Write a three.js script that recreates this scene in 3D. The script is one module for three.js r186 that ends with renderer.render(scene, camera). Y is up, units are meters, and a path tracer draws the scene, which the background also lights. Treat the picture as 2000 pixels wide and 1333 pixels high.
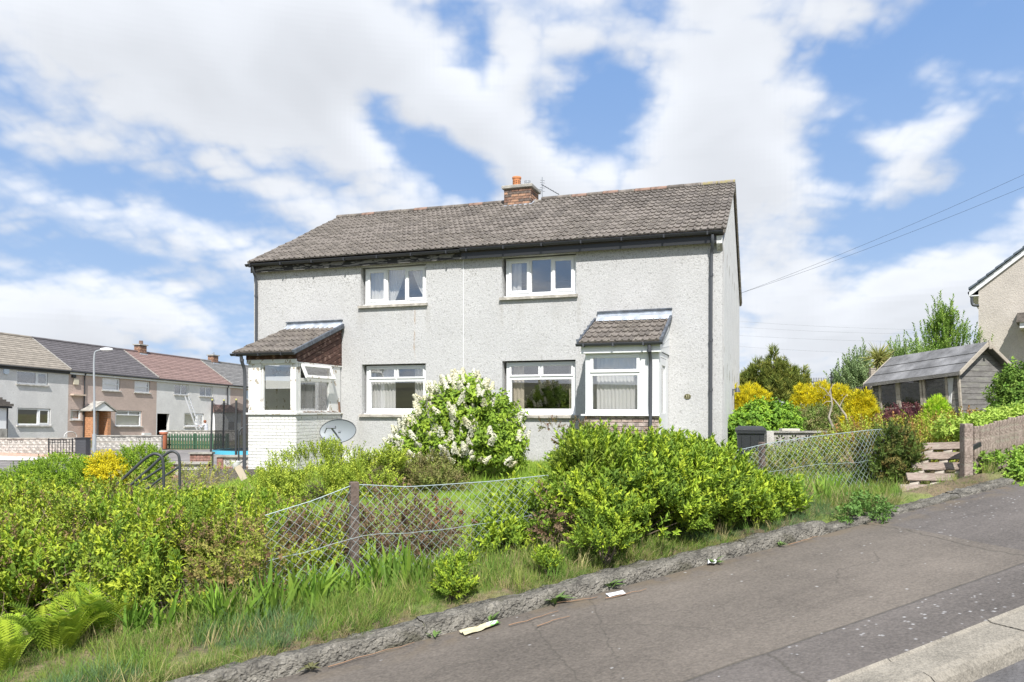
import * as THREE from 'three';
import { mergeGeometries } from 'three/addons/utils/BufferGeometryUtils.js';
import { TextGeometry } from 'three/addons/geometries/TextGeometry.js';
import { FontLoader } from 'three/addons/loaders/FontLoader.js';
import { MarchingCubes } from 'three/addons/objects/MarchingCubes.js';

// ---------- camera, sky, sun, exposure ----------
const scene = new THREE.Scene();
const EYE = 1.81;                                    // a level camera with a risen lens on a sloping street; looks along -z
const camera = new THREE.PerspectiveCamera(47.06, 2000 / 1333, 0.1, 3000);
camera.position.set(0, EYE, 0);
camera.lookAt(0, EYE, -10);
camera.setViewOffset(2000, 1333, 0, -132.5, 2000, 1333);
camera.updateProjectionMatrix();
const renderer = new THREE.WebGLRenderer({ antialias: true });
renderer.setSize(1024, 682);
renderer.toneMapping = THREE.LinearToneMapping;
renderer.toneMappingExposure = 1.55;
renderer.shadowMap.enabled = true;
renderer.shadowMap.type = THREE.PCFSoftShadowMap;
const SUN_EL = 50 * Math.PI / 180, sunDir = new THREE.Vector3(0.061 * Math.cos(SUN_EL), Math.sin(SUN_EL), 0.998 * Math.cos(SUN_EL)).normalize();
const sun = new THREE.DirectionalLight(new THREE.Color(1, 0.965, 0.915), 4.1);
sun.position.copy(sunDir).multiplyScalar(80).add(new THREE.Vector3(0, 0, -20));
sun.target.position.set(0, 0, -20);
sun.castShadow = true; sun.shadow.radius = 1; sun.shadow.mapSize.set(4096, 4096);
Object.assign(sun.shadow.camera, { left: -45, right: 45, top: 60, bottom: -45, near: 1, far: 220 });
scene.add(sun, sun.target);

const font = await new FontLoader().loadAsync('fonts/droid/droid_serif_bold.typeface.json');

// ---------- noise ----------
function rng(seed) { let s = seed | 0; return () => { s = (s + 0x6d2b79f5) | 0; let t = Math.imul(s ^ (s >>> 15), 1 | s); t = (t + Math.imul(t ^ (t >>> 7), 61 | t)) ^ t; return ((t ^ (t >>> 14)) >>> 0) / 4294967296; }; }
const NT = new Float32Array(65536); { const r = rng(77); for (let i = 0; i < 65536; i++) NT[i] = r() * 2 - 1; }
const hash3 = (x, y, z) => NT[(Math.imul(x, 73856093) ^ Math.imul(y, 19349663) ^ Math.imul(z, 83492791)) & 65535];
function noise3(x, y, z) {
  const xi = Math.floor(x), yi = Math.floor(y), zi = Math.floor(z), fx = x - xi, fy = y - yi, fz = z - zi;
  const u = fx * fx * (3 - 2 * fx), v = fy * fy * (3 - 2 * fy), w = fz * fz * (3 - 2 * fz);
  const a = hash3(xi, yi, zi), b = hash3(xi + 1, yi, zi), c = hash3(xi, yi + 1, zi), d = hash3(xi + 1, yi + 1, zi);
  const e = hash3(xi, yi, zi + 1), f = hash3(xi + 1, yi, zi + 1), g = hash3(xi, yi + 1, zi + 1), h = hash3(xi + 1, yi + 1, zi + 1);
  const p = a + (b - a) * u, q = c + (d - c) * u, r = e + (f - e) * u, s = g + (h - g) * u, m = p + (q - p) * v, n = r + (s - r) * v;
  return m + (n - m) * w;
}
function fbm3(x, y, z, oct) { let s = 0, a = 0.5, f = 1; for (let i = 0; i < oct; i++) { s += a * noise3(x * f + i * 17.3, y * f + i * 5.1, z * f - i * 9.7); a *= 0.5; f *= 2.03; } return s; }
const clamp = (x, a = 0, b = 1) => Math.min(b, Math.max(a, x)), lerp = (a, b, t) => a + (b - a) * t;
const smooth = (a, b, x) => { const t = clamp((x - a) / (b - a)); return t * t * (3 - 2 * t); };

// ---------- sky: blue air with broken cumulus, as an equirectangular panorama ----------
{
  const W = 4096, H = 2048, CW = 1024, CH = 512, data = new Float32Array(W * H * 4), co = new Float32Array((CW + 1) * (CH + 1));
  // openings (-) and banks (+) of the cloud cover: azimuth right of -z and elevation in degrees, width, height, strength, tilt
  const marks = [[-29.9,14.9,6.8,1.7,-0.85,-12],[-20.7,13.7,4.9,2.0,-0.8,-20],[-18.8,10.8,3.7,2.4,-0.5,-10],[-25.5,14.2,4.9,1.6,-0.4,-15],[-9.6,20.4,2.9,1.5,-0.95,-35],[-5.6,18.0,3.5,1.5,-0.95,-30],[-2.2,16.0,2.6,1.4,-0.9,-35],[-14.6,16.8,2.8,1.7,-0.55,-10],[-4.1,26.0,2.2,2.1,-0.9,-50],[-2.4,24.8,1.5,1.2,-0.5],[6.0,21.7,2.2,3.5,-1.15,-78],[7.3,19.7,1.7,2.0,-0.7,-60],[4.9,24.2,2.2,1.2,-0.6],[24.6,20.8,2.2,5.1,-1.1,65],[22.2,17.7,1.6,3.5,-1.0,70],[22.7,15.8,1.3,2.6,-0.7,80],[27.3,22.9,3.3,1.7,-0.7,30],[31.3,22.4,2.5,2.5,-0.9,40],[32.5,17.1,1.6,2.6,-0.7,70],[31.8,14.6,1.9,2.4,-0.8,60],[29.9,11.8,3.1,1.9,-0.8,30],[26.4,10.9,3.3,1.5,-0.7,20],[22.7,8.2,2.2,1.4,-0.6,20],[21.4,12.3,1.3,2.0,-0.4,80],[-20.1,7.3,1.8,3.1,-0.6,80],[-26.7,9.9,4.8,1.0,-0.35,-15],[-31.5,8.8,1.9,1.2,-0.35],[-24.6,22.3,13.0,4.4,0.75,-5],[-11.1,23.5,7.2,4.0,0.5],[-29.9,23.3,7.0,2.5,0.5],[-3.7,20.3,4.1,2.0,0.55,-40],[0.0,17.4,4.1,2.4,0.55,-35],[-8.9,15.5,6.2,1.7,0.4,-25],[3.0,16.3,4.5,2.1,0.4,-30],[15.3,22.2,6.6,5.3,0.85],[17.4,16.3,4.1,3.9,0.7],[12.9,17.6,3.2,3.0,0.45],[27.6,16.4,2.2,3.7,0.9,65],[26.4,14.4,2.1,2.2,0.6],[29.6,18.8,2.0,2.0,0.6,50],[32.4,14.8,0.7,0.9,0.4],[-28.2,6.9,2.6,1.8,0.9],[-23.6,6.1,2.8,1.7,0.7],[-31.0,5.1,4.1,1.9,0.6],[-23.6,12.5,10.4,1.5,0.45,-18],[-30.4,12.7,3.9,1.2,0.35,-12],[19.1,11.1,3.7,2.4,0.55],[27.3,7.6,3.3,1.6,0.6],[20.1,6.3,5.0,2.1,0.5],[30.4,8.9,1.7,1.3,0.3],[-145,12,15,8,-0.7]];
  const mk = marks.map(([az, el, w, h, s, t = 0]) => [az, el, 1 / (w * w), 1 / (h * h), s, Math.cos(t * Math.PI / 180), Math.sin(t * Math.PI / 180)]);
  const layer = (el, ph) => { const cy = Math.sin(el), ce = Math.cos(el), k = 2.1 / (Math.max(cy, 0) + 0.32); return [Math.cos(ph) * ce * k, cy * 1.4, Math.sin(ph) * ce * k]; };   // the cloud layer seen in perspective
  for (let j = CH / 2 - 20; j <= CH; j++) for (let i = 0; i <= CW; i++) {
    const el = j / CH * Math.PI - Math.PI / 2, ph = (i / CW - 0.5) * 2 * Math.PI, [X, Y, Z] = layer(el, ph), eld = el * 180 / Math.PI, az = Math.atan2(Math.cos(ph), -Math.sin(ph)) * 180 / Math.PI;
    const wx = fbm3(X * 1.3 + 9, Y, Z * 1.3, 3) * 0.55, wz = fbm3(X * 1.3, Y + 40, Z * 1.3 - 7, 3) * 0.55;
    let c = fbm3((X + wx) * 1.25 + 3.7, Y * 1.2 + 11, (Z + wz) * 1.25, 5) * 1.55 + 0.16 + smooth(14, -1, eld) * 0.3;
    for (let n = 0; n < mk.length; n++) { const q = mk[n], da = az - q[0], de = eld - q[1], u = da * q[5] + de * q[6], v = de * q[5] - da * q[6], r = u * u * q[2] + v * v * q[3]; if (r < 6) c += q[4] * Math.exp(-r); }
    co[j * (CW + 1) + i] = c;
  }
  for (let j = 0; j < H; j++) {
    const el = (j + 0.5) / H * Math.PI - Math.PI / 2, eld = el * 180 / Math.PI, cy = Math.sin(el);
    const hz = Math.pow(1 - Math.max(cy, 0), 2.6), br = lerp(0.075, 0.33, hz), bg = lerp(0.195, 0.455, hz), bb = lerp(0.46, 0.625, hz), gj = (j + 0.5) / H * CH, j0 = Math.floor(gj), fj = gj - j0;
    for (let i = 0; i < W; i++) {
      const o = (j * W + i) * 4; data[o + 3] = 1;
      if (cy < -0.06) { data[o] = 0.16; data[o + 1] = 0.17; data[o + 2] = 0.15; continue; }
      const [X, Y, Z] = layer(el, ((i + 0.5) / W - 0.5) * 2 * Math.PI), gi = (i + 0.5) / W * CW, i0 = Math.floor(gi), fi = gi - i0, k = j0 * (CW + 1) + i0;
      const c = lerp(lerp(co[k], co[k + 1], fi), lerp(co[k + CW + 1], co[k + CW + 2], fi), fj);
      let det = 0, am = 0.5, fr = 5.1; for (let n = 0; n < 6; n++) { det += am * (Math.abs(noise3(X * fr + n * 7.7, Y * fr, Z * fr - n * 3.1)) * 2.4 - 0.75); am *= 0.55; fr *= 2.07; }   // billows
      det = det * 0.55 + 0.6 * fbm3(X * 3.1 + 5, Y * 4.5, Z * 3.1, 4);                                             // and wisps
      const up = co[Math.min(CH, j0 + 5) * (CW + 1) + i0], lit = clamp((c - up) * 1.6 + det * 0.5, -1, 1);          // tops catch the light
      const cov = 0.05 + 0.94 * smooth(-0.55, 0.60, c * 0.85 + det * 0.95), thick = smooth(0.6, 1.7, c + det * 0.35);
      const sh = 0.60 - 0.10 * thick + 0.07 * lit;
      data[o] = lerp(br, sh * 0.93, cov); data[o + 1] = lerp(bg, sh * 0.968, cov); data[o + 2] = lerp(bb, sh * 1.035, cov);
    }
  }
  const t = new THREE.DataTexture(data, W, H, THREE.RGBAFormat, THREE.FloatType);
  t.mapping = THREE.EquirectangularReflectionMapping; t.magFilter = t.minFilter = THREE.LinearFilter; t.wrapS = THREE.RepeatWrapping; t.needsUpdate = true;
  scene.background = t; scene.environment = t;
}

// ---------- building helpers ----------
const V = (x, y, z) => new THREE.Vector3(x, y, z), UP = V(0, 1, 0), M4 = () => new THREE.Matrix4();
const used = new Map();
function numbered(n) { const k = used.get(n) || 0; used.set(n, k + 1); return k ? n + '_' + String(k).padStart(3, '0') : n; }
function tag(o, label, category, group, kind) { if (label) o.userData.label = label; if (category) o.userData.category = category; if (group) o.userData.group = group; if (kind) o.userData.kind = kind; return o; }
function thing(name, label, category, pos = [0, 0, 0], turn = 0, group) {
  const o = new THREE.Group(); o.name = numbered(name); o.position.set(...pos); o.rotation.y = turn; scene.add(o);
  return tag(o, label, category, group);
}
const sub = (name, parent, pos = [0, 0, 0], turn = 0) => { const o = new THREE.Group(); o.name = name; o.position.set(...pos); o.rotation.y = turn; parent.add(o); return o; };
function mesh(name, geo, mat, parent = scene) { const m = new THREE.Mesh(geo, mat); m.name = parent === scene ? numbered(name) : name; parent.add(m); return m; }
class MB {                                             // collects shapes into one geometry, uv in metres
  constructor() { this.p = []; this.n = []; this.u = []; }
  add(g, m, keepUV) {
    if (g.index) g = g.toNonIndexed(); if (!g.attributes.normal) g.computeVertexNormals();
    const P = g.attributes.position, N = g.attributes.normal, U = g.attributes.uv, v = V(), w = V(), nm = m ? new THREE.Matrix3().getNormalMatrix(m) : null;
    for (let i = 0; i < P.count; i++) {
      v.fromBufferAttribute(P, i); w.fromBufferAttribute(N, i);
      const l = v.clone(), ln = w.clone();
      if (m) { v.applyMatrix4(m); w.applyMatrix3(nm).normalize(); }
      this.p.push(v.x, v.y, v.z); this.n.push(w.x, w.y, w.z);
      if (keepUV && U) this.u.push(U.getX(i), U.getY(i));
      else { const ax = Math.abs(ln.x), ay = Math.abs(ln.y), az = Math.abs(ln.z); if (ax >= ay && ax >= az) this.u.push(l.z, l.y); else if (ay >= az) this.u.push(l.x, l.z); else this.u.push(l.x, l.y); }
    }
    return this;
  }
  tri(a, b, c, uv) {
    const n = V().subVectors(b, a).cross(V().subVectors(c, a)).normalize();
    for (const [i, q] of [a, b, c].entries()) { this.p.push(q.x, q.y, q.z); this.n.push(n.x, n.y, n.z); if (uv) this.u.push(...uv[i]); else { const ax = Math.abs(n.x), ay = Math.abs(n.y), az = Math.abs(n.z); this.u.push(...(ax >= ay && ax >= az ? [q.z, q.y] : ay >= az ? [q.x, q.z] : [q.x, q.y])); } }
    return this;
  }
  quad(a, b, c, d) { return this.tri(a, b, c).tri(a, c, d); }
  box(x0, x1, y0, y1, z0, z1, m) {
    const c = [[x0, y0, z1], [x1, y0, z1], [x1, y1, z1], [x0, y1, z1], [x0, y0, z0], [x1, y0, z0], [x1, y1, z0], [x0, y1, z0]].map((a) => V(...a));
    const F = [[0, 1, 2, 3], [5, 4, 7, 6], [4, 0, 3, 7], [1, 5, 6, 2], [3, 2, 6, 7], [4, 5, 1, 0]];
    if (!m) { for (const f of F) this.quad(c[f[0]], c[f[1]], c[f[2]], c[f[3]]); return this; }
    const g = new MB(); g.box(x0, x1, y0, y1, z0, z1); return this.add(g.geo(), m);
  }
  bar(a, b, w, h = w, up = UP) {                        // box beam from a to b
    const d = V().subVectors(b, a), L = d.length(); d.normalize();
    const s = V().crossVectors(d, Math.abs(d.dot(up)) > 0.98 ? V(1, 0, 0) : up).normalize(), t = V().crossVectors(s, d);
    const m = M4().makeBasis(s, t, d.clone().negate()).setPosition(a);
    return this.box(-w / 2, w / 2, -h / 2, h / 2, -L, 0, m);
  }
  tube(pts, r, seg = 6, taper) {
    const n = pts.length, rings = []; let prev = null;
    for (let i = 0; i < n; i++) {
      const t = V().subVectors(pts[Math.min(i + 1, n - 1)], pts[Math.max(i - 1, 0)]).normalize();
      let s = prev ? prev.clone().addScaledVector(t, -prev.dot(t)) : V().crossVectors(t, Math.abs(t.y) > 0.9 ? V(1, 0, 0) : UP);
      s.normalize(); prev = s; const b = V().crossVectors(t, s), rr = taper ? lerp(r, taper, i / (n - 1)) : r, ring = [];
      for (let k = 0; k < seg; k++) { const a = k / seg * Math.PI * 2, dir = s.clone().multiplyScalar(Math.cos(a)).addScaledVector(b, Math.sin(a)); ring.push([pts[i].clone().addScaledVector(dir, rr), dir]); }
      rings.push(ring);
    }
    let l = 0;
    for (let i = 0; i < n - 1; i++) {
      const dl = pts[i].distanceTo(pts[i + 1]);
      for (let k = 0; k < seg; k++) {
        const k2 = (k + 1) % seg, A = rings[i][k], B = rings[i][k2], C = rings[i + 1][k2], D = rings[i + 1][k];
        for (const [q, uu, vv] of [[A, k, l], [B, k + 1, l], [C, k + 1, l + dl], [A, k, l], [C, k + 1, l + dl], [D, k, l + dl]]) { this.p.push(q[0].x, q[0].y, q[0].z); this.n.push(q[1].x, q[1].y, q[1].z); this.u.push(uu / seg * r * 6.28, vv); }
      }
      l += dl;
    }
    if (seg > 3) for (const [ring, c, f] of [[rings[0], pts[0], 1], [rings[n - 1], pts[n - 1], 0]]) for (let k = 0; k < seg; k++) { const A = ring[k][0], B = ring[(k + 1) % seg][0]; f ? this.tri(c, B, A) : this.tri(c, A, B); }
    return this;
  }
  cyl(x, y0, y1, z, r0, r1 = r0, seg = 12) { return this.tube([V(x, y0, z), V(x, y1, z)], r0, seg, r1); }
  geo() { const g = new THREE.BufferGeometry(); g.setAttribute('position', new THREE.Float32BufferAttribute(this.p, 3)); g.setAttribute('normal', new THREE.Float32BufferAttribute(this.n, 3)); g.setAttribute('uv', new THREE.Float32BufferAttribute(this.u, 2)); return g; }
  build(name, mat, parent) { return mesh(name, this.geo(), mat, parent); }
}
const boxGeo = (x0, x1, y0, y1, z0, z1) => new MB().box(x0, x1, y0, y1, z0, z1).geo();
function chamferBox(w, h, d, c = 0.004) {              // box with chamfered vertical front edges, front at +z, base centre at the origin
  const s = new THREE.Shape([[-w / 2 + c, -h / 2], [w / 2 - c, -h / 2], [w / 2, -h / 2 + c], [w / 2, h / 2 - c], [w / 2 - c, h / 2], [-w / 2 + c, h / 2], [-w / 2, h / 2 - c], [-w / 2, -h / 2 + c]].map((a) => new THREE.Vector2(...a)));
  const g = new THREE.ExtrudeGeometry(s, { depth: d - c, bevelEnabled: true, bevelThickness: c, bevelSize: c, bevelOffset: -c, bevelSegments: 1, steps: 1 });
  g.translate(0, 0, -d + c); return new MB().add(g).geo();
}
const smoothPath = (pts, n) => new THREE.CatmullRomCurve3(pts.map((p) => V(...p))).getPoints(n);

// ---------- textures and materials ----------
const lin2s = (v) => { v = clamp(v); return Math.round(255 * (v <= 0.0031308 ? v * 12.92 : 1.055 * Math.pow(v, 1 / 2.4) - 0.055)); };
function tnoise(u, v, fr, seed) {                       // tileable value noise
  const x = u * fr, y = v * fr, xi = Math.floor(x), yi = Math.floor(y), fx = x - xi, fy = y - yi, m = (a) => ((a % fr) + fr) % fr;
  const s = fx * fx * (3 - 2 * fx), t = fy * fy * (3 - 2 * fy), A = hash3(m(xi), m(yi), seed), B = hash3(m(xi + 1), m(yi), seed), C = hash3(m(xi), m(yi + 1), seed), D = hash3(m(xi + 1), m(yi + 1), seed);
  return lerp(lerp(A, B, s), lerp(C, D, s), t);
}
const tfbm = (u, v, fr, oct, seed) => { let s = 0, a = 0.5; for (let i = 0; i < oct; i++) { s += a * tnoise(u, v, fr << i, seed + i * 7); a *= 0.5; } return s; };
function tex(w, h, fn, size, srgb = true) {             // fn(u, v) -> linear rgb or one number; size = metres per repeat
  const d = new Uint8Array(w * h * 4);
  for (let j = 0; j < h; j++) for (let i = 0; i < w; i++) {
    const c = fn((i + 0.5) / w, (j + 0.5) / h), o = (j * w + i) * 4; d[o + 3] = 255;
    if (typeof c === 'number') d[o] = d[o + 1] = d[o + 2] = Math.round(clamp(c) * 255);
    else { d[o] = lin2s(c[0]); d[o + 1] = lin2s(c[1]); d[o + 2] = lin2s(c[2]); }
  }
  const t = new THREE.DataTexture(d, w, h); t.magFilter = THREE.LinearFilter; t.minFilter = THREE.LinearFilter; t.wrapS = t.wrapT = THREE.RepeatWrapping;
  if (srgb) t.colorSpace = THREE.SRGBColorSpace;
  const [sx, sy] = Array.isArray(size) ? size : [size, size]; t.repeat.set(1 / sx, 1 / sy); t.needsUpdate = true; return t;
}
const rgb = (r, g, b) => new THREE.Color().setRGB(r, g, b);
const std = (c, rough, o = {}) => new THREE.MeshStandardMaterial({ color: Array.isArray(c) ? rgb(...c) : c, roughness: rough, ...o });
const fineBump = tex(512, 512, (u, v) => 0.5 + tfbm(u, v, 32, 4, 3) * 0.9, 0.6, false);
const pebbleBump = tex(512, 512, (u, v) => { const a = tnoise(u, v, 90, 5), b = tnoise(u, v, 150, 9); return 0.45 + 0.35 * Math.max(a, 0) + 0.3 * Math.max(b, 0) + 0.2 * tnoise(u, v, 40, 2); }, 1.4, false);
const mottle = (c, amt, size, fr = 6, seed = 1, px = 256) => tex(px, px, (u, v) => { const n = 1 + amt * (tfbm(u, v, fr, 5, seed) * 1.6 + 0.35 * tnoise(u, v, 100, seed + 3)); return [c[0] * n, c[1] * n, c[2] * n]; }, size);
function harl(base, speck, seed, dens = 0.5) {          // roughcast: pale binder with darker pebbles showing
  return tex(512, 512, (u, v) => {
    const a = tnoise(u, v, 70, seed), b = tnoise(u, v, 110, seed + 4), big = tfbm(u, v, 4, 4, seed + 9);
    const k = smooth(dens, dens + 0.3, a * 0.7 + 0.25 * b + 0.16 * big), n = 1 + 0.14 * big + 0.10 * b;
    return [0, 1, 2].map((i) => lerp(base[i] * n, speck[i], k));
  }, 2.2);
}
function wood(c1, c2, seed, lichen = 0) {               // grain along x
  return tex(256, 256, (u, v) => {
    const g = tnoise(u, v, 4, seed) * 0.3, s = 0.5 + 0.5 * Math.sin((v * 14 + g * 3 + tfbm(u, v, 3, 3, seed + 2) * 2) * 6.283), f = tnoise(u * 0.25, v, 128, seed + 5) * 0.35, k = clamp(0.45 * s + 0.35 + f + tfbm(u, v, 5, 3, seed + 8) * 0.5);
    const L = lichen * smooth(0.1, 0.5, tfbm(u, v, 6, 4, seed + 20));
    return [0, 1, 2].map((i) => lerp(lerp(c1[i], c2[i], k), [0.34, 0.35, 0.26][i], L));
  }, [0.9, 0.3]);
}
const mat = {};
mat.glass = new THREE.MeshPhysicalMaterial({ color: 0xffffff, roughness: 0, metalness: 0, transmission: 1, thickness: 0, ior: 2.3 });
mat.singleGlass = new THREE.MeshPhysicalMaterial({ color: 0xffffff, roughness: 0, transmission: 1, thickness: 0, ior: 1.45 });
mat.upvc = std([0.80, 0.81, 0.81], 0.35);
mat.whitePaint = std([1, 1, 1], 0.6, { map: tex(256, 256, (u, v) => { const n = tfbm(u, v, 8, 5, 4), k = smooth(0.34, 0.42, n); return [0, 1, 2].map((i) => lerp([0.76, 0.76, 0.74][i] * (1 + 0.1 * n), [0.42, 0.36, 0.28][i], k)); }, 1.1) });
mat.black = std([0.022, 0.023, 0.025], 0.42, { bumpMap: fineBump, bumpScale: 0.0006 });
mat.gutter = std([0.035, 0.037, 0.042], 0.45);
mat.darkGrey = std([0.07, 0.075, 0.085], 0.5);
mat.lead = std([1, 1, 1], 0.5, { map: mottle([0.46, 0.5, 0.56], 0.35, 0.8, 6, 31), metalness: 0.15 });
mat.leadDark = std([1, 1, 1], 0.6, { map: mottle([0.11, 0.125, 0.15], 0.4, 0.5, 6, 12) });
mat.mortar = std([1, 1, 1], 0.95, { map: mottle([0.36, 0.33, 0.29], 0.25, 0.5, 8, 6), bumpMap: fineBump, bumpScale: 0.004 });
mat.concrete = std([1, 1, 1], 0.95, { map: mottle([0.36, 0.345, 0.31], 0.45, 1.3, 5, 8, 512), bumpMap: fineBump, bumpScale: 0.006 });
mat.paleConcrete = std([1, 1, 1], 0.9, { map: mottle([0.55, 0.53, 0.49], 0.3, 1.1, 5, 18), bumpMap: fineBump, bumpScale: 0.004 });
mat.galv = std([0.42, 0.44, 0.46], 0.42, { metalness: 0.7 });
mat.room = std([0.25, 0.235, 0.215], 0.95);
mat.curtain = new THREE.MeshPhysicalMaterial({ color: rgb(0.78, 0.78, 0.76), roughness: 1, transmission: 0.3, thickness: 0 });
mat.beigeCurtain = new THREE.MeshPhysicalMaterial({ color: rgb(0.62, 0.55, 0.43), roughness: 1, transmission: 0.25, thickness: 0 });
// ---------- the lie of the land (metres; X right, Z = distance ahead = -z) ----------
const SL = 0.1095, ux = 0.884, uz = 0.467;             // the street runs right and away and climbs 11 %
const AD = (a, d) => [ux * a - uz * d, uz * a + ux * d];   // along / across the street -> X, Z
const streetY = (X, Z) => SL * clamp(ux * X + uz * Z, -30, 45);
const CP = [[4.6, 17, .5], [0, 18.6, .5], [-6.8, 21, .22], [-3, 19.7, .4], [0, 10, .44], [-3, 10, .28], [-6, 10, .1], [3.5, 12, .66], [5.5, 9.5, .86], [5.3, 16, .5], [7, 13, 1.2], [9, 17.5, 1.55], [11, 24, 1.72], [6, 25, 1.35], [16, 30, 1.8], [8, 35, 1.5],
  [-7.6, 12, .0], [-10, 17, -.2], [-10, 22, -.25], [-11, 28, -.45], [-14, 34, -.75], [-22, 40, -.8], [-24, 36, -.85], [-20, 47, -.66], [-29, 50, -.3], [-26, 64, -.55], [-30, 80, -.7], [-40, 50, -.3], [0, 60, .5], [0, 27, .6], [30, 40, 1.8], [40, 80, 1], [-60, 30, -1], [-60, 100, -1], [0, 200, -1], [100, 200, 0],
  [-8, 7, -.15], [-12, 8, -.4], [-16, 15, -.6], [-20, 25, -.85], [14, 14, 1.7], [20, 20, 2.2], [10, 11, 1.6], [-1.5, 14, .34], [3, 15, .62], [7, 20, 1.2]];
function gardenY(X, Z) { let s = 0, w = 0; for (const [x, z, y] of CP) { const q = (X - x) ** 2 + (Z - z) ** 2 + 0.15, k = 1 / Math.pow(q, 1.35); s += k * y; w += k; } return s / w; }
function groundY(X, Z) {
  const d = -uz * X + ux * Z, p = streetY(X, Z);
  if (d < 5.3) return p - (d > 5.1 ? lerp(0.22, -0.1, (d - 5.1) / 0.2) : d < 2.6 ? 0.45 : 0.22);
  const t = smooth(5.3, 9.0, d), bump = 0.03 * noise3(X * 1.7, 3, Z * 1.7);
  const aa = ux * X + uz * Z; return lerp(p + 0.1 - 0.15 * smooth(7.0, 8.0, aa) * smooth(5.4, 5.8, d), gardenY(X, Z), t) + bump * smooth(5.3, 6, d) * smooth(26, 16, Z);
}
mat.soil = std([1, 1, 1], 1, { map: tex(512, 512, (u, v) => { const n = tfbm(u, v, 6, 6, 41), k = smooth(-0.15, 0.25, tfbm(u, v, 5, 4, 47)); return [0, 1, 2].map((i) => lerp([0.16, 0.125, 0.075][i], [0.12, 0.16, 0.035][i], k) * (1 + 0.8 * n)); }, 3.1), bumpMap: fineBump, bumpScale: 0.02 });
{
  const axis = (stops) => { const r = []; for (let i = 0; i < stops.length - 1; i++) { const [a, n] = stops[i], b = stops[i + 1][0]; for (let k = 0; k < n; k++) r.push(lerp(a, b, k / n)); } r.push(stops[stops.length - 1][0]); return r; };
  const xs = axis([[-900, 8], [-100, 20], [-40, 20], [-14, 110], [12, 16], [24, 14], [100, 8], [900, 0]]), zs = axis([[-900, 8], [-100, 10], [-10, 22], [2, 100], [23, 40], [60, 12], [200, 8], [1500, 0]]);
  const p = [], u = [], idx = [];
  for (const z of zs) for (const x of xs) { const far = smooth(120, 500, Math.hypot(x, z)); p.push(x, lerp(groundY(x, z), -6, far), -z); u.push(x, z); }
  const n = xs.length;
  for (let j = 0; j < zs.length - 1; j++) for (let i = 0; i < n - 1; i++) { const a = j * n + i; idx.push(a, a + 1, a + n, a + 1, a + n + 1, a + n); }
  const g = new THREE.BufferGeometry(); g.setAttribute('position', new THREE.Float32BufferAttribute(p, 3)); g.setAttribute('uv', new THREE.Float32BufferAttribute(u, 2)); g.setIndex(idx); g.computeVertexNormals();
  tag(mesh('ground', g, mat.soil), 'garden soil and rough turf sloping between the street and the houses', 'ground', null, 'structure');
}
// pavement: worn tarmac with a trench reinstatement, cracks and flecks of gum and grit
const PA0 = -2, PAL = 14, PD0 = 2.85, PDW = 2.3;
const cracks = [];
function crack(pts, w, seed) { const r = rng(seed), out = []; for (let i = 0; i < pts.length - 1; i++) for (let k = 0; k < 14; k++) out.push([lerp(pts[i][0], pts[i + 1][0], k / 14) + (r() - 0.5) * 0.03, lerp(pts[i][1], pts[i + 1][1], k / 14) + (r() - 0.5) * (pts[0][0] === -2 ? 0.012 : 0.035)]); out.push(pts[pts.length - 1]); cracks.push([out, w]); }
crack([[-2, 3.4], [1, 3.38], [3.09, 3.37], [4.89, 3.36], [6.3, 3.36]], 0.011, 1); crack([[6.5, 5.05], [6.49, 4.64], [6.3, 3.97], [6.24, 3.36]], 0.012, 2); crack([[2.75, 5.0], [2.7, 4.8], [2.55, 4.28], [2.42, 3.74], [2.4, 3.4]], 0.006, 3);
crack([[3.37, 5.1], [2.95, 4.28], [2.75, 3.86]], 0.004, 4); crack([[3.47, 3.36], [3.37, 3.1], [3.32, 2.9]], 0.008, 5); crack([[4.8, 4.0], [5.1, 4.2], [5.5, 4.15], [5.7, 4.35]], 0.004, 6); crack([[1.6, 4.3], [1.9, 4.5], [2.2, 4.42]], 0.003, 8); crack([[3.0, 4.5], [3.3, 4.2], [3.5, 3.9]], 0.003, 9); crack([[8.2, 3.4], [10, 3.5], [12, 3.3]], 0.008, 10);
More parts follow.
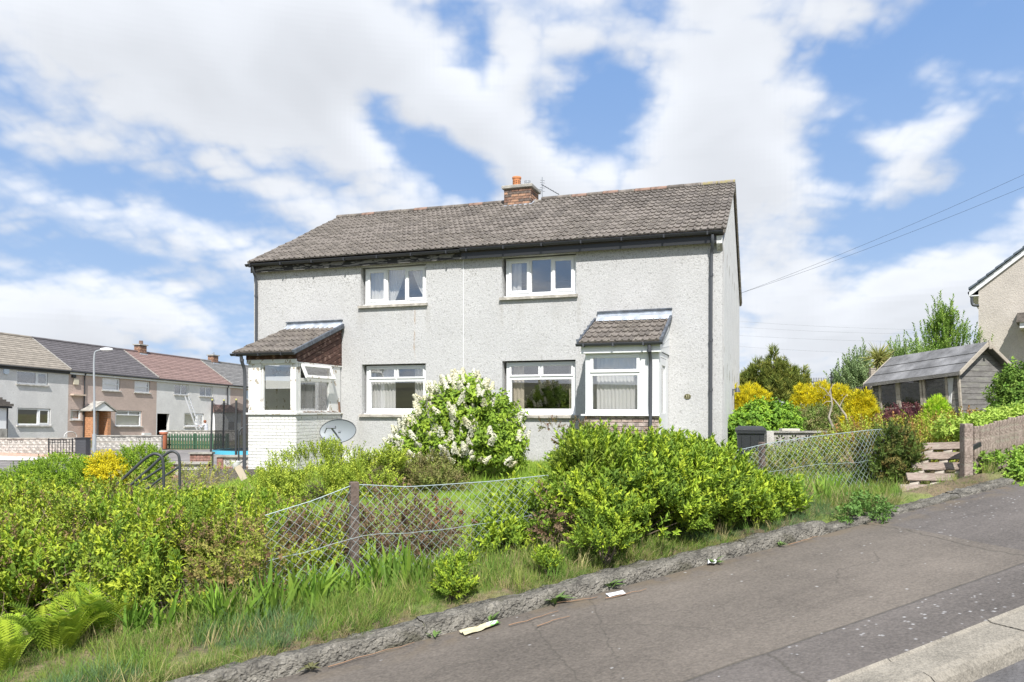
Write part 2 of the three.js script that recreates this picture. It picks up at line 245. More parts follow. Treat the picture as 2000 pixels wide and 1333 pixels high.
{
  const W = 2048, H = 512, dirt = new Float32Array(W * H), deep = new Float32Array(W * H);
  for (const [pts, w] of cracks) for (let i = 0; i < pts.length - 1; i++) {
    const [a0, d0] = pts[i], [a1, d1] = pts[i + 1], n = Math.ceil(Math.hypot(a1 - a0, d1 - d0) / 0.003);
    for (let k = 0; k < n; k++) { const a = lerp(a0, a1, k / n), d = lerp(d0, d1, k / n), ci = (a - PA0) / PAL * W, cj = (d - PD0) / PDW * H, ri = w / PAL * W, rj = w / PDW * H;
      for (let j = Math.floor(cj - rj - 1); j <= cj + rj + 1; j++) for (let q = Math.floor(ci - ri - 1); q <= ci + ri + 1; q++) { if (j < 0 || j >= H || q < 0 || q >= W) continue; const e = Math.hypot((q - ci) / Math.max(ri, 0.8), (j - cj) / Math.max(rj, 0.8)); deep[j * W + q] = Math.max(deep[j * W + q], clamp(1.3 - e)); } }
  }
  const r = rng(12), flecks = new Float32Array(W * H);
  for (let k = 0; k < 1500; k++) {
    const a = PA0 + r() * PAL, d = PD0 + Math.pow(r(), 1.3) * PDW; const strip = d < 3.37 || a > 6.4; if (!strip && r() < 0.93) continue; if (strip && fbm3(a * 0.8, d * 2, 3, 3) < 0.02 && r() < 0.8) continue;
    const s = r() < 0.05 ? 0.008 : 0.0035 + r() * 0.003, v = 0.5 + r() * 0.5, ci = (a - PA0) / PAL * W, cj = (d - PD0) / PDW * H, ri = s / PAL * W, rj = s / PDW * H;
    for (let j = Math.floor(cj - rj); j <= cj + rj; j++) for (let q = Math.floor(ci - ri); q <= ci + ri; q++) if (j >= 0 && j < H && q >= 0 && q < W) flecks[j * W + q] = Math.max(flecks[j * W + q], v);
  }
  const map = tex(W, H, (u, v) => {
    const i = Math.min(W - 1, Math.floor(u * W)), j = Math.min(H - 1, Math.floor(v * H)), a = PA0 + u * PAL, d = PD0 + v * PDW;
    const trench = smooth(3.36, 3.375, d) * smooth(6.4, 6.38, a + (d - 3.4) * -0.13), g = noise3(a * 130, d * 130, 1) * 0.20 + noise3(a * 60, d * 60, 4) * 0.14, big = fbm3(a * 0.9, d * 1.3, 7, 4), streak = fbm3(a * 0.5, d * 5, 2, 4);
    let c = trench > 0.5 ? [0.132, 0.113, 0.094] : [0.116, 0.102, 0.092];
    let n = 1 + g + 0.34 * big + 0.24 * streak + 0.12 * fbm3(a * 4, d * 4, 31, 3); c = c.map((x) => x * n);
    const silt = smooth(4.75, 5.1, d + 0.16 * fbm3(a * 5, d * 5, 9, 3)) * 0.8 * smooth(-0.2, 0.25, fbm3(a * 9, d * 9, 5, 3)); c = c.map((x, k) => lerp(x, [0.15, 0.118, 0.08][k], silt));
    const k = deep[j * W + i]; c = c.map((x, q) => lerp(x, [0.06, 0.054, 0.043][q], k * 0.6)); const f = flecks[j * W + i]; return c.map((x) => lerp(x, 0.5, f * 0.6));
  }, 1);
  map.repeat.set(1 / PAL, 1 / PDW); map.offset.set(-PA0 / PAL, -PD0 / PDW);
  const bump = tex(1024, 256, (u, v) => 0.6 + 0.25 * noise3(u * 2000, v * 330, 1) - 0.5 * deep[Math.min(H - 1, Math.floor(v * H)) * W + Math.min(W - 1, Math.floor(u * W))], 1, false); bump.repeat.copy(map.repeat); bump.offset.copy(map.offset);
  mat.pavement = std([1, 1, 1], 0.92, { map, bumpMap: bump, bumpScale: 0.012 });
}
function streetStrip(name, d0, d1, lift, nd, a0, a1, na, material, label) {
  const p = [], u = [], idx = [];
  for (let j = 0; j <= nd; j++) for (let i = 0; i <= na; i++) { const a = lerp(a0, a1, i / na), d = lerp(d0, d1, j / nd), [X, Z] = AD(a, d); p.push(X, SL * clamp(a, -30, 45) + lift + 0.006 * noise3(a * 0.9, d * 1.6, 2), -Z); u.push(a, d); }
  for (let j = 0; j < nd; j++) for (let i = 0; i < na; i++) { const k = j * (na + 1) + i; idx.push(k, k + 1, k + na + 1, k + 1, k + na + 2, k + na + 1); }
  const g = new THREE.BufferGeometry(); g.setAttribute('position', new THREE.Float32BufferAttribute(p, 3)); g.setAttribute('uv', new THREE.Float32BufferAttribute(u, 2)); g.setIndex(idx); g.computeVertexNormals();
  return tag(mesh(name, g, material), label, name.replace(/_/g, ' '), null, 'structure');
}
mat.asphalt = std([1, 1, 1], 0.92, { map: mottle([0.115, 0.11, 0.11], 0.3, 2.3, 8, 61, 512), bumpMap: fineBump, bumpScale: 0.006 });
streetStrip('pavement', 2.85, 5.15, 0, 16, -30, 45, 300, mat.pavement, 'worn grey tarmac pavement climbing beside the overgrown front garden');
streetStrip('road', -3.6, 2.56, -0.105, 10, -30, 45, 120, mat.asphalt, 'dark tarmac road at the bottom corner of the picture');
// front kerb: stones 0.914 m long with a battered face; back edging: rough old concrete
mat.kerbStone = std([1, 1, 1], 0.9, { map: tex(512, 512, (u, v) => { const n = 1 + 0.3 * tfbm(u, v, 5, 4, 71) + 0.24 * tnoise(u, v, 150, 72) + 0.12 * tnoise(u, v, 80, 75); return [0.245 * n, 0.222 * n, 0.182 * n]; }, 0.9), bumpMap: fineBump, bumpScale: 0.004 });
mat.edging = std([1, 1, 1], 1, { map: tex(512, 512, (u, v) => { const n = tfbm(u, v, 8, 5, 81), g = tnoise(u, v, 90, 83) * 0.5 + tnoise(u, v, 45, 84) * 0.4, moss = smooth(0.02, 0.3, tfbm(u, v, 5, 4, 88)); return [0, 1, 2].map((i) => lerp([0.185, 0.172, 0.145][i] * (1 + 0.6 * n + 0.6 * g), [0.08, 0.075, 0.05][i], moss * 0.8)); }, 1.2), bumpMap: fineBump, bumpScale: 0.02 });
{
  const k = new THREE.Group(); k.name = 'kerb'; scene.add(k); tag(k, 'pale concrete kerb stones between pavement and road', 'kerb', null, 'structure');
  const turn = Math.atan2(uz, ux), q = new THREE.Quaternion().setFromEuler(new THREE.Euler(0, turn, Math.atan(SL), 'YXZ'));
  const prof = [[0.15, 0.012], [0.13, 0.0], [-0.06, -0.002], [-0.10, -0.014], [-0.125, -0.04], [-0.155, -0.17], [0.15, -0.17]];
  const geos = [0, 1, 2].map((v) => { const s = new THREE.Shape(prof.map(([z, y]) => new THREE.Vector2(z, y + (v - 1) * 0.003))); const g = new THREE.ExtrudeGeometry(s, { depth: 0.906, bevelEnabled: false, steps: 1 }); g.rotateY(Math.PI / 2); g.translate(-0.453, 0, 0); const mb = new MB().add(g); mb.u = mb.u.map((x) => x + v * 0.37); return mb.geo(); });
  for (let i = -2; i < 16; i++) { const a = 3.85 + 0.914 * (i + 0.5), [X, Z] = AD(a, 2.70), m = mesh('kerb_stone', geos[((i % 3) + 3) % 3], mat.kerbStone, k); m.position.set(X, SL * a, -Z); m.quaternion.copy(q); }
  const e = new THREE.Group(); e.name = 'edging_kerb'; scene.add(e); tag(e, 'crumbling rough concrete edging between pavement and grass verge', 'kerb', null, 'structure');
  for (let i = -4; i < 9; i++) {                        // each length cracked and uneven on its own
    const r = rng(300 + i), L = 0.999, n = 26, gone = i > 5 ? 0.4 : 1, h = (0.095 + r() * 0.025) * gone, pr = [[-0.02, -0.08], [-0.012, 0.3], [0.0, 0.72], [0.025, 0.95], [0.06, 1.0], [0.10, 0.98], [0.15, 0.95], [0.18, 0.4]], p = [], idx = [], u = [];
    for (let s = 0; s <= n; s++) for (const [k2, [dd, hh]] of pr.entries()) { const a = i + s / n * L, en = s === 0 || s === n ? -0.003 : 0, w = 0.008 * noise3(a * 5, k2 * 1.3, 4) + 0.012 * noise3(a * 21, k2 * 2.1, 8); p.push(s / n * L, hh * h + (hh > 0.5 ? w + en : 0), dd + (hh > 0.1 ? w * 0.8 : 0)); u.push(a, k2 * 0.06); }
    for (let s = 0; s < n; s++) for (let k2 = 0; k2 < pr.length - 1; k2++) { const a = s * pr.length + k2; idx.push(a, a + pr.length, a + 1, a + 1, a + pr.length, a + pr.length + 1); }
    const g = new THREE.BufferGeometry(); const w = []; for (let t = 0; t < p.length; t += 3) { const a = i + p[t], d = 5.08 + p[t + 2], [X, Z] = AD(a, d); w.push(X, SL * a + p[t + 1], -Z); }
    g.setAttribute('position', new THREE.Float32BufferAttribute(w, 3)); g.setAttribute('uv', new THREE.Float32BufferAttribute(u, 2)); g.setIndex(idx); g.computeVertexNormals();
    mesh('edging_stone', g, mat.edging, e);
  }
}
// dark moorland ridge behind the viewer (seen mirrored in the panes)
{
  const p = [], idx = [], u = [], n = 60;
  for (let j = 0; j < 5; j++) for (let i = 0; i <= n; i++) { const az = lerp(-110, 110, i / n) * Math.PI / 180, R = 520 + j * 60, h = [-14, 6, 20, 30, 26][j] * (0.85 + 0.5 * fbm3(i * 0.11, j, 2, 4)); p.push(Math.sin(az) * R, h, Math.cos(az) * R); u.push(i * 30, j * 60); }
  for (let j = 0; j < 4; j++) for (let i = 0; i < n; i++) { const a = j * (n + 1) + i; idx.push(a, a + 1, a + n + 1, a + 1, a + n + 2, a + n + 1); }
  const g = new THREE.BufferGeometry(); g.setAttribute('position', new THREE.Float32BufferAttribute(p, 3)); g.setAttribute('uv', new THREE.Float32BufferAttribute(u, 2)); g.setIndex(idx); g.computeVertexNormals();
  tag(mesh('hills', g, std([1, 1, 1], 1, { map: mottle([0.075, 0.075, 0.03], 0.5, 140, 6, 91), side: THREE.DoubleSide })), 'dark moorland ridge mirrored in the window panes', 'hills', null, 'structure');
}
// ---------- the pair of semi-detached houses; local x along the front (0 = its near corner), z towards the street ----------
const HT = -18.5 * Math.PI / 180, HP = [4.575, 0, -17];
const house = thing('semi_detached_house', 'pale roughcast two-storey semi-detached house with brown tiled roof and brick chimney', 'house', HP, HT);
const onHouse = (name, label, cat, x, y, z, group, turn = 0) => { const p = V(x, y, z).applyAxisAngle(UP, HT).add(V(...HP)); return thing(name, label, cat, [p.x, p.y, p.z], HT + turn, group); };
const HW = 12.06, WT = 0.28;
const openings = [[-8.86, -7.05, 4.38, 5.39], [-5.08, -3.27, 4.42, 5.41], [-8.83, -7.06, 1.64, 2.93], [-5.07, -3.28, 1.63, 2.945]];
const doors = [[-10.5, -9.6, 0.3, 2.75], [-2.55, -1.5, 0.7, 2.75]];
function extrude(outline, holes, depth, bevel = 0) {
  const s = new THREE.Shape(outline.map(([a, b]) => new THREE.Vector2(a, b)));
  for (const h of holes) s.holes.push(new THREE.Path(h.map(([a, b]) => new THREE.Vector2(a, b))));
  const g = new THREE.ExtrudeGeometry(s, bevel ? { depth: depth - bevel, bevelEnabled: true, bevelThickness: bevel, bevelSize: bevel, bevelOffset: -bevel, bevelSegments: 1 } : { depth, bevelEnabled: false });
  return g;                                             // faces +z, back at z = 0
}
const rect = (x0, x1, y0, y1) => [[x0, y0], [x1, y0], [x1, y1], [x0, y1]];
// facade roughcast: pebbles, weather stains and the rusty run below the sill where the photograph shows them
{
  const W = 2048, H = 1024, r = rng(5), Wm = 12.2, Hm = 6.1;
  const map = tex(W, H, (u, v) => {
    const x = u * Wm - 12.1, y = v * Hm - 0.4, a = noise3(x * 46, y * 46, 1), b = noise3(x * 78, y * 78, 5), big = fbm3(x * 0.55, y * 0.55, 3, 4), mid = fbm3(x * 2.4, y * 2.4, 8, 3), fine = noise3(x * 85, y * 85, 2);
    const worn = smooth(4.7, 5.35, y + 0.4 * mid) * 0.22 + 0.12 * big + 0.10 * mid;  // dark pebbles show more densely towards the wall top and in random patches
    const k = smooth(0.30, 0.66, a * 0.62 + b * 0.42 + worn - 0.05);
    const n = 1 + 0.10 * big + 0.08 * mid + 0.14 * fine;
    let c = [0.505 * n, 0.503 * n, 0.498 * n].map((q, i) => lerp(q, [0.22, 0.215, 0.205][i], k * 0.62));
    const rust = smooth(0.03, 0.0, Math.abs(x + 7.36 + 0.03 * noise3(1, y * 3, 4))) * smooth(2.9, 3.3, y) * smooth(4.36, 4.2, y) * (0.5 + 0.5 * noise3(2, y * 9, 1));
    c = c.map((q, i) => lerp(q, [0.36, 0.24, 0.14][i], rust * 0.8));
    for (const [x0, x1, y0] of [[-8.9, -7.0, 4.34], [-5.1, -3.2, 4.38], [-8.9, -7.0, 1.6], [-5.1, -3.2, 1.6]]) {
      const inx = smooth(x0 - 0.05, x0 + 0.05, x) * smooth(x1 + 0.05, x1 - 0.05, x), edge = Math.exp(-(((x - x0) / 0.09) ** 2)) + Math.exp(-(((x - x1) / 0.09) ** 2));
      const run = smooth(0.0, 0.35, noise3(x * 9, 7, y0) + 0.25 * noise3(x * 30, y * 1.5, 3) + edge * 0.5) * (0.3 * inx + 0.5 * edge) * smooth(y0 - 0.95, y0 - 0.05, y + 0.2 * mid) * (y < y0 ? 1 : 0);
      c = c.map((q, i) => lerp(q, [0.33, 0.31, 0.27][i], clamp(run) * 0.42));
    }
    const base = smooth(0.95, 0.55, y + 0.2 * mid) * 0.3, patch = smooth(0.18, 0.4, fbm3(x * 0.9, y * 0.7, 21, 4)) * 0.14;
    c = c.map((q, i) => lerp(q, [0.36, 0.35, 0.33][i], clamp(base + patch)));
    return c;
  }, 1);
  map.repeat.set(1 / Wm, 1 / Hm); map.offset.set(12.1 / Wm, 0.4 / Hm);
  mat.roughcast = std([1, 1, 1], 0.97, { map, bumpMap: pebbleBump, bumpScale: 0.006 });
}
mat.gable = std([1, 1, 1], 0.95, { map: tex(512, 512, (u, v) => { const n = tfbm(u, v, 5, 5, 131), f = tnoise(u, v, 90, 133), k = smooth(0.3, 0.46, n + 0.12 * f); return [0, 1, 2].map((i) => lerp([0.74, 0.735, 0.72][i] * (1 + 0.12 * n + 0.10 * f), [0.44, 0.42, 0.38][i], k)); }, 2.6), bumpMap: pebbleBump, bumpScale: 0.007 });
{
  const g = extrude(rect(-HW, 0, -0.4, 5.5), [...openings.map((o) => rect(...o).reverse()), ...doors.map((o) => rect(...o).reverse())], WT); g.translate(0, 0, -WT);
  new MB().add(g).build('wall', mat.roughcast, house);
  const gs = [[0, -0.4], [8.5, -0.4], [8.5, 5.18], [4.3, 7.74], [0, 5.52]];
  for (const x of [0, -HW + WT]) { const gg = extrude(gs.map(([z, y]) => [z - WT - 0.002, y]).map(([z, y]) => [Math.max(z, 0), y]), [], WT); gg.rotateY(Math.PI / 2); gg.translate(x - WT + (x === 0 ? 0.006 : -0.006), 0, -WT - 0.002); new MB().add(gg).build('wall', mat.gable, house); }
  new MB().box(-HW + 0.02, -0.02, -0.4, 5.2, -8.5, -8.25).box(-HW + WT, -WT, -0.3, 0.42, -8.2, -WT - 0.01).box(-HW + WT, -WT, 3.16, 3.36, -8.2, -WT - 0.01).box(-HW + WT, -WT, 5.46, 5.5, -8.2, -WT - 0.01).box(-6.2, -5.95, 0.42, 3.16, -8.2, -WT - 0.01).box(-6.2, -5.95, 3.36, 5.46, -8.2, -WT - 0.01).box(-HW + WT, -6.2, 0.42, 3.16, -4.2, -4.1).box(-5.95, -WT, 0.42, 3.16, -4.2, -4.1).box(-HW + WT, -6.2, 3.36, 5.46, -4.2, -4.1).box(-5.95, -WT, 3.36, 5.46, -4.2, -4.1).build('interior', mat.room, house);
  // painted base course on the older half, smooth quoin strip at the corner
  new MB().box(-9.38, -6.9, 0.2, 0.74, 0, 0.025).build('plinth', mat.whitePaint, house);
}
// roof: double-roll concrete tiles laid course by course
const tileTones = [[0.165, 0.144, 0.125], [0.152, 0.133, 0.115], [0.178, 0.156, 0.137], [0.138, 0.121, 0.106]];
mat.tiles = tileTones.map((c, i) => std([1, 1, 1], 0.95, { map: tex(256, 256, (u, v) => { const n = tfbm(u, v, 6, 5, 150 + i), f = tnoise(u, v, 60, 155 + i), li = smooth(0.2, 0.4, tfbm(u, v, 9, 4, 160 + i)), dk = smooth(0.15, 0.45, tfbm(u, v, 5, 4, 171 + i)); return [0, 1, 2].map((k) => lerp(lerp(c[k] * (1 + 0.5 * n + 0.22 * f), [0.30, 0.28, 0.22][k], li * 0.3), c[k] * 0.5, dk * 0.5)); }, 0.7), bumpMap: fineBump, bumpScale: 0.004 }));
mat.terracotta = std([1, 1, 1], 0.95, { map: mottle([0.235, 0.155, 0.12], 0.45, 0.5, 6, 181), bumpMap: fineBump, bumpScale: 0.004 });
mat.lichenTile = std([1, 1, 1], 0.97, { map: tex(256, 256, (u, v) => { const k = smooth(-0.05, 0.2, tfbm(u, v, 7, 4, 191)), n = 1 + tnoise(u, v, 50, 3) * 0.2; return [0, 1, 2].map((i) => n * lerp([0.27, 0.235, 0.2][i], [0.30, 0.26, 0.13][i], k)); }, 0.5) });
function rollTile(w, len, thick, rise, rolls = 2, vary = 0) {   // x across, y up the slope, z out of it
  const xs = [], hs = [], per = w / rolls;
  for (let k = 0; k < rolls; k++) for (const [f, h] of [[0, 0], [0.3, 0.02], [0.42, 0.62], [0.53, 1], [0.64, 0.62], [0.76, 0.02]]) { xs.push((k + f) * per); hs.push(h * rise); }
  xs.push(w); hs.push(0);
  const mb = new MB(), t0 = thick + vary * 0.006, n = xs.length, P = (i, y, z) => V(xs[i] - w / 2, y, z + hs[i]);
  for (let i = 0; i < n - 1; i++) {
    mb.quad(P(i, 0, t0), P(i + 1, 0, t0), P(i + 1, len, 0.003), P(i, len, 0.003));
    mb.quad(V(xs[i] - w / 2, 0.004, 0.0), V(xs[i + 1] - w / 2, 0.004, 0.0), P(i + 1, 0, t0), P(i, 0, t0));
  }
  for (const i of [0, n - 1]) mb.tri(V(xs[i] - w / 2, 0.004, 0), P(i, 0, t0), P(i, len, 0));
  return mb.geo();
}
const eaveP = V(0, 5.665, 0.2), slopeA = Math.atan2(2.21, 4.5), RL = Math.hypot(2.21, 4.5);
const roof = sub('roof', house);
{
  const cols = 40, rows = 14, w = 12.2 / cols, gauge = RL / rows, variants = [0, 1, 2].map((k) => rollTile(w - 0.003, gauge + 0.07, 0.032, 0.034, 2, k - 1)), r = rng(21), slots = [];
  const q = new THREE.Quaternion().setFromEuler(new THREE.Euler(-(Math.PI / 2 - slopeA), 0, 0)), ny = V(0, Math.cos(slopeA), Math.sin(slopeA)), sy = V(0, Math.sin(slopeA), -Math.cos(slopeA));
  for (let i = 0; i < rows; i++) for (let j = 0; j < cols; j++) {
    const x = 0.08 - w * (j + 0.5), s = gauge * i, sag = -0.02 * Math.sin(Math.PI * i / rows) * (0.5 + 0.5 * noise3(j * 0.13, i * 0.2, 3));
    if (x > -6.45 && x < -5.5 && s > RL - 0.62) continue;    // room for the chimney
    const p = eaveP.clone().addScaledVector(sy, s).addScaledVector(ny, sag + (r() - 0.5) * 0.004); p.x = x;
    const patch = fbm3(x * 0.35, s * 0.5, 5, 3), tone = clamp(Math.floor((r() * 0.5 + 0.3 + patch * 0.8) * 4), 0, 3), odd = r();
    slots.push({ p, m: (Math.abs(x + 4.9) < 0.2 && i === 12) ? mat.terracotta : mat.tiles[tone], v: Math.floor(r() * 3), turn: (odd - 0.5) * 0.012, big: -p.z - x * -0.3 + j * 0.25 });
  }
  slots.sort((a, b) => a.big - b.big);                  // the nearest 300 each on its own, the rest joined
  const rest = tileTones.map(() => new MB());
  slots.forEach((s, k) => {
    const qq = q.clone().multiply(new THREE.Quaternion().setFromAxisAngle(V(0, 0, 1), s.turn));
    if (k < 300) { const m = mesh('roof_tile', variants[s.v], s.m, roof); m.position.copy(s.p); m.quaternion.copy(qq); }
    else rest[Math.max(0, mat.tiles.indexOf(s.m))].add(variants[s.v], M4().compose(s.p, qq, V(1, 1, 1)));
  });
  rest.forEach((mb, i) => { mb.build('tile_courses', mat.tiles[i], roof).userData.kind = 'stuff'; });
  // boarding below, back slope, verge bedding
  const under = [[0.19, 5.60], [-4.3, 7.80], [-8.75, 5.20], [-8.75, 5.12], [-4.3, 7.70], [0.17, 5.54]];
  const g = extrude(under.map(([z, y]) => [-z, y]), [], 12.14); g.rotateY(Math.PI / 2); g.translate(-12.1, 0, 0); new MB().add(g).build('boarding', std([0.06, 0.05, 0.045], 0.9), roof);
  const bt = new MB(); for (let i = 0; i < 14; i++) { const t0 = i / 14, t1 = (i + 1) / 14, A = (t) => [lerp(-8.78, -4.3, t), lerp(5.20, 7.86, t)]; const [z0, y0] = A(t0), [z1, y1] = A(t1); bt.quad(V(0.08, y0 + 0.035, z0), V(-12.12, y0 + 0.035, z0), V(-12.12, y1 + 0.01, z1), V(0.08, y1 + 0.01, z1)).quad(V(0.08, y0, z0), V(-12.12, y0, z0), V(-12.12, y0 + 0.035, z0), V(0.08, y0 + 0.035, z0)); }
  bt.build('back_slope', mat.tiles[0], roof);
  for (const [x, n] of [[0.045, 1], [-12.09, -1]]) { const v = new MB(); v.bar(V(x, 5.625, 0.19), V(x, 7.82, -4.3), 0.05, 0.075).bar(V(x, 7.82, -4.3), V(x, 5.16, -8.72), 0.05, 0.07); v.build('verge', mat.mortar, roof); }
  // ridge: half-round tiles bedded in mortar
  const ridge = new MB(), seg = 8; for (let k = 0; k < seg; k++) { const a = Math.PI * (k / seg) - 0.0, b = Math.PI * ((k + 1) / seg), R = 0.115, f = (t, x, o = 0) => V(x, Math.sin(t) * (R * 0.85 + o) - 0.02, Math.cos(t) * (R * 1.25 + o)); ridge.quad(f(a, -0.22), f(a, 0.22), f(b, 0.22, 0.006), f(b, -0.22, 0.006)); ridge.tri(f(a, -0.22), f(b, -0.22), V(-0.22, -0.03, 0)); ridge.tri(f(a, 0.22), V(0.22, -0.03, 0), f(b, 0.22)); }
  const rg = ridge.geo();
  for (let i = 0; i < 27; i++) { const x = 0.07 - 0.225 - i * 0.4505; if (x > -6.45 && x < -5.5) continue; const m = mesh('ridge_tile', rg, i === 0 || i === 1 ? mat.lichenTile : [4, 5, 7, 9, 12, 16, 20, 24].includes(i) ? mat.terracotta : mat.tiles[i % 4], roof); m.position.set(x, 7.885 + (r() - 0.5) * 0.012, -4.3); m.rotation.z = (r() - 0.5) * 0.012; m.rotation.x = (r() - 0.5) * 0.03; }
  new MB().box(-12.1, 0.06, 7.80, 7.875, -4.40, -4.20).build('ridge_bedding', mat.mortar, roof);
}
// chimney, brick by brick
const bk = (c, s) => std([1, 1, 1], 0.95, { map: mottle(c, 0.55, 0.33, 5, s, 128), bumpMap: fineBump, bumpScale: 0.005 });
mat.chimneyBricks = [bk([0.28, 0.165, 0.115], 201), bk([0.27, 0.155, 0.11], 202), bk([0.33, 0.195, 0.125], 203), bk([0.17, 0.13, 0.11], 204)];
function brickFace(parent, name, mats, x0, x1, y0, y1, place, seed, bw = 0.215, bh = 0.065, j = 0.01, depth = 0.02) {   // stretcher courses; place(geo-mesh, along, up) sets each brick
  const r = rng(seed), cache = new Map(); let row = 0;
  for (let y = y0; y + bh * 0.6 < y1; y += bh + j, row++) {
    let x = x0 - (row % 2 ? (bw + j) / 2 : 0);
    for (; x < x1 - 0.02; x += bw + j) {
      const a = Math.max(x, x0), b = Math.min(x + bw, x1); if (b - a < 0.03) continue;
      const h = Math.min(bh, y1 - y), key = (b - a).toFixed(3) + h.toFixed(3); if (!cache.has(key)) cache.set(key, chamferBox(b - a, h, depth, 0.004));
      const m = mesh(name, cache.get(key), mats[Math.floor(r() * mats.length)], parent); place(m, (a + b) / 2, y + h / 2, (r() - 0.5) * 0.004);
    }
  }
}
{
  const c = sub('chimney', house, [-5.98, 0, -4.33]);
  const hw = 0.405, hd = 0.39, y0 = 7.5, y1 = 8.2;
  new MB().box(-hw + 0.012, hw - 0.012, 7.2, y1, -hd + 0.012, hd - 0.012).build('core', mat.mortar, c);
  brickFace(c, 'brick', mat.chimneyBricks, -hw, hw, y0, y1 - 0.01, (m, a, y, o) => m.position.set(a, y, hd + o), 31);
  brickFace(c, 'brick', mat.chimneyBricks, -hd, hd, y0, y1 - 0.01, (m, a, y, o) => { m.position.set(hw + o, y, a); m.rotation.y = Math.PI / 2; }, 32);
  brickFace(c, 'brick', mat.chimneyBricks, -hd, hd, y0 + 0.3, y1 - 0.01, (m, a, y, o) => { m.position.set(-hw + o, y, a); m.rotation.y = -Math.PI / 2; }, 33);
  const cap = extrude(rect(-hw - 0.06, hw + 0.06, -hd - 0.06, hd + 0.06), [], 0.085, 0.015); cap.rotateX(-Math.PI / 2); cap.translate(0, y1, 0); new MB().add(cap).build('cap', mat.concrete, c);
  const pot = new THREE.LatheGeometry([[0.10, 0], [0.125, 0.01], [0.125, 0.05], [0.118, 0.06], [0.118, 0.27], [0.135, 0.28], [0.135, 0.33], [0.10, 0.335], [0.095, 0.05]].map((p) => new THREE.Vector2(...p)), 20); pot.translate(-0.13, y1 + 0.08, 0.05);
  const potM = mesh('chimney_pot', pot, std([0.55, 0.22, 0.09], 0.8), c);
  const slots = new MB(); for (let k = 0; k < 10; k++) for (let l = 0; l < 3; l++) { const a = k / 10 * 6.283 + 0.2; const m = M4().makeRotationY(a).setPosition(-0.13, y1 + 0.16 + l * 0.055, 0.05); slots.box(-0.022, 0.022, -0.011, 0.011, 0.112, 0.1195, m); } slots.build('slots', std([0.05, 0.025, 0.015], 0.9), potM);
  const cage = new MB(); for (let k = 0; k < 8; k++) { const a = k / 8 * 6.283; cage.cyl(0.2 + 0.085 * Math.cos(a), y1 + 0.08, y1 + 0.27, 0.05 + 0.085 * Math.sin(a), 0.006, 0.006, 5); } for (const y of [0.14, 0.2, 0.265]) { const ring = []; for (let k = 0; k <= 12; k++) ring.push(V(0.2 + 0.085 * Math.cos(k / 12 * 6.283), y1 + y, 0.05 + 0.085 * Math.sin(k / 12 * 6.283))); cage.tube(ring, 0.006, 4); } cage.build('flue_guard', mat.galv, c);
  const fl = new MB(); fl.bar(V(-hw - 0.06, 7.62, hd + 0.03), V(hw + 0.05, 7.62, hd + 0.03), 0.05, 0.17).bar(V(hw + 0.02, 7.64, hd), V(hw + 0.02, 7.88, -0.05), 0.03, 0.12); fl.box(-hw - 0.1, hw + 0.1, 7.50, 7.535, hd, hd + 0.16, M4().makeRotationX(0)); fl.build('flashing', mat.lead, c);
}
// television aerial on the chimney stack: its own thing
{
  const o = onHouse('television_aerial', 'thin metal television aerial on short mast behind the chimney', 'aerial', -5.5, 0, -4.86), m = new MB(); m.cyl(0, 7.7, 8.72, 0, 0.014, 0.012, 6); m.build('mast', mat.galv, o);
  const b = new MB(); b.bar(V(-0.02, 8.5, 0), V(0.55, 8.12, 0.12), 0.02); for (let k = 0; k < 7; k++) { const t = k / 6, p = V(lerp(0.0, 0.5, t), lerp(8.49, 8.16, t), 0.11 * t); b.bar(p.clone().add(V(-0.02, -0.02, 0.09)), p.clone().add(V(0.02, 0.02, -0.09)), 0.006); } for (const y of [8.3, 8.4, 8.55, 8.62]) b.bar(V(-0.05, y, 0.06), V(0.06, y, -0.06), 0.008); b.build('elements', mat.darkGrey, o); const br = new MB(); br.bar(V(-0.22, 8.34, 0.2), V(0, 8.34, 0), 0.02).bar(V(-0.2, 7.98, 0.2), V(0, 7.98, 0), 0.02); br.build('bracket', mat.galv, o);
}
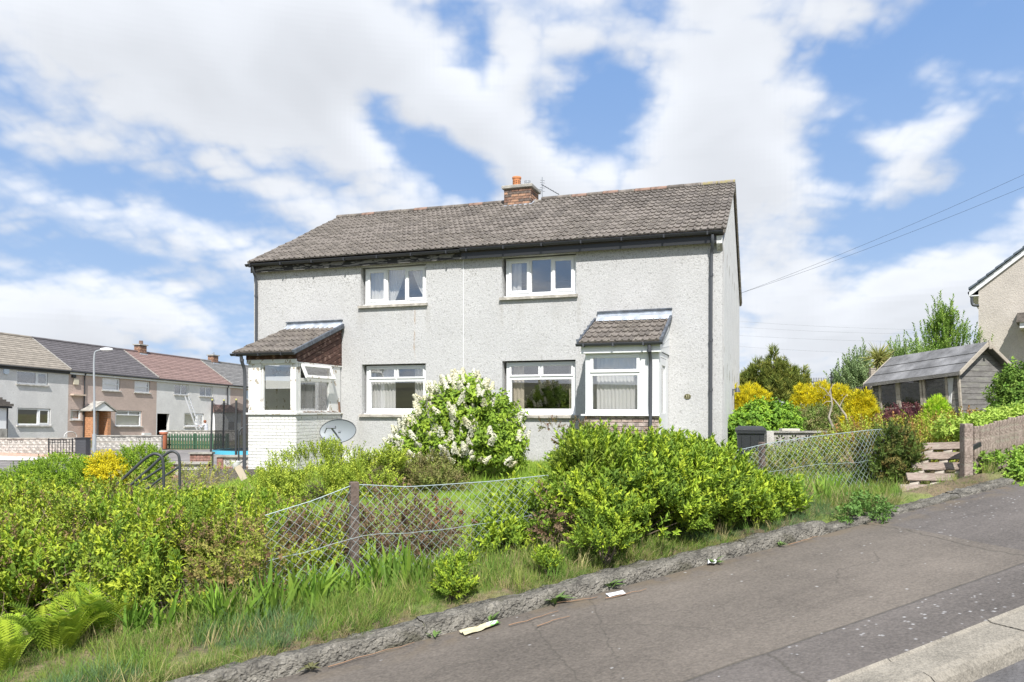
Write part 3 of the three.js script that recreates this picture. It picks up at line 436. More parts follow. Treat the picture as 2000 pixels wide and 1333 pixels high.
// eaves: fascia, gutter, downpipes
mat.flaking = std([1, 1, 1], 0.9, { map: tex(512, 128, (u, v) => { const n = tfbm(u, v, 16, 5, 211), k = smooth(0.08, 0.14, n); return [0, 1, 2].map((i) => lerp([0.035, 0.034, 0.034][i], [0.22, 0.21, 0.19][i], k)); }, [3.0, 0.5]), bumpMap: fineBump, bumpScale: 0.004 });
{
  new MB().box(-6.05, -0.12, 5.395, 5.60, 0.14, 0.165).build('fascia', mat.black, house);
  new MB().box(-HW, -6.06, 5.40, 5.60, 0.12, 0.145).build('fascia', mat.flaking, house);
  new MB().box(-HW, -0.002, 5.455, 5.475, 0.002, 0.118).build('soffit', std([0.30, 0.28, 0.23], 0.9), house);
  const club = extrude([[0, 5.24], [0.15, 5.38], [0.17, 5.60], [0, 5.60]], [], 0.12); club.rotateY(-Math.PI / 2); new MB().add(club).build('skew_corbel', mat.gable, house);
  const gut = (x0, x1, y, z, r, parent) => { const mb = new MB(), n = 8, seg = Math.ceil((x1 - x0) / 1.5); for (let k = 0; k < n; k++) { const a = Math.PI * k / n, b = Math.PI * (k + 1) / n, f = (t, x, R) => V(x, y - Math.sin(t) * R, z - Math.cos(t) * R); mb.quad(f(a, x0, r), f(a, x1, r), f(b, x1, r), f(b, x0, r)); mb.quad(f(a, x0, r - 0.005), f(b, x0, r - 0.005), f(b, x1, r - 0.005), f(a, x1, r - 0.005)); mb.tri(f(a, x0, r), f(b, x0, r), V(x0, y, z)).tri(f(a, x1, r), V(x1, y, z), f(b, x1, r)); } for (const dz of [-r, r]) mb.box(x0, x1, y - 0.004, y + 0.006, z + dz - 0.006, z + dz + 0.006); return mb.build('gutter', mat.gutter, parent); };
  const g1 = gut(-12.14, -6.06, 5.605, 0.225, 0.058, house), g2 = gut(-6.05, 0.02, 5.625, 0.225, 0.058, house);
  for (const [g, a, b, y] of [[g1, -12, -6.2, 5.605], [g2, -5.9, -0.3, 5.625]]) for (let x = a; x < b; x += 0.93) new MB().box(x, x + 0.035, y - 0.07, y + 0.008, 0.16, 0.292).build('bracket', mat.gutter, g);
  const pipe = (pts, r, collars, material) => { const m = new MB(); m.tube(smoothPath(pts, 40), r, 10); const p = m.build('downpipe', material, house); for (const [x, y, z] of collars) { const c = new MB(); c.cyl(x, y - 0.03, y + 0.03, z, r + 0.009, r + 0.009, 10); c.build('collar', material, p); } return p; };
  pipe([[-0.2, 5.56, 0.22], [-0.2, 5.45, 0.21], [-0.205, 5.33, 0.15], [-0.23, 5.2, 0.075], [-0.235, 5.05, 0.062], [-0.24, 4.6, 0.06], [-0.245, 3, 0.06], [-0.25, 0.5, 0.06]], 0.036, [[-0.236, 4.72, 0.061], [-0.244, 3.3, 0.06], [-0.246, 2.22, 0.06]], mat.darkGrey);
  pipe([[-11.94, 5.56, 0.22], [-11.94, 5.42, 0.18], [-11.95, 5.26, 0.075], [-11.95, 5, 0.06], [-11.95, 3, 0.06], [-11.95, 0.1, 0.06]], 0.034, [[-11.95, 4.8, 0.06], [-11.95, 3.4, 0.06]], mat.darkGrey);
  const cable = new MB(); cable.tube([V(-6.06, 5.42, 0.012), V(-6.058, 4.5, 0.012), V(-6.062, 3.2, 0.012), V(-6.06, 1.9, 0.012), V(-6.06, 0.5, 0.012)], 0.009, 6); cable.build('cable', mat.upvc, house);
}
// window units: an outer frame with mullions, opening sashes, panes; faces +z
function windowUnit(parent, x0, x1, y0, y1, z, cells, o = {}) {
  const w = sub('window', parent), fm = o.mat || mat.upvc, d = o.depth || 0.07;
  const inner = cells.map(([a, b, c, e]) => [x0 + (x1 - x0) * a, x0 + (x1 - x0) * b, y0 + (y1 - y0) * c, y0 + (y1 - y0) * e]);
  const g = extrude(rect(x0, x1, y0, y1), inner.map((q) => rect(...q).reverse()), d, 0.006); g.translate(0, 0, z - d); new MB().add(g).build('frame', fm, w);
  cells.forEach(([, , , , sash], i) => {
    let [a, b, c, e] = inner[i], zp = z - d * 0.6;
    if (sash) { const s = o.sash || 0.05, gg = extrude(rect(a - 0.012, b + 0.012, c - 0.012, e + 0.012), [rect(a + s, b - s, c + s, e - s).reverse()], 0.05, 0.006); gg.translate(0, 0, z - 0.028); new MB().add(gg).build('sash', fm, w); a += s; b -= s; c += s; e -= s; zp = z - 0.005; }
    mesh('pane', boxGeo(a - 0.006, b + 0.006, c - 0.006, e + 0.006, zp - 0.002, zp), mat.glass, w);
    if (sash && o.vent && sash !== 2) new MB().box(lerp(a, b, 0.18), lerp(a, b, 0.82), e + 0.02, e + 0.032, z + 0.02, z + 0.034).build('trickle_vent', fm, w);
  });
  return w;
}
mat.sill = std([1, 1, 1], 0.9, { map: mottle([0.42, 0.39, 0.34], 0.4, 0.6, 6, 221), bumpMap: fineBump, bumpScale: 0.003 });
const SR = -0.13;                                        // panes sit back in the reveals
for (const [k, [x0, x1, y0, y1]] of openings.entries()) {
  const cells = k < 2 ? [[0.05, 0.335, 0.12, 0.94, 1], [0.365, 0.64, 0.12, 0.94, 0], [0.67, 0.955, 0.12, 0.94, 1]] : [[0.055, 0.485, 0.735, 0.95, 1], [0.515, 0.95, 0.735, 0.95, 1], [0.075, 0.93, 0.12, 0.665, 0]];
  const w = windowUnit(house, x0 + 0.06, x1 - 0.012, y0 + 0.03, y1 - 0.03, SR, cells, { vent: k === 1 || k === 3, sash: k < 2 ? 0.055 : 0.035 });
  const s = new MB(); const g = extrude([[-0.2, -0.02], [0.075, -0.035], [0.075, 0.028], [-0.2, 0.045]], [], x1 - x0 + 0.09, 0); g.rotateY(-Math.PI / 2); g.translate(x1 + 0.045, y0, 0); s.add(g).build('sill', mat.sill, w);
  new MB().box(x0 + 0.03, x1 - 0.01, y0 + 0.028, y0 + 0.062, SR - 0.02, SR + 0.075).build('cill_nosing', mat.upvc, w);
}
// curtains behind the panes
function curtain(label, x0, x1, y0, y1, z, o = {}) {
  const t = onHouse('curtain', label, 'curtain', (x0 + x1) / 2, y0, z, o.group), n = 40, m = 8, p = [], idx = [], u = [], W = x1 - x0, H = y1 - y0, r = rng(Math.floor(x0 * 100 + y0 * 7 + 999));
  const ph = r() * 6;
  for (let j = 0; j <= m; j++) for (let i = 0; i <= n; i++) { const a = i / n, b = j / m, f = o.tie ? lerp(o.tie, 1, Math.pow(Math.abs(b - 0.15) / 0.85, 0.7)) : 1, x = (o.side === 'r' ? 1 - (1 - a) * f : a * f) * W - W / 2; p.push(x, b * H, 0.022 * Math.sin(a * (o.folds || 9) * 6.283 + ph + 0.4 * Math.sin(b * 3)) * (0.7 + 0.3 * Math.sin(a * 19))); u.push(a * W, b * H); }
  for (let j = 0; j < m; j++) for (let i = 0; i < n; i++) { const a = j * (n + 1) + i; idx.push(a, a + 1, a + n + 1, a + 1, a + n + 2, a + n + 1); }
  const g = new THREE.BufferGeometry(); g.setAttribute('position', new THREE.Float32BufferAttribute(p, 3)); g.setAttribute('uv', new THREE.Float32BufferAttribute(u, 2)); g.setIndex(idx); g.computeVertexNormals(); mesh('fabric', g, o.mat || mat.curtain, t);
  const rail = new MB(); rail.box(-W / 2, W / 2, H - 0.01, H + 0.02, -0.02, 0.01); rail.build('rail', mat.upvc, t); return t;
}
curtain('white net curtain drawn to one side behind the upstairs window over the brown-gabled porch side', -8.76, -8.2, 4.44, 5.34, -0.3, { folds: 6 });
curtain('white curtain tied back in the middle of the upstairs window of the older half', -8.2, -7.75, 4.44, 5.34, -0.33, { folds: 5, tie: 0.25 });
curtain('white curtain tied back against the party-wall side of the upstairs window', -7.6, -7.1, 4.44, 5.34, -0.3, { folds: 5, tie: 0.2, side: 'r' });
curtain('pale blind strip behind the first light of the upstairs window below the chimney', -4.93, -4.7, 4.48, 5.34, -0.34, { folds: 2 });
curtain('white vertical curtain gathered at the porch side of the ground-floor window with dark middle', -8.72, -8.02, 1.7, 2.88, -0.3, { folds: 8 });
curtain('white vertical curtain at the lilac side of the ground-floor window with dark middle', -7.5, -7.1, 1.7, 2.88, -0.3, { folds: 5 });
curtain('beige curtain at the lilac side of the ground-floor window mirroring the hill', -4.9, -4.62, 1.7, 2.9, -0.3, { folds: 3, mat: mat.beigeCurtain });
curtain('beige curtain at the porch side of the ground-floor window mirroring the hill', -3.5, -3.36, 1.7, 2.9, -0.3, { folds: 2, mat: mat.beigeCurtain });
// ---------- the two porches ----------
mat.pinkBricks = [[0.44, 0.35, 0.30], [0.47, 0.37, 0.33], [0.40, 0.33, 0.30], [0.46, 0.33, 0.28]].map((c, i) => bk(c, 231 + i));
mat.whiteBricks = [0, 1, 2].map((i) => std([1, 1, 1], 0.8, { map: tex(128, 128, (u, v) => { const n = tfbm(u, v, 6, 4, 241 + i), k = smooth(0.36, 0.46, n); return [0, 1, 2].map((q) => lerp([0.74, 0.735, 0.71][q] * (1 + 0.08 * n), [0.42, 0.39, 0.34][q], k)); }, 0.4), bumpMap: fineBump, bumpScale: 0.003 }));
mat.whiteJoint = std([0.62, 0.61, 0.58], 0.9);
mat.redBoard = std([1, 1, 1], 0.85, { map: tex(256, 256, (u, v) => { const n = tfbm(u, v * 0.5, 8, 5, 251), g = tnoise(u * 0.2, v, 90, 255), k = smooth(0.2, 0.5, n + 0.35 * g) * 0.7; return [0, 1, 2].map((i) => lerp([0.095, 0.046, 0.034][i] * (1 + 0.7 * n + 0.25 * g), [0.36, 0.25, 0.2][i], k)); }, [0.9, 0.4]), bumpMap: fineBump, bumpScale: 0.002 });
function porchRoof(p, x0, x1, zf, yf, yb, seed) {
  const r = sub('porch_roof', p), L = Math.hypot(zf, yb - yf), ang = Math.atan2(yb - yf, zf), rows = 5, cols = Math.round((x1 - x0) / 0.3), w = (x1 - x0) / cols, gauge = L / rows, rr = rng(seed);
  const vs = [0, 1].map((k) => rollTile(w - 0.003, gauge + 0.05, 0.034, 0.034, 2, k)), q = new THREE.Quaternion().setFromEuler(new THREE.Euler(-(Math.PI / 2 - ang), 0, 0));
  for (let i = 0; i < rows; i++) for (let j = 0; j < cols; j++) { const m = mesh('porch_tile', vs[(i + j) % 2], mat.tiles[Math.floor(rr() * 3.4)], r), s = i * gauge; m.position.set(x0 + w * (j + 0.5), yf + s * Math.sin(ang) + (rr() - 0.5) * 0.004, zf - s * Math.cos(ang)); m.quaternion.copy(q); m.rotateZ((rr() - 0.5) * 0.01); }
  const g = extrude([[-zf + 0.03, yf - 0.005], [0, yb - 0.01], [0, yb - 0.07], [-zf + 0.03, yf - 0.06]], [], x1 - x0 - 0.02); g.rotateY(Math.PI / 2); g.translate(x0 + 0.01, 0, 0); new MB().add(g).build('boarding', std([0.07, 0.06, 0.05], 0.9), r);
  return r;
}
function halfGutter(p, x0, x1, y, z, r, m) { const mb = new MB(), n = 8; for (let k = 0; k < n; k++) { const a = Math.PI * k / n, b = Math.PI * (k + 1) / n, f = (t, x, R) => V(x, y - Math.sin(t) * R, z - Math.cos(t) * R); mb.quad(f(a, x0, r), f(a, x1, r), f(b, x1, r), f(b, x0, r)).tri(f(a, x0, r), f(b, x0, r), V(x0, y, z)).tri(f(a, x1, r), V(x1, y, z), f(b, x1, r)); } for (const dz of [-r, r]) mb.box(x0, x1, y - 0.004, y + 0.008, z + dz - 0.006, z + dz + 0.006); const g = mb.build('gutter', m, p); for (let x = x0 + 0.15; x < x1; x += 0.62) new MB().box(x, x + 0.03, y - r - 0.01, y + 0.01, z - r - 0.01, z + r + 0.012).build('bracket', m, g); return g; }
{ // porch beside the number plate: white uPVC over pinkish brick
  const p = sub('porch', house), x0 = -2.72, x1 = -1.17, zf = 1.5;
  const walls = sub('porch_wall', house);
  new MB().box(x0 + 0.015, x1 - 0.015, 0.3, 1.66, zf - 0.13, zf - 0.012).box(x0 + 0.015, x0 + 0.13, 0.3, 1.66, 0, zf - 0.131).build('core', mat.mortar, walls);
  brickFace(walls, 'brick', mat.pinkBricks, x0, x1, 0.62, 1.66, (m, a, y, o) => m.position.set(a, y, zf + o), 41, 0.215, 0.072, 0.011, 0.02);
  brickFace(walls, 'brick', mat.pinkBricks, 0, zf, 0.62, 1.66, (m, a, y, o) => { m.position.set(x0 + o, y, a); m.rotation.y = -Math.PI / 2; }, 42, 0.215, 0.072, 0.011, 0.02);
  new MB().box(x0 - 0.06, x1 + 0.02, 1.665, 1.70, zf - 0.1, zf + 0.07).build('sill', mat.upvc, p);
  const w = windowUnit(p, x0 + 0.02, -1.40, 1.70, 2.985, zf, [[0.09, 0.87, 0.68, 0.95, 1], [0.115, 0.84, 0.075, 0.62, 0]], { vent: true, sash: 0.055 });
  new MB().box(-1.397, x1, 1.70, 2.985, zf - 0.07, zf - 0.004).build('corner_panel', mat.upvc, p);
  new MB().box(x0 + 0.02, x0 + 0.07, 1.70, 2.985, 0.001, zf - 0.072).build('side_panel', mat.upvc, p);
  // side entrance
  const s = sub('side', p, [x1, 0, zf - 0.072], Math.PI / 2); const dg = extrude(rect(0.03, 1.40, 0.6, 2.985), [rect(0.2, 1.1, 0.62, 2.88).reverse()], 0.07, 0.005); dg.translate(0, 0, -0.07); new MB().add(dg).build('door_frame', mat.upvc, s);
  const leaf = extrude(rect(0.21, 1.09, 0.63, 2.87), [rect(0.36, 0.94, 1.72, 2.72).reverse()], 0.05, 0.006); leaf.translate(0, 0, -0.05); new MB().add(leaf).build('door', mat.upvc, s); mesh('pane', boxGeo(0.355, 0.945, 1.715, 2.725, -0.03, -0.028), mat.glass, s);
  new MB().box(x0 - 0.05, x1 + 0.04, 2.985, 3.135, zf - 0.1, zf + 0.09).box(x0 - 0.07, x1 + 0.06, 2.965, 2.99, zf - 0.1, zf + 0.11).build('fascia', mat.upvc, p);
  const side = extrude([[-zf - 0.02, 3.0], [0, 3.0], [0, 3.76], [-zf - 0.02, 3.12]], [], 0.03); side.rotateY(Math.PI / 2); side.translate(x1 - 0.005, 0, 0); new MB().add(side).build('gable_board', mat.upvc, p);
  const lines = new MB(); for (const k of [0.25, 0.5, 0.75]) lines.bar(V(x1 + 0.027, lerp(3.12, 3.02, k), zf - 0.05), V(x1 + 0.027, lerp(3.72, 3.02, k), 0.02), 0.004, 0.012); lines.build('board_joint', std([0.5, 0.51, 0.52], 0.5), p);
  porchRoof(p, x0 - 0.08, x1 + 0.05, zf + 0.2, 3.17, 3.82, 51);
  const vm = new MB(); vm.bar(V(x1 + 0.065, 3.165, zf + 0.2), V(x1 + 0.065, 3.85, 0.02), 0.05, 0.085).bar(V(x0 - 0.1, 3.165, zf + 0.2), V(x0 - 0.1, 3.85, 0.02), 0.04, 0.075); vm.build('dry_verge', mat.leadDark, p);
  for (let k = 0; k < 5; k++) { const t = (k + 0.1) / 5; new MB().box(x0 - 0.125, x0 - 0.075, 0, 0.05, -0.06, 0.06).geo(); const c = new MB(); for (const x of [x1 + 0.068, x0 - 0.102]) c.box(x - 0.03, x + 0.03, lerp(3.2, 3.85, t), lerp(3.2, 3.85, t) + 0.045, lerp(zf + 0.2, 0, t) - 0.07, lerp(zf + 0.2, 0, t) + 0.03); c.build('verge_cap', mat.leadDark, p); }
  halfGutter(p, x0 - 0.14, x1 + 0.1, 3.155, zf + 0.17, 0.05, mat.darkGrey);
  const fl = new MB(); fl.box(-2.76, -1.09, 3.83, 4.0, 0.002, 0.02).quad(V(-2.76, 3.9, 0.022), V(-2.76, 3.79, 0.2), V(-1.09, 3.79, 0.2), V(-1.09, 3.9, 0.022)); fl.build('flashing', mat.lead, p); new MB().bar(V(-2.77, 4.01, 0.03), V(-1.08, 4.03, 0.03), 0.05, 0.03).build('flashing_cover', mat.leadDark, p);
  const dp = new MB(); dp.tube(smoothPath([[-1.34, 3.1, zf + 0.17], [-1.335, 2.98, zf + 0.16], [-1.33, 2.8, zf + 0.055], [-1.33, 2.4, zf + 0.045], [-1.33, 1.6, zf + 0.06], [-1.33, 0.6, zf + 0.05]], 30), 0.036, 10); dp.cyl(-1.337, 2.96, 3.02, zf + 0.165, 0.046, 0.046, 10); dp.build('downpipe', mat.darkGrey, p);
}
curtain('white vertical blind hanging inside the white porch window above pinkish brick', -2.5, -1.62, 1.72, 2.9, 1.28, { folds: 11 });
{ // older porch: flaking white timber over white-painted brick, reddish boarded gable
  const p = sub('porch', house), x0 = -10.73, x1 = -9.42, zf = 2.0;
  const walls = sub('porch_wall', house);
  new MB().box(x0 + 0.01, x1 - 0.012, -0.1, 1.67, zf - 0.13, zf - 0.010).box(x1 - 0.13, x1 - 0.010, -0.1, 1.67, 0, zf - 0.131).box(x0 + 0.01, x0 + 0.12, -0.1, 1.67, 0, zf - 0.131).build('core', mat.whiteJoint, walls);
  brickFace(walls, 'brick', mat.whiteBricks, x0, x1, 0.2, 1.67, (m, a, y, o) => m.position.set(a, y, zf + o), 43, 0.215, 0.068, 0.008, 0.02);
  brickFace(walls, 'brick', mat.whiteBricks, 0, zf - 0.02, 0.2, 1.67, (m, a, y, o) => { m.position.set(x1 + o, y, a); m.rotation.y = Math.PI / 2; }, 44, 0.215, 0.068, 0.008, 0.02);
  const sill = new MB(); sill.box(x0 - 0.03, x1 + 0.05, 1.675, 1.72, zf - 0.12, zf + 0.05).box(x1 - 0.1, x1 + 0.05, 1.675, 1.72, 0.0, zf - 0.121); sill.build('sill', mat.whitePaint, p);
  const chips = new MB(), r = rng(61); for (let k = 0; k < 9; k++) { const z = 0.2 + r() * 1.5, y = 1.723; chips.bar(V(x1 + 0.03, y, z), V(x1 + 0.02 + r() * 0.03, y + r() * 0.02, z + 0.08 + r() * 0.2), 0.03, 0.012); } chips.bar(V(x1 + 0.03, 1.72, 0.13), V(x1 + 0.03, 1.98, 0.16), 0.012, 0.05); chips.build('rotten_wood', std([0.20, 0.12, 0.08], 0.95), p);
  new MB().box(x0, -10.37, 1.72, 2.87, zf - 0.1, zf - 0.005).box(-9.56, x1, 1.72, 2.87, zf - 0.1, zf - 0.005).build('post', mat.whitePaint, p);
  windowUnit(p, -10.367, -9.563, 1.722, 2.868, zf - 0.03, [[0.04, 0.96, 0.05, 0.97, 0]], { mat: mat.whitePaint, depth: 0.06 });
  new MB().box(x0 + 0.01, x0 + 0.06, 1.72, 2.87, 0.0, zf - 0.101).build('side_panel', mat.whitePaint, p);
  // side light with its top vent pushed open
  const s = sub('side', p, [x1, 0, zf - 0.1], Math.PI / 2);
  const fr = extrude(rect(0.02, 1.86, 1.72, 2.87), [rect(0.10, 1.32, 1.77, 2.46).reverse(), rect(0.10, 1.32, 2.53, 2.83).reverse()], 0.06, 0.005); fr.translate(0, 0, -0.06); new MB().add(fr).build('frame', mat.whitePaint, s); mesh('pane', boxGeo(0.095, 1.325, 1.765, 2.465, -0.04, -0.038), mat.glass, s);
  const vent = extrude(rect(-0.64, 0.64, -0.36, 0), [rect(-0.56, 0.56, -0.29, -0.07).reverse()], 0.045, 0.005); const vm = mesh('vent_sash', new MB().add(vent).geo(), mat.whitePaint, s); vm.position.set(0.71, 2.85, 0.005); vm.rotation.x = -0.42; const vp = mesh('vent_pane', boxGeo(-0.565, 0.565, -0.295, -0.065, 0.02, 0.022), mat.glass, s); vp.position.copy(vm.position); vp.rotation.copy(vm.rotation);
  new MB().box(x0 - 0.05, x1 + 0.01, 2.965, 3.11, zf - 0.02, zf + 0.012).build('fascia', mat.redBoard, p); new MB().box(x0 - 0.03, x1 + 0.02, 2.872, 2.962, zf - 0.06, zf + 0.02).build('header', mat.whitePaint, p); new MB().box(x1 - 0.06, x1 + 0.025, 2.872, 2.90, 0.0, zf - 0.062).build('trim', mat.whitePaint, p);
  // gable boards run parallel to the roof
  const A = [zf + 0.02, 3.09], B = [0.0, 3.86], base = 2.905, nb = 9, dir = [B[0] - A[0], B[1] - A[1]], Ld = Math.hypot(...dir), nrm = [dir[1] / Ld, -dir[0] / Ld].map((v) => -Math.abs(v)); nrm[0] = -Math.abs(dir[1]) / Ld; nrm[1] = -Math.abs(dir[0]) / Ld;
  for (let k = 0; k < nb; k++) { // clip each sloping board to the triangle
    const o0 = k * 0.112 + 0.007, o1 = (k + 1) * 0.112 - 0.007, ln = (o, t) => [A[0] + nrm[0] * o + dir[0] * t, A[1] + nrm[1] * o + dir[1] * t];
    const poly = [ln(o0, -0.3), ln(o0, 1.3), ln(o1, 1.3), ln(o1, -0.3)];
    const clip = (P, f) => { const out = []; for (let i = 0; i < P.length; i++) { const a = P[i], b = P[(i + 1) % P.length], fa = f(a), fb = f(b); if (fa >= 0) out.push(a); if (fa * fb < 0) { const t = fa / (fa - fb); out.push([lerp(a[0], b[0], t), lerp(a[1], b[1], t)]); } } return out; };
    let q = clip(poly, (v) => v[1] - base); q = clip(q, (v) => v[0]); q = clip(q, (v) => zf + 0.0 - v[0]); if (q.length < 3) continue;
    const g = extrude(q.map(([z, y]) => [-z, y]), [], 0.02, 0.004); g.rotateY(Math.PI / 2); g.translate(x1, 0, 0); new MB().add(g).build('board', mat.redBoard, p);
  }
  new MB().add((() => { const g = extrude([[-zf, 2.9], [0, 2.9], [0, 3.82], [-zf, 3.08]], [], 0.02); g.rotateY(Math.PI / 2); g.translate(x1 - 0.025, 0, 0); return g; })()).build('gable_backing', std([0.03, 0.015, 0.012], 0.9), p);
  porchRoof(p, x0 - 0.3, x1 + 0.06, zf + 0.2, 3.115, 3.9, 52);
  new MB().bar(V(x1 + 0.075, 3.10, zf + 0.22), V(x1 + 0.075, 3.93, 0.02), 0.05, 0.1).build('dry_verge', mat.leadDark, p);
  for (let k = 0; k < 3; k++) new MB().bar(V(x1 + 0.085, lerp(3.115, 3.93, k / 3), lerp(zf + 0.22, 0, k / 3)), V(x1 + 0.085, lerp(3.115, 3.93, (k + 0.9) / 3), lerp(zf + 0.22, 0, (k + 0.9) / 3)), 0.06, 0.085).build('verge_cap', mat.leadDark, p);
  halfGutter(p, x0 - 0.34, x1 + 0.09, 3.10, zf + 0.18, 0.052, mat.gutter);
  const fl = new MB(); fl.box(-11.03, -9.38, 3.9, 4.04, 0.002, 0.02).quad(V(-11.03, 3.97, 0.022), V(-11.03, 3.86, 0.2), V(-9.38, 3.86, 0.2), V(-9.38, 3.97, 0.022)); fl.build('flashing', mat.lead, p); new MB().bar(V(-11.04, 4.06, 0.03), V(-9.37, 4.07, 0.03), 0.05, 0.03).build('flashing_cover', mat.leadDark, p);
  const dp = new MB(); dp.tube(smoothPath([[-10.80, 3.05, zf + 0.17], [-10.80, 2.9, zf + 0.13], [-10.80, 2.74, zf + 0.05], [-10.80, 1.5, zf + 0.045], [-10.80, 0.1, zf + 0.045]], 26), 0.04, 10); dp.cyl(-10.80, 2.92, 2.98, zf + 0.14, 0.05, 0.05, 10); dp.build('downpipe', mat.darkGrey, p);
}
{ const b = onHouse('roller_blind', 'white roller blind half drawn in the older porch window', 'blind', -9.965, 2.3, 1.88); new MB().box(-0.36, 0.36, 0, 0.27, 0, 0.006).build('fabric', mat.curtain, b); new MB().box(-0.36, 0.36, -0.015, 0, -0.004, 0.01).build('bottom_bar', mat.upvc, b); }
{ // inner door with leaded light seen through the older porch
  const d = onHouse('inner_door', 'white panelled inner door with leaded glass inside the older porch', 'door', -10.05, 0.3, -0.1); const g = extrude(rect(-0.44, 0.44, 0, 2.4), [rect(-0.24, 0.24, 1.2, 2.1).reverse()], 0.05, 0.006); new MB().add(g).build('leaf', mat.upvc, d); mesh('pane', boxGeo(-0.24, 0.24, 1.2, 2.1, 0.02, 0.024), mat.glass, d);
  const l = new MB(); for (const x of [-0.12, 0, 0.12]) l.bar(V(x, 1.2, 0.03), V(x, 2.1, 0.03), 0.008); for (const y of [1.4, 1.6, 1.8]) l.bar(V(-0.24, y, 0.03), V(0.24, y, 0.03), 0.008); l.bar(V(0, 1.5, 0.03), V(0.1, 1.65, 0.03), 0.01).bar(V(0.1, 1.65, 0.03), V(0, 1.8, 0.03), 0.01); l.build('leading', mat.leadDark, d);
  const d2 = onHouse('inner_door', 'white inner door behind the glass of the uPVC porch', 'door', -2.02, 0.7, -0.1); new MB().add(extrude(rect(-0.5, 0.5, 0, 2.05), [rect(-0.2, 0.3, 1.0, 1.8).reverse()], 0.05, 0.006)).build('leaf', mat.upvc, d2); mesh('pane', boxGeo(-0.2, 0.3, 1.0, 1.8, 0.02, 0.024), mat.glass, d2);
}
{ // number plate
  const o = onHouse('number_plate', 'small oval bronze house number plate reading 15 on the roughcast', 'number plate', -0.75, 2.08, 0.0); const s = new THREE.Shape(); s.absellipse(0, 0, 0.07, 0.055, 0, Math.PI * 2); const g = new THREE.ExtrudeGeometry(s, { depth: 0.012, bevelEnabled: true, bevelSize: 0.004, bevelThickness: 0.004, curveSegments: 24 }); mesh('plate', g, std([0.07, 0.065, 0.03], 0.45, { metalness: 0.5 }), o);
  const t = new TextGeometry('15', { font, size: 0.055, depth: 0.004, curveSegments: 4 }); t.translate(-0.042, -0.02, 0.0165); mesh('numerals', t, std([0.62, 0.58, 0.36], 0.5, { metalness: 0.3 }), o);
  const rim = new MB(), ring = []; for (let k = 0; k <= 28; k++) ring.push(V(0.066 * Math.cos(k / 28 * 6.283), 0.051 * Math.sin(k / 28 * 6.283), 0.016)); rim.tube(ring, 0.004, 5); rim.build('rim', std([0.4, 0.37, 0.2], 0.5, { metalness: 0.3 }), o);
}
{ // satellite dish in front of the older porch
  const o = onHouse('satellite_dish', 'grey oval satellite dish with a bracket printed mesh front by the white porch', 'satellite dish', -8.83, 0.3, 1.15);
  const p = [], idx = [], u = [], N = 32, R = 8; for (let j = 0; j <= R; j++) for (let i = 0; i < N; i++) { const a = i / N * 6.283, q = j / R; p.push(0.49 * q * Math.cos(a), 0.29 * q * Math.sin(a), 0.10 * q * q - 0.1); u.push(q * Math.cos(a), q * Math.sin(a)); }
  for (let j = 0; j < R; j++) for (let i = 0; i < N; i++) { const a = j * N + i, b = j * N + (i + 1) % N; idx.push(a, b, a + N, b, b + N, a + N); }
  const g = new THREE.BufferGeometry(); g.setAttribute('position', new THREE.Float32BufferAttribute(p, 3)); g.setAttribute('uv', new THREE.Float32BufferAttribute(u, 2)); g.setIndex(idx); g.computeVertexNormals();
  const grp = sub('reflector', o, [0, 0.98, 0]); grp.rotation.x = -0.3; const dm = std([0.27, 0.30, 0.32], 0.5, { side: THREE.DoubleSide }); mesh('bowl', g, dm, grp); const rim = new MB(), ring = []; for (let k = 0; k <= 40; k++) ring.push(V(0.49 * Math.cos(k / 40 * 6.283), 0.29 * Math.sin(k / 40 * 6.283), 0)); rim.tube(ring, 0.009, 5); rim.build('rim', mat.darkGrey, grp);
  const arm = new MB(); arm.bar(V(0.12, -0.25, -0.06), V(0.02, -0.02, 0.32), 0.03); arm.box(-0.1, 0.13, -0.03, 0.03, 0.3, 0.36); arm.bar(V(-0.1, 0.0, 0.33), V(-0.16, -0.14, 0.3), 0.025); arm.build('feed_arm', std([0.20, 0.215, 0.235], 0.5), grp);
  new MB().cyl(0, -0.3, 0.95, -0.16, 0.025, 0.025, 8).bar(V(0, 0.9, -0.16), V(0, 0.98, -0.08), 0.06).build('mast', mat.galv, o);
}
{ // gable wall lamp and overhead service wires
  const o = onHouse('wall_lamp', 'small dark outdoor lamp fixed to the white gable', 'lamp', 0.006, 2.25, -4.0); new MB().box(0, 0.03, -0.09, 0.09, -0.05, 0.05).build('back_plate', mat.darkGrey, o); const g = new THREE.LatheGeometry([[0.0, 0.1], [0.04, 0.1], [0.075, -0.02], [0.07, -0.02], [0, -0.015]].map((q) => new THREE.Vector2(...q)), 12); g.translate(0.13, 0.02, 0); mesh('hood', g, mat.darkGrey, o); new MB().bar(V(0.02, 0.05, 0), V(0.13, 0.11, 0), 0.025).build('arm', mat.darkGrey, o);
}
// ---------- plants ----------
const leafMat = (t = 0.35, rough = 0.6) => new THREE.MeshPhysicalMaterial({ color: 0xffffff, roughness: rough, specularIntensity: 0.35, transmission: t, thickness: 0, side: THREE.DoubleSide });
mat.leaf = leafMat(0.22, 0.7); mat.softLeaf = leafMat(0.25, 0.95); mat.petal = leafMat(0.2, 0.9); mat.needle = leafMat(0.15, 0.8);
mat.bark = std([1, 1, 1], 0.95, { map: mottle([0.17, 0.13, 0.095], 0.5, 0.3, 6, 301, 128) });
mat.greyBark = std([1, 1, 1], 0.95, { map: mottle([0.36, 0.32, 0.26], 0.4, 0.3, 6, 303, 128) });
mat.deadStem = std([0.20, 0.15, 0.105], 0.95);
const rv = (r) => { const z = r() * 2 - 1, a = r() * 6.2832, q = Math.sqrt(1 - z * z); return V(q * Math.cos(a), z, q * Math.sin(a)); };
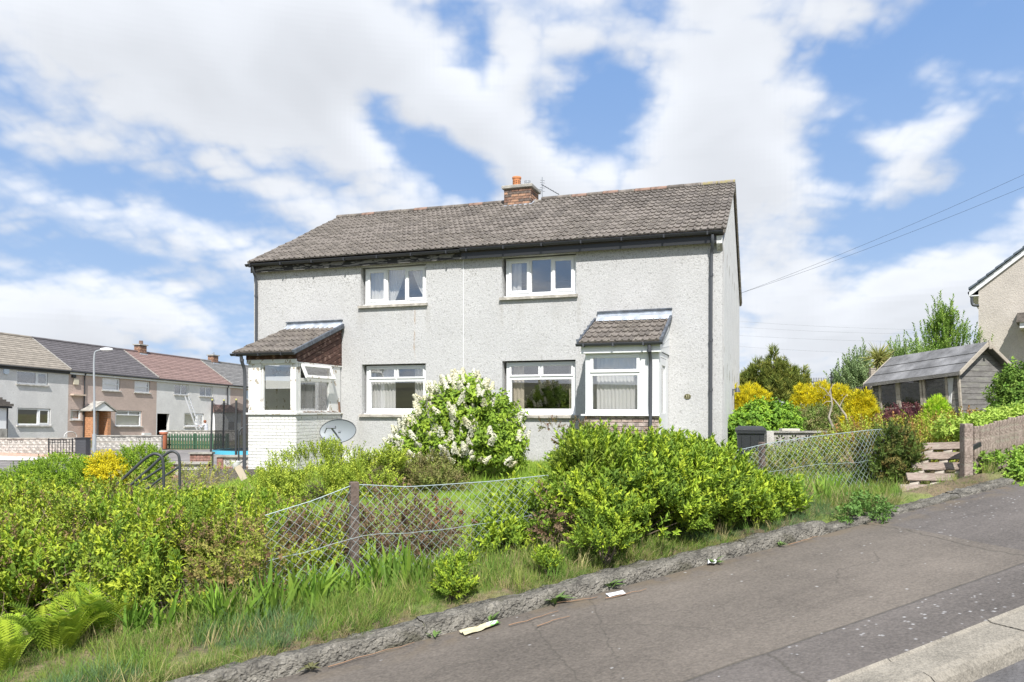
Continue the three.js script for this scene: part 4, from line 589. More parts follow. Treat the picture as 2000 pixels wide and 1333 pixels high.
function leaf(mb, b, dir, nrm, len, wid, fold = 0.25, droop = 0.15) {
  const s = V().crossVectors(dir, nrm).normalize().multiplyScalar(wid / 2), m = b.clone().addScaledVector(dir, len * 0.45), t = b.clone().addScaledVector(dir, len).addScaledVector(nrm, -droop * len);
  const l = m.clone().add(s).addScaledVector(nrm, fold * wid), r = m.clone().sub(s).addScaledVector(nrm, fold * wid);
  mb.tri(b, l, m).tri(b, m, r).tri(m, l, t).tri(m, t, r);
}
function sprig(seed, { n = 8, len = 0.16, ll = 0.05, lw = 0.022, spread = 0.9, fold = 0.2, droop = 0.15, stem = 0.0025, tip = true }) {   // leafy shoot growing along +y
  const r = rng(seed), mb = new MB(), bend = V((r() - 0.5) * 0.3, 0, (r() - 0.5) * 0.3), at = (t) => V(bend.x * len * t * t, len * t, bend.z * len * t * t);
  if (stem) mb.tube([at(0), at(0.5), at(1)], stem, 3, stem * 0.5);
  for (let i = 0; i < n; i++) {
    const t = (i + 0.6) / n, a = i * 2.4 + r() * 0.9, out = V(Math.cos(a), 0, Math.sin(a)), e = spread * (1 - 0.45 * t) * (0.8 + 0.4 * r()), d = UP.clone().multiplyScalar(Math.cos(e)).addScaledVector(out, Math.sin(e)).normalize(), nn = UP.clone().multiplyScalar(Math.sin(e)).addScaledVector(out, -Math.cos(e)).normalize(), k = 0.75 + 0.45 * r();
    leaf(mb, at(t), d, nn, ll * k, lw * k, fold, droop);
  }
  if (tip) leaf(mb, at(1), V(0.1, 1, 0.05).normalize(), V(0, 0.1, 1).normalize(), ll * 0.7, lw * 0.6, fold, droop);
  return mb.geo();
}
function blade(mb, p, dir, len, wid, droop, seg = 3, twist = 0) {   // tapering grass or sword leaf
  const side = V().crossVectors(dir, UP); if (side.length() < 0.05) side.set(1, 0, 0); side.normalize().applyAxisAngle(UP, twist); const pts = [];
  for (let i = 0; i <= seg; i++) { const t = i / seg, q = p.clone().addScaledVector(dir, len * t); q.y -= droop * len * t * t; pts.push(q); }
  for (let i = 0; i < seg; i++) { const w0 = wid * (1 - Math.pow(i / seg, 1.6)) * (i === 0 ? 0.7 : 1) / 2, w1 = wid * (1 - Math.pow((i + 1) / seg, 1.6)) / 2, A = pts[i].clone().addScaledVector(side, w0), B = pts[i].clone().addScaledVector(side, -w0), C = pts[i + 1].clone().addScaledVector(side, -w1), D = pts[i + 1].clone().addScaledVector(side, w1); if (i === seg - 1) mb.tri(A, B, pts[i + 1]); else mb.quad(A, B, C, D); }
}
function tuft(seed, { n = 9, len = 0.2, wid = 0.005, lean = 0.5, droop = 0.35, base = 0.03, seg = 3 }) { const r = rng(seed), mb = new MB(); for (let i = 0; i < n; i++) { const a = r() * 6.283, e = lean * Math.pow(r(), 0.7), d = V(Math.cos(a) * Math.sin(e), Math.cos(e), Math.sin(a) * Math.sin(e)); blade(mb, V((r() - 0.5) * 2 * base, 0, (r() - 0.5) * 2 * base), d, len * (0.55 + 0.6 * r()), wid * (0.7 + 0.6 * r()), droop * (0.3 + r()), seg, r() * 3); } return mb.geo(); }
// copies of one leafy shape under a plant: items in world metres {p, d (growing direction), s, c}
function scatter(name, geo, material, items, parent, seed = 1) {
  const r = rng(seed), im = new THREE.InstancedMesh(geo, material, items.length), q = new THREE.Quaternion(), q2 = new THREE.Quaternion(), o = parent === scene ? V() : parent.position, m = M4();
  items.forEach((it, i) => { q.setFromUnitVectors(UP, it.d); q2.setFromAxisAngle(UP, r() * 6.283); if (it.q) q.copy(it.q); else q.multiply(q2); m.compose(it.p.clone().sub(o), q, V(it.s, it.s * (it.sy || 1), it.s)); im.setMatrixAt(i, m); im.setColorAt(i, it.c); });
  im.name = parent === scene ? numbered(name) : name; im.userData.kind = 'stuff'; parent.add(im); return im;
}
const mixc = (list) => (r) => { const k = r() * (list.length - 1), i = Math.min(list.length - 2, Math.floor(k)), t = k - i, v = 1.3 + 0.6 * r(); return rgb(lerp(list[i][0], list[i + 1][0], t) * v, lerp(list[i][1], list[i + 1][1], t) * v, lerp(list[i][2], list[i + 1][2], t) * v); };
// shoots over and inside lumpy masses [X, y, Z, rx, ry, rz]
function mass(seed, blobs, n, o = {}) {
  const r = rng(seed), out = [], W = blobs.map((b) => Math.pow(b[3] * b[4] + b[4] * b[5] + b[3] * b[5], 1)), tot = W.reduce((a, b) => a + b, 0), col = o.color, inner = o.inner ?? 0.35;
  let guard = 0;
  while (out.length < n && guard++ < n * 8) {
    let k = 0, t = r() * tot; while (t > W[k]) { t -= W[k]; k++; }
    const [bx, by, bz, rx, ry, rz] = blobs[k], d = rv(r); if (d.y < (o.low ?? -0.5)) continue;
    const lump = 1 + (o.lump ?? 0.22) * fbm3(d.x * 2.2 + bx, d.y * 2.2 + by, d.z * 2.2 + bz, 3) * 2, rad = (r() < inner ? 0.35 + 0.55 * r() : 0.86 + 0.2 * r()) * lump;
    const p = V(bx + d.x * rx * rad, by + d.y * ry * rad, -bz + d.z * rz * rad), g = o.ground === false ? -99 : groundY(p.x, -p.z) + 0.02; if (p.y < g) continue;
    if (o.gap) { const h = fbm3(p.x * o.gap[0], p.y * o.gap[0], p.z * o.gap[0], 2); if (h < o.gap[1]) continue; }
    const nn = V(d.x / rx, d.y / ry, d.z / rz).normalize(), dir = nn.multiplyScalar(o.out ?? 0.8).addScaledVector(UP, o.up ?? 0.5).addScaledVector(rv(r), o.rand ?? 0.6).normalize();
    out.push({ p, d: dir, s: (o.size || [0.8, 1.25])[0] + r() * ((o.size || [0.8, 1.25])[1] - (o.size || [0.8, 1.25])[0]), c: col(r, p) });
  }
  return out;
}
function stems(seed, base, blobs, n, r0, material, parent, wig = 0.12) {   // woody stems from the base into the masses
  const r = rng(seed), mb = new MB(), o = parent.position; for (let i = 0; i < n; i++) { const b = blobs[i % blobs.length], e = V(b[0] + (r() - 0.5) * b[3] * 1.3, b[1] + (r() - 0.2) * b[4] * 0.8, -b[2] + (r() - 0.5) * b[5] * 1.3), s = V(base[0] + (r() - 0.5) * (base[2] ?? 0.2), 0, -base[1] + (r() - 0.5) * (base[2] ?? 0.2)); s.y = groundY(s.x, -s.z) - 0.03; const pts = [s]; for (let k = 1; k < 4; k++) pts.push(s.clone().lerp(e, k / 4).add(V((r() - 0.5) * wig, (r() - 0.3) * wig, (r() - 0.5) * wig))); pts.push(e); mb.tube(pts.map((p) => p.clone().sub(o)), r0 * (0.6 + 0.6 * r()), 5, r0 * 0.25); } return mb.build('stems', material, parent);
}
const P3 = (X, Z, y) => [X, y ?? groundY(X, Z), -Z];
const G = {
  privet: [1, 2, 3].map((k) => sprig(400 + k, { n: 9, len: 0.13, ll: 0.05, lw: 0.021, spread: 0.85 })),
  small: [1, 2, 3].map((k) => sprig(410 + k, { n: 11, len: 0.14, ll: 0.038, lw: 0.018, spread: 1.1 })),
  broad: [1, 2].map((k) => sprig(420 + k, { n: 7, len: 0.13, ll: 0.075, lw: 0.045, spread: 1.2, droop: 0.35 })),
  lilac: [1, 2, 3].map((k) => sprig(430 + k, { n: 7, len: 0.15, ll: 0.085, lw: 0.05, spread: 1.45, droop: 0.55, fold: 0.15 })),
  tree: [1, 2].map((k) => sprig(440 + k, { n: 14, len: 0.4, ll: 0.1, lw: 0.045, spread: 0.9 })),
  conifer: [1, 2].map((k) => { const r = rng(450 + k), mb = new MB(); for (let i = 0; i < 12; i++) { const a = r() * 6.283, e = 0.15 + 0.75 * r(), d = V(Math.cos(a) * Math.sin(e), Math.cos(e), Math.sin(a) * Math.sin(e)); blade(mb, V(0, 0.05 * r(), 0), d, 0.07 + 0.06 * r(), 0.016, 0.1, 2, r() * 3); } return mb.geo(); }),
  grass: [1, 2, 3].map((k) => tuft(460 + k, { n: 14, len: 0.24, wid: 0.0045, lean: 0.6, droop: 0.5, base: 0.04 })),
  lawn: [1, 2].map((k) => tuft(470 + k, { n: 12, len: 0.1, wid: 0.006, lean: 0.8, droop: 0.35, base: 0.07, seg: 2 })),
  tall: [1, 2].map((k) => tuft(480 + k, { n: 14, len: 0.5, wid: 0.010, lean: 0.55, droop: 0.45, base: 0.06, seg: 4 })),
  sword: [1, 2, 3].map((k) => tuft(490 + k, { n: 9, len: 0.52, wid: 0.04, lean: 0.6, droop: 0.3, base: 0.08, seg: 5 })),
};
const pickG = (name, arr, material, items, parent, seed) => arr.forEach((g, k) => { const it = items.filter((_, i) => i % arr.length === k); if (it.length) scatter(name, g, material, it, parent, seed + k); });
function plant(name, label, cat, X, Z, blobs, n, shapes, o, group) {
  const t = thing(name, label, cat, P3(X, Z), 0, group), items = mass(o.seed, blobs, n, o);
  pickG(o.part || 'foliage', shapes, o.mat || mat.leaf, items, t, o.seed + 3);
  if (o.stems) stems(o.seed + 9, [X, Z, o.spread ?? 0.25], blobs, o.stems, o.stemR ?? 0.012, o.bark || mat.bark, t);
  return t;
}
// palettes (linear)
const YG = [[0.32, 0.36, 0.035], [0.25, 0.30, 0.03], [0.17, 0.235, 0.028], [0.09, 0.14, 0.022]], PRV = [[0.32, 0.38, 0.035], [0.22, 0.30, 0.03], [0.14, 0.215, 0.026], [0.08, 0.135, 0.02]];
const GRS = [[0.12, 0.20, 0.03], [0.085, 0.155, 0.028], [0.15, 0.205, 0.035], [0.19, 0.195, 0.06]], LAWN = [[0.20, 0.30, 0.035], [0.15, 0.25, 0.03], [0.24, 0.29, 0.06]];

// hedge at the lower left
{
  const B = [[-4.3, 0.21, 6.5, 1.0, 0.63, .8], [-3.3, 0.24, 6.75, .9, 0.61, .75], [-2.45, 0.26, 6.85, .75, 0.50, .65], [-5.3, 0.18, 7.1, 1.1, 0.65, .9], [-3.9, 0.26, 7.7, 1.1, 0.61, .9], [-2.8, 0.30, 7.8, .9, 0.53, .8], [-5.4, 0.20, 8.3, 1.2, 0.63, .9], [-6.5, 0.16, 8.2, 1.2, 0.63, 1], [-4.4, 0.24, 8.9, 1.2, 0.57, .8], [-3.2, 0.28, 8.8, .9, 0.51, .7], [-6.4, 0.13, 9.6, 1.3, 0.65, .9], [-1.9, 0.28, 7.3, .5, 0.37, .5], [-3.6, 0.08, 6.05, .6, 0.37, .45], [-2.7, 0.10, 6.2, .5, 0.37, .45], [-4.6, 0.03, 5.9, .6, 0.35, .4]];
  const yg = mixc(YG), br = mixc([[0.22, 0.16, 0.07], [0.16, 0.11, 0.06]]);
  const h = plant('hedge', 'overgrown yellow-green hedge filling the bottom left of the picture', 'hedge', -4, 7.2, B, 10500, G.small, { seed: 501, color: (r, p) => (fbm3(p.x * 2, p.y * 2, p.z * 2, 2) > 0.3 && r() < 0.5 ? br(r) : yg(r)), inner: 0.35, lump: 0.22, up: 0.7, rand: 0.7, gap: [1.9, -0.08], size: [0.85, 1.45], stems: 160, stemR: 0.012, spread: 3.5 });
  pickG('foliage', G.privet, mat.leaf, mass(507, B, 3000, { color: mixc([[0.30, 0.36, 0.03], [0.16, 0.24, 0.025], [0.10, 0.17, 0.02]]), inner: 0.2, lump: 0.26, up: 0.8, rand: 0.7, gap: [0.9, 0.04], size: [0.9, 1.4] }), h, 509); pickG('dead_shoots', G.small, mat.softLeaf, mass(508, B, 1400, { color: br, inner: 0.2, lump: 0.24, up: 0.5, rand: 0.9, gap: [1.3, 0.08], size: [0.6, 1.0] }), h, 511);
  const r = rng(77), tw = new MB(); for (let i = 0; i < 260; i++) { const b = B[Math.floor(r() * B.length)], d = rv(r); d.y = Math.abs(d.y); const p = V(b[0] + d.x * b[3] * 0.8, b[1] + d.y * b[4] * 0.85, -b[2] + d.z * b[5] * 0.8), e = p.clone().addScaledVector(V(d.x * 0.6 + (r() - 0.5), 0.35 + r() * 0.7, d.z * 0.6 + (r() - 0.5)).normalize(), 0.16 + 0.24 * r()); tw.tube([p, p.clone().lerp(e, 0.5).add(V((r() - 0.5) * 0.05, 0, (r() - 0.5) * 0.05)), e].map((q) => q.sub(h.position)), 0.004, 4, 0.0015); } tw.build('bare_twigs', std([0.33, 0.25, 0.17], 0.95), h);
}
// ferns at the foot of the hedge
{
  const r = rng(88); const frond = () => { const mb = new MB(), L = 0.6, n = 19; const at = (t) => V(0, L * t * (1 - 0.3 * t * t), L * 0.3 * t * t); mb.tube([0, 0.25, 0.5, 0.75, 1].map(at), 0.004, 4, 0.0015); for (let i = 2; i < n; i++) { const t = i / n, w = 0.15 * Math.pow(Math.sin(Math.PI * Math.pow(t, 0.62)), 0.8) + 0.012, c = at(t), nz = V(0, -0.35, 1).normalize(); for (const s of [-1, 1]) leaf(mb, c, V(s, 0.38, 0.05).normalize(), nz, w, 0.021, 0.12, 0.22); } return mb.geo(); };
  const fg = frond(), fq = (dir) => { const side = V().crossVectors(UP, dir).normalize(), f = V().crossVectors(side, dir).normalize().negate(); return new THREE.Quaternion().setFromRotationMatrix(M4().makeBasis(side, dir, V().crossVectors(side, dir))); }, fc = mixc([[0.27, 0.33, 0.03], [0.20, 0.28, 0.025], [0.12, 0.2, 0.02]]);
  for (const [a, d, n, lab] of [[-0.25, 6.35, 30, 'bright green fern clump at the bottom left below the hedge'], [0.05, 6.5, 16, 'smaller fern beside the larger fern clump under the hedge'], [-0.6, 6.2, 22, 'fern cut off by the left edge of the picture']]) {
    const [X, Z] = AD(a, d), t = thing('fern', lab, 'fern', P3(X, Z), 0, 'ferns under the hedge'), it = []; for (let i = 0; i < n; i++) { const q = r() * 6.283, e = 0.05 + 0.36 * r(), dd = V(Math.cos(q) * Math.sin(e), Math.cos(e), Math.sin(q) * Math.sin(e)); it.push({ p: V(X + Math.cos(q) * 0.1, t.position.y, -Z + Math.sin(q) * 0.1), d: dd, q: fq(dd), s: 0.5 + 0.42 * r(), c: fc(r) }); } scatter('fronds', fg, mat.softLeaf, it, t, 9);
  }
}
// sword-leaved clumps along the fence
{
  const r = rng(99), sc = mixc([[0.15, 0.25, 0.028], [0.075, 0.15, 0.02], [0.17, 0.25, 0.035], [0.06, 0.12, 0.018]]); const spots = [[0.35, 6.35, 5], [0.75, 6.25, 9], [1.05, 6.1, 11], [1.4, 6.05, 9], [1.75, 6.15, 9], [2.05, 6.2, 8], [2.35, 6.1, 6], [0.05, 6.6, 5], [6.6, 5.8, 8], [6.95, 6.05, 7], [6.35, 6.1, 5]], lab = ['lone sword-leaved clump under the hedge edge', 'sword-leaved clump nearest the ferns', 'dense clump of sword leaves leaning to the verge', 'tall sword-leaved clump in the middle of the row', 'sword-leaved clump next to the brown fence post', 'sword leaves in front of the brown fence post', 'sword leaves on the uphill side of the brown fence post', 'sword leaves poking out of the hedge foot', 'dark sword-leaved clump right of the clipped privet', 'sword leaves under the wire fence by the tan grass', 'sword leaves behind the end of the privet'];
  spots.forEach(([a, d, n], k) => { const [X, Z] = AD(a, d), t = thing('iris_clump', lab[k], 'iris', P3(X, Z), 0, 'sword-leaved clumps along the fence'), it = []; for (let i = 0; i < n; i++) { const x = X + (r() - 0.5) * 0.4, z = Z + (r() - 0.5) * 0.3; it.push({ p: V(x, groundY(x, z) - 0.01, -z), d: V((r() - 0.5) * 0.5, 1, (r() - 0.5) * 0.4).normalize(), s: (0.62 + 0.45 * r()) * (a > 6 ? 0.8 : 1), c: sc(r) }); } pickG('leaves', G.sword, mat.leaf, it, t, 300 + k); });
}
// grass: verge, lawn, taller tussocks
{
  const r = rng(111), gc = mixc(GRS), dry = mixc([[0.29, 0.26, 0.12], [0.24, 0.2, 0.1]]), lc = mixc(LAWN), blu = mixc([[0.10, 0.165, 0.065], [0.075, 0.13, 0.05]]), v = [], l = [], t = [];
  for (let i = 0; i < 12000; i++) { const a = -1.8 + r() * 10.6, d = 5.2 + Math.pow(r(), 1.2) * 1.5, [X, Z] = AD(a, d), k = fbm3(X * 1.3, 1, Z * 1.3, 3); if (d < 5.32 && r() < 0.1 + 0.6 * smooth(-0.1, 0.2, fbm3(a * 1.4, 2, 9, 3))) continue; if (a > 7.3 && r() < 0.5) continue; v.push({ p: V(X, d < 5.33 ? SL * a + 0.075 : groundY(X, Z) - 0.01, -Z), d: V((r() - 0.5) * 0.5 + (d < 5.4 ? 0.25 : 0), 1, (r() - 0.5) * 0.5 + (d < 5.4 ? 0.45 : 0)).normalize(), s: (0.4 + 0.7 * r()) * (0.7 + 0.6 * smooth(5.3, 6.2, d)) * clamp(0.95 + 1.5 * fbm3(X * 1.9, 5, Z * 1.9, 3), 0.45, 1.6) * (a > 7.2 ? 0.6 : 1), c: fbm3(X * 1.1, 8, Z * 1.1, 2) > 0.12 && r() < 0.7 ? blu(r) : r() < smooth(0, 0.4, k) * 0.4 + 0.04 + 0.28 * smooth(5.6, 5.25, d) ? dry(r) : gc(r) }); }
  const [h1, h2] = [2.6, 4.2];
  for (let i = 0; i < 26000; i++) { const X = -6 + r() * 11, Z = 6.4 + Math.pow(r(), 0.8) * 13.5, d = -uz * X + ux * Z; if (d < 6.3) continue; const lx = X - 4.575, lz = -Z + 17, zl = -lx * Math.sin(-HT) + lz * Math.cos(HT); if (zl < 0.05) continue; l.push({ p: V(X, groundY(X, Z) - 0.01, -Z), d: V((r() - 0.5) * 0.4, 1, (r() - 0.5) * 0.4).normalize(), s: 0.8 + 0.9 * r() + (Z > 15 ? 0.8 * r() : 0), c: r() < 0.06 ? dry(r) : lc(r) }); }
  pickG('verge_grass', G.grass, mat.softLeaf, v, scene, 41); pickG('lawn_grass', G.lawn, mat.softLeaf, l, scene, 51);
  for (const [a, d, n, sp, len] of [[3.1, 5.6, 26, 0.45, 0.7], [0.6, 5.9, 18, 0.4, 0.5], [7.1, 5.7, 30, 0.4, 0.7], [7.6, 6.0, 24, 0.3, 0.5], [6.9, 5.5, 20, 0.5, 0.6], [8.55, 5.6, 10, 0.2, 0.4], [9.15, 5.6, 12, 0.2, 0.45], [2.5, 5.8, 18, 0.5, 0.5], [3.5, 6.6, 24, 0.5, 0.9], [5.6, 5.7, 18, 0.5, 0.6], [1.6, 5.6, 16, 0.6, 0.45], [2.4, 5.95, 50, 0.5, 0.75], [3.0, 5.85, 50, 0.45, 0.75], [1.2, 5.85, 30, 0.6, 0.6], [4.6, 5.5, 30, 0.9, 0.45], [5.6, 5.45, 26, 0.7, 0.4], [6.7, 6.4, 40, 0.5, 0.9], [7.4, 6.5, 40, 0.5, 0.95], [7.7, 6.8, 30, 0.3, 0.7], [6.3, 7.2, 40, 0.7, 0.9], [7.2, 7.6, 40, 0.8, 0.9], [7.0, 5.6, 24, 0.4, 0.6], [7.5, 5.6, 10, 0.3, 0.4]]) for (let i = 0; i < n; i++) { const [X, Z] = AD(a + (r() - 0.5) * 2 * sp, d + (r() - 0.5) * 0.5); t.push({ p: V(X, groundY(X, Z) - 0.01, -Z), d: V((r() - 0.5) * 0.4, 1, (r() - 0.5) * 0.4).normalize(), s: len * (0.6 + 0.5 * r()), c: r() < 0.15 ? dry(r) : gc(r) }); }
  for (const [X0, Z0, n, sp] of [[0.6, 15.2, 60, 0.7], [1.2, 14.8, 30, 0.6], [-0.6, 14.6, 30, 0.9], [-2.2, 14, 20, 0.8]]) for (let i = 0; i < n; i++) { const X = X0 + (r() - 0.5) * 2 * sp, Z = Z0 + (r() - 0.5) * 2 * sp; t.push({ p: V(X, groundY(X, Z), -Z), d: V((r() - 0.5) * 0.5, 1, (r() - 0.5) * 0.5).normalize(), s: 0.6 + 0.4 * r(), c: lc(r) }); }
  pickG('tall_grass', G.tall, mat.softLeaf, t, scene, 61);
  for (const o of scene.children) if (/^(verge|lawn|tall)_grass/.test(o.name)) tag(o, { v: 'short dry and green grass of the roadside verge', l: 'green lawn between the wire fence and the house', t: 'long tussocky grass around posts and shrubs' }[o.name[0]], 'grass', null, 'stuff');
}
// privet bushes in front of the house
const pc = mixc(PRV), ADB = (a, d, y, rx, ry, rz) => { const [X, Z] = AD(a, d); return [X, y, Z, rx, ry, rz]; };
function privet(label, blobs, n, seed, o = {}) { const b = blobs[0]; return plant('privet_bush', label, 'bush', b[0], b[2], blobs, n, G.privet, { seed, color: pc, inner: 0.35, lump: 0.34, up: 0.9, rand: 0.55, low: -0.3, size: [0.85, 1.4], stems: 14 + blobs.length * 6, stemR: 0.011, spread: 0.4, gap: [2.4, -0.16], ...o }, 'privet bushes along the wire fence'); }
privet('large dense privet bush hiding the foot of the porch downpipe', [ADB(4.10, 5.95, 1.00, 0.45, 0.41, 0.45), ADB(4.70, 5.90, 1.04, 0.49, 0.41, 0.45), ADB(4.35, 6.30, 1.03, 0.54, 0.41, 0.45), ADB(4.40, 5.65, 0.80, 0.45, 0.38, 0.31)], 3500, 601, { gap: [2.4, -0.24], lump: 0.26 });
privet('bright privet bush in the middle of the row above the kerb', [ADB(5.12, 5.85, 1.03, 0.41, 0.37, 0.39), ADB(4.87, 5.60, 0.88, 0.37, 0.35, 0.28), ADB(5.22, 6.20, 1.08, 0.41, 0.31, 0.35)], 2300, 602, { gap: [2.4, -0.24], lump: 0.26 });
privet('low privet bush at the uphill end of the row', [ADB(5.60, 5.80, 0.85, 0.32, 0.26, 0.31), ADB(5.90, 5.65, 0.81, 0.23, 0.21, 0.23), ADB(5.40, 5.60, 0.78, 0.28, 0.22, 0.23)], 1150, 603, { gap: [2.4, -0.24], lump: 0.26 });
privet('tall thin privet at the downhill end with bare stems', [ADB(4.02, 5.90, 1.01, 0.21, 0.33, 0.26), ADB(3.87, 6.10, 1.06, 0.19, 0.26, 0.21), ADB(4.12, 6.20, 1.21, 0.27, 0.24, 0.26)], 800, 604, { color: mixc([[0.24, 0.29, 0.04], [0.16, 0.22, 0.03], [0.10, 0.15, 0.022]]) });
privet('small upright privet on a grey trunk at the kerb edge', [ADB(3.72, 5.42, 0.69, 0.18, 0.21, 0.16), ADB(3.85, 5.50, 0.88, 0.16, 0.17, 0.16)], 330, 605, { size: [0.7, 1.1], stems: 6, spread: 0.06 });
privet('small privet seedling bush on the verge', [ADB(2.40, 5.50, 0.42, 0.11, 0.16, 0.11), ADB(2.50, 5.60, 0.60, 0.08, 0.08, 0.08)], 210, 606, { size: [0.55, 0.85], stems: 5, spread: 0.06 });
privet('tiny leafy privet shoot below the tall grass by the kerb', [ADB(3.20, 5.45, 0.50, 0.07, 0.11, 0.07)], 130, 607, { size: [0.5, 0.8], stems: 3, spread: 0.05 });
privet('loose light-green privet growing through the sagging wire fence', [ADB(3.40, 6.45, 0.73, 0.25, 0.30, 0.23), ADB(3.20, 6.30, 0.55, 0.22, 0.22, 0.19), ADB(3.55, 6.20, 0.68, 0.18, 0.26, 0.18)], 420, 608, { inner: 0.5 });
// dead brown bramble behind the fence, withered stalks
{
  const B = [[-1.15, .6, 7.5, .42, .42, .4], [-0.8, .55, 7.6, .3, .36, .3], [-1.6, .52, 7.4, .38, .36, .36], [-2.0, .48, 7.1, .36, .33, .36]], bc = mixc([[0.16, 0.10, 0.06], [0.11, 0.072, 0.045], [0.21, 0.15, 0.09]]);
  plant('dead_bramble', 'withered brown bramble heap behind the wire fence', 'bramble', -1.1, 7.7, B, 620, G.small, { seed: 611, color: bc, mat: mat.softLeaf, inner: 0.6, stems: 110, stemR: 0.005, spread: 1.3, bark: mat.deadStem, rand: 0.9, size: [0.7, 1.2] });
  const T = [ADB(1.12, 6.4, .52, .2, .36, .2), ADB(0.85, 6.6, .5, .22, .34, .22)]; plant('tangled_bramble', 'half-dead bramble swallowing the downhill end of the wire fence', 'bramble', T[0][0], T[0][2], T, 260, G.small, { seed: 615, color: mixc([[0.25, 0.16, 0.08], [0.22, 0.26, 0.04], [0.17, 0.10, 0.055], [0.2, 0.26, 0.03]]), mat: mat.softLeaf, inner: 0.6, stems: 40, stemR: 0.005, spread: 0.8, bark: mat.deadStem, rand: 0.9, size: [0.7, 1.1] });
  const C = [ADB(3.6, 5.95, .75, .14, .3, .14)]; plant('dead_stalks', 'bundle of dry brown stalks beside the thin privet', 'stalks', C[0][0], C[0][2], C, 60, G.small, { seed: 613, color: bc, stems: 26, stemR: 0.006, spread: 0.3, bark: mat.deadStem });
  const t = [[0.66, 6.2, .8], [0.72, 6.3, .6]]; const r = rng(5), [X, Z] = AD(2.78, 6.35), s = thing('dock_stalk', 'rusty dried dock stalks standing behind the wire mesh', 'stalks', P3(X, Z)); const m = new MB(); for (let i = 0; i < 4; i++) { const x = (i - 1.5) * 0.09; m.tube([V(x, 0, 0), V(x + 0.02, 0.35, 0.01), V(x + 0.03 * (i - 1), 0.72 - 0.08 * i, 0)], 0.006, 5, 0.003); } m.build('stems', mat.deadStem, s); const h = new MB(); for (let i = 0; i < 90; i++) { const k = i % 4, x = (k - 1.5) * 0.09 + 0.02 * (k - 1), y = 0.4 + r() * (0.3 - 0.08 * k), d = rv(r); leaf(h, V(x, y, 0), d, rv(r), 0.035, 0.02); } h.build('seed_heads', std([0.24, 0.10, 0.05], 0.95), s);
}
// pale shrub in front of the older porch
{
  const B = [[-3.1, .66, 13.2, .6, .46, .5], [-3.75, .56, 13.2, .45, .38, .4], [-2.5, .58, 13.2, .42, .38, .4], [-3.3, .45, 12.5, .7, .32, .45], [-2.3, .48, 12.7, .45, .3, .4], [-2.05, .8, 13.3, .2, .28, .2]];
  plant('shrub', 'airy yellow-green shrub in front of the white-painted porch', 'shrub', -3.0, 13, B, 2700, G.small, { seed: 621, color: mixc([[0.34, 0.38, 0.05], [0.24, 0.3, 0.04], [0.16, 0.22, 0.03]]), inner: 0.5, up: 0.9, lump: 0.4, gap: [1.8, -0.12], size: [0.8, 1.3], stems: 60, stemR: 0.008, spread: 1.0 });
  const C = [[-1.55, .6, 14.3, .5, .3, .4], [-2.1, .55, 14, .4, .3, .4], [-1.3, .5, 13.6, .45, .22, .4]]; plant('undergrowth', 'tangled dull shrubs and weeds between porch shrub and lilac', 'undergrowth', -1.7, 14, C, 1300, G.small, { seed: 623, color: mixc([[0.20, 0.24, 0.05], [0.16, 0.13, 0.06], [0.12, 0.17, 0.03]]), inner: 0.6, stems: 20, stemR: 0.006, spread: 0.9, size: [0.9, 1.4] });
}
// white lilac
{
  const B = [[-1.0, 1.5, 15.5, 0.73, 0.70, 0.70], [-1.6, 1.2, 15.4, 0.51, 0.53, 0.51], [-.38, 1.4, 15.5, 0.51, 0.59, 0.51], [-1.0, .95, 15.2, 0.82, 0.46, 0.60], [-.2, .95, 15.3, 0.42, 0.40, 0.42], [-1.95, .95, 15.4, 0.33, 0.33, 0.37], [-1.0, 2.05, 15.6, 0.47, 0.33, 0.42]];
  const t = plant('lilac_bush', 'white flowering lilac bush before the front wall of the house', 'bush', -1.0, 15.5, B, 3000, G.lilac, { seed: 631, color: mixc([[0.22, 0.30, 0.03], [0.155, 0.235, 0.025], [0.09, 0.155, 0.02]]), inner: 0.35, up: 0.15, rand: 0.7, lump: 0.25, size: [0.85, 1.25], stems: 16, stemR: 0.018, spread: 0.5 });
  const r = rng(633), pan = (k) => { const q = rng(k), mb = new MB(); for (let i = 0; i < 150; i++) { const y = q(), a = q() * 6.283, rad = 0.05 * (1 - 0.7 * y) * (0.75 + 0.35 * q()), c = V(Math.cos(a) * rad, y * 0.15, Math.sin(a) * rad), n = V(Math.cos(a), 0.5, Math.sin(a)).normalize(), s = V().crossVectors(n, UP).normalize().multiplyScalar(0.012), u = V().crossVectors(s, n).normalize().multiplyScalar(0.012); c.addScaledVector(n, 0.006); mb.tri(c.clone().add(s), c.clone().add(u), c.clone().sub(s)).tri(c.clone().add(s), c.clone().sub(s), c.clone().sub(u)); } return mb.geo(); };
  const it = mass(637, B.map(([x, y, z, a, b, c]) => [x, y, z, a * 1.1 + 0.06, b * 1.1 + 0.06, c * 1.1 + 0.06]), 520, { color: mixc([[0.50, 0.49, 0.41], [0.48, 0.47, 0.37], [0.48, 0.45, 0.31]]), inner: 0, up: 0.9, rand: 0.5, low: -0.35, size: [0.9, 1.45], lump: 0.25 }).filter((q) => q.p.x < -0.7 || r() < 0.5); pickG('blossoms', [pan(1), pan(2)], mat.petal, it, t, 71);
}
// rose by the porch wall
{
  const B = [[1.35, 1.25, 15.6, .22, .3, .2], [1.55, 1.05, 15.6, .25, .3, .2], [1.1, 1.1, 15.7, .2, .2, .15], [.8, 1.45, 15.8, .22, .1, .1]]; plant('rose_bush', 'sparse reddish rose bush against the wall beside the brick porch', 'bush', 1.35, 15.7, B, 190, G.privet, { seed: 641, color: mixc([[0.13, 0.13, 0.04], [0.16, 0.08, 0.05], [0.12, 0.16, 0.04]]), inner: 0.6, stems: 14, stemR: 0.008, spread: 0.15, bark: std([0.16, 0.15, 0.07], 0.9) });
}
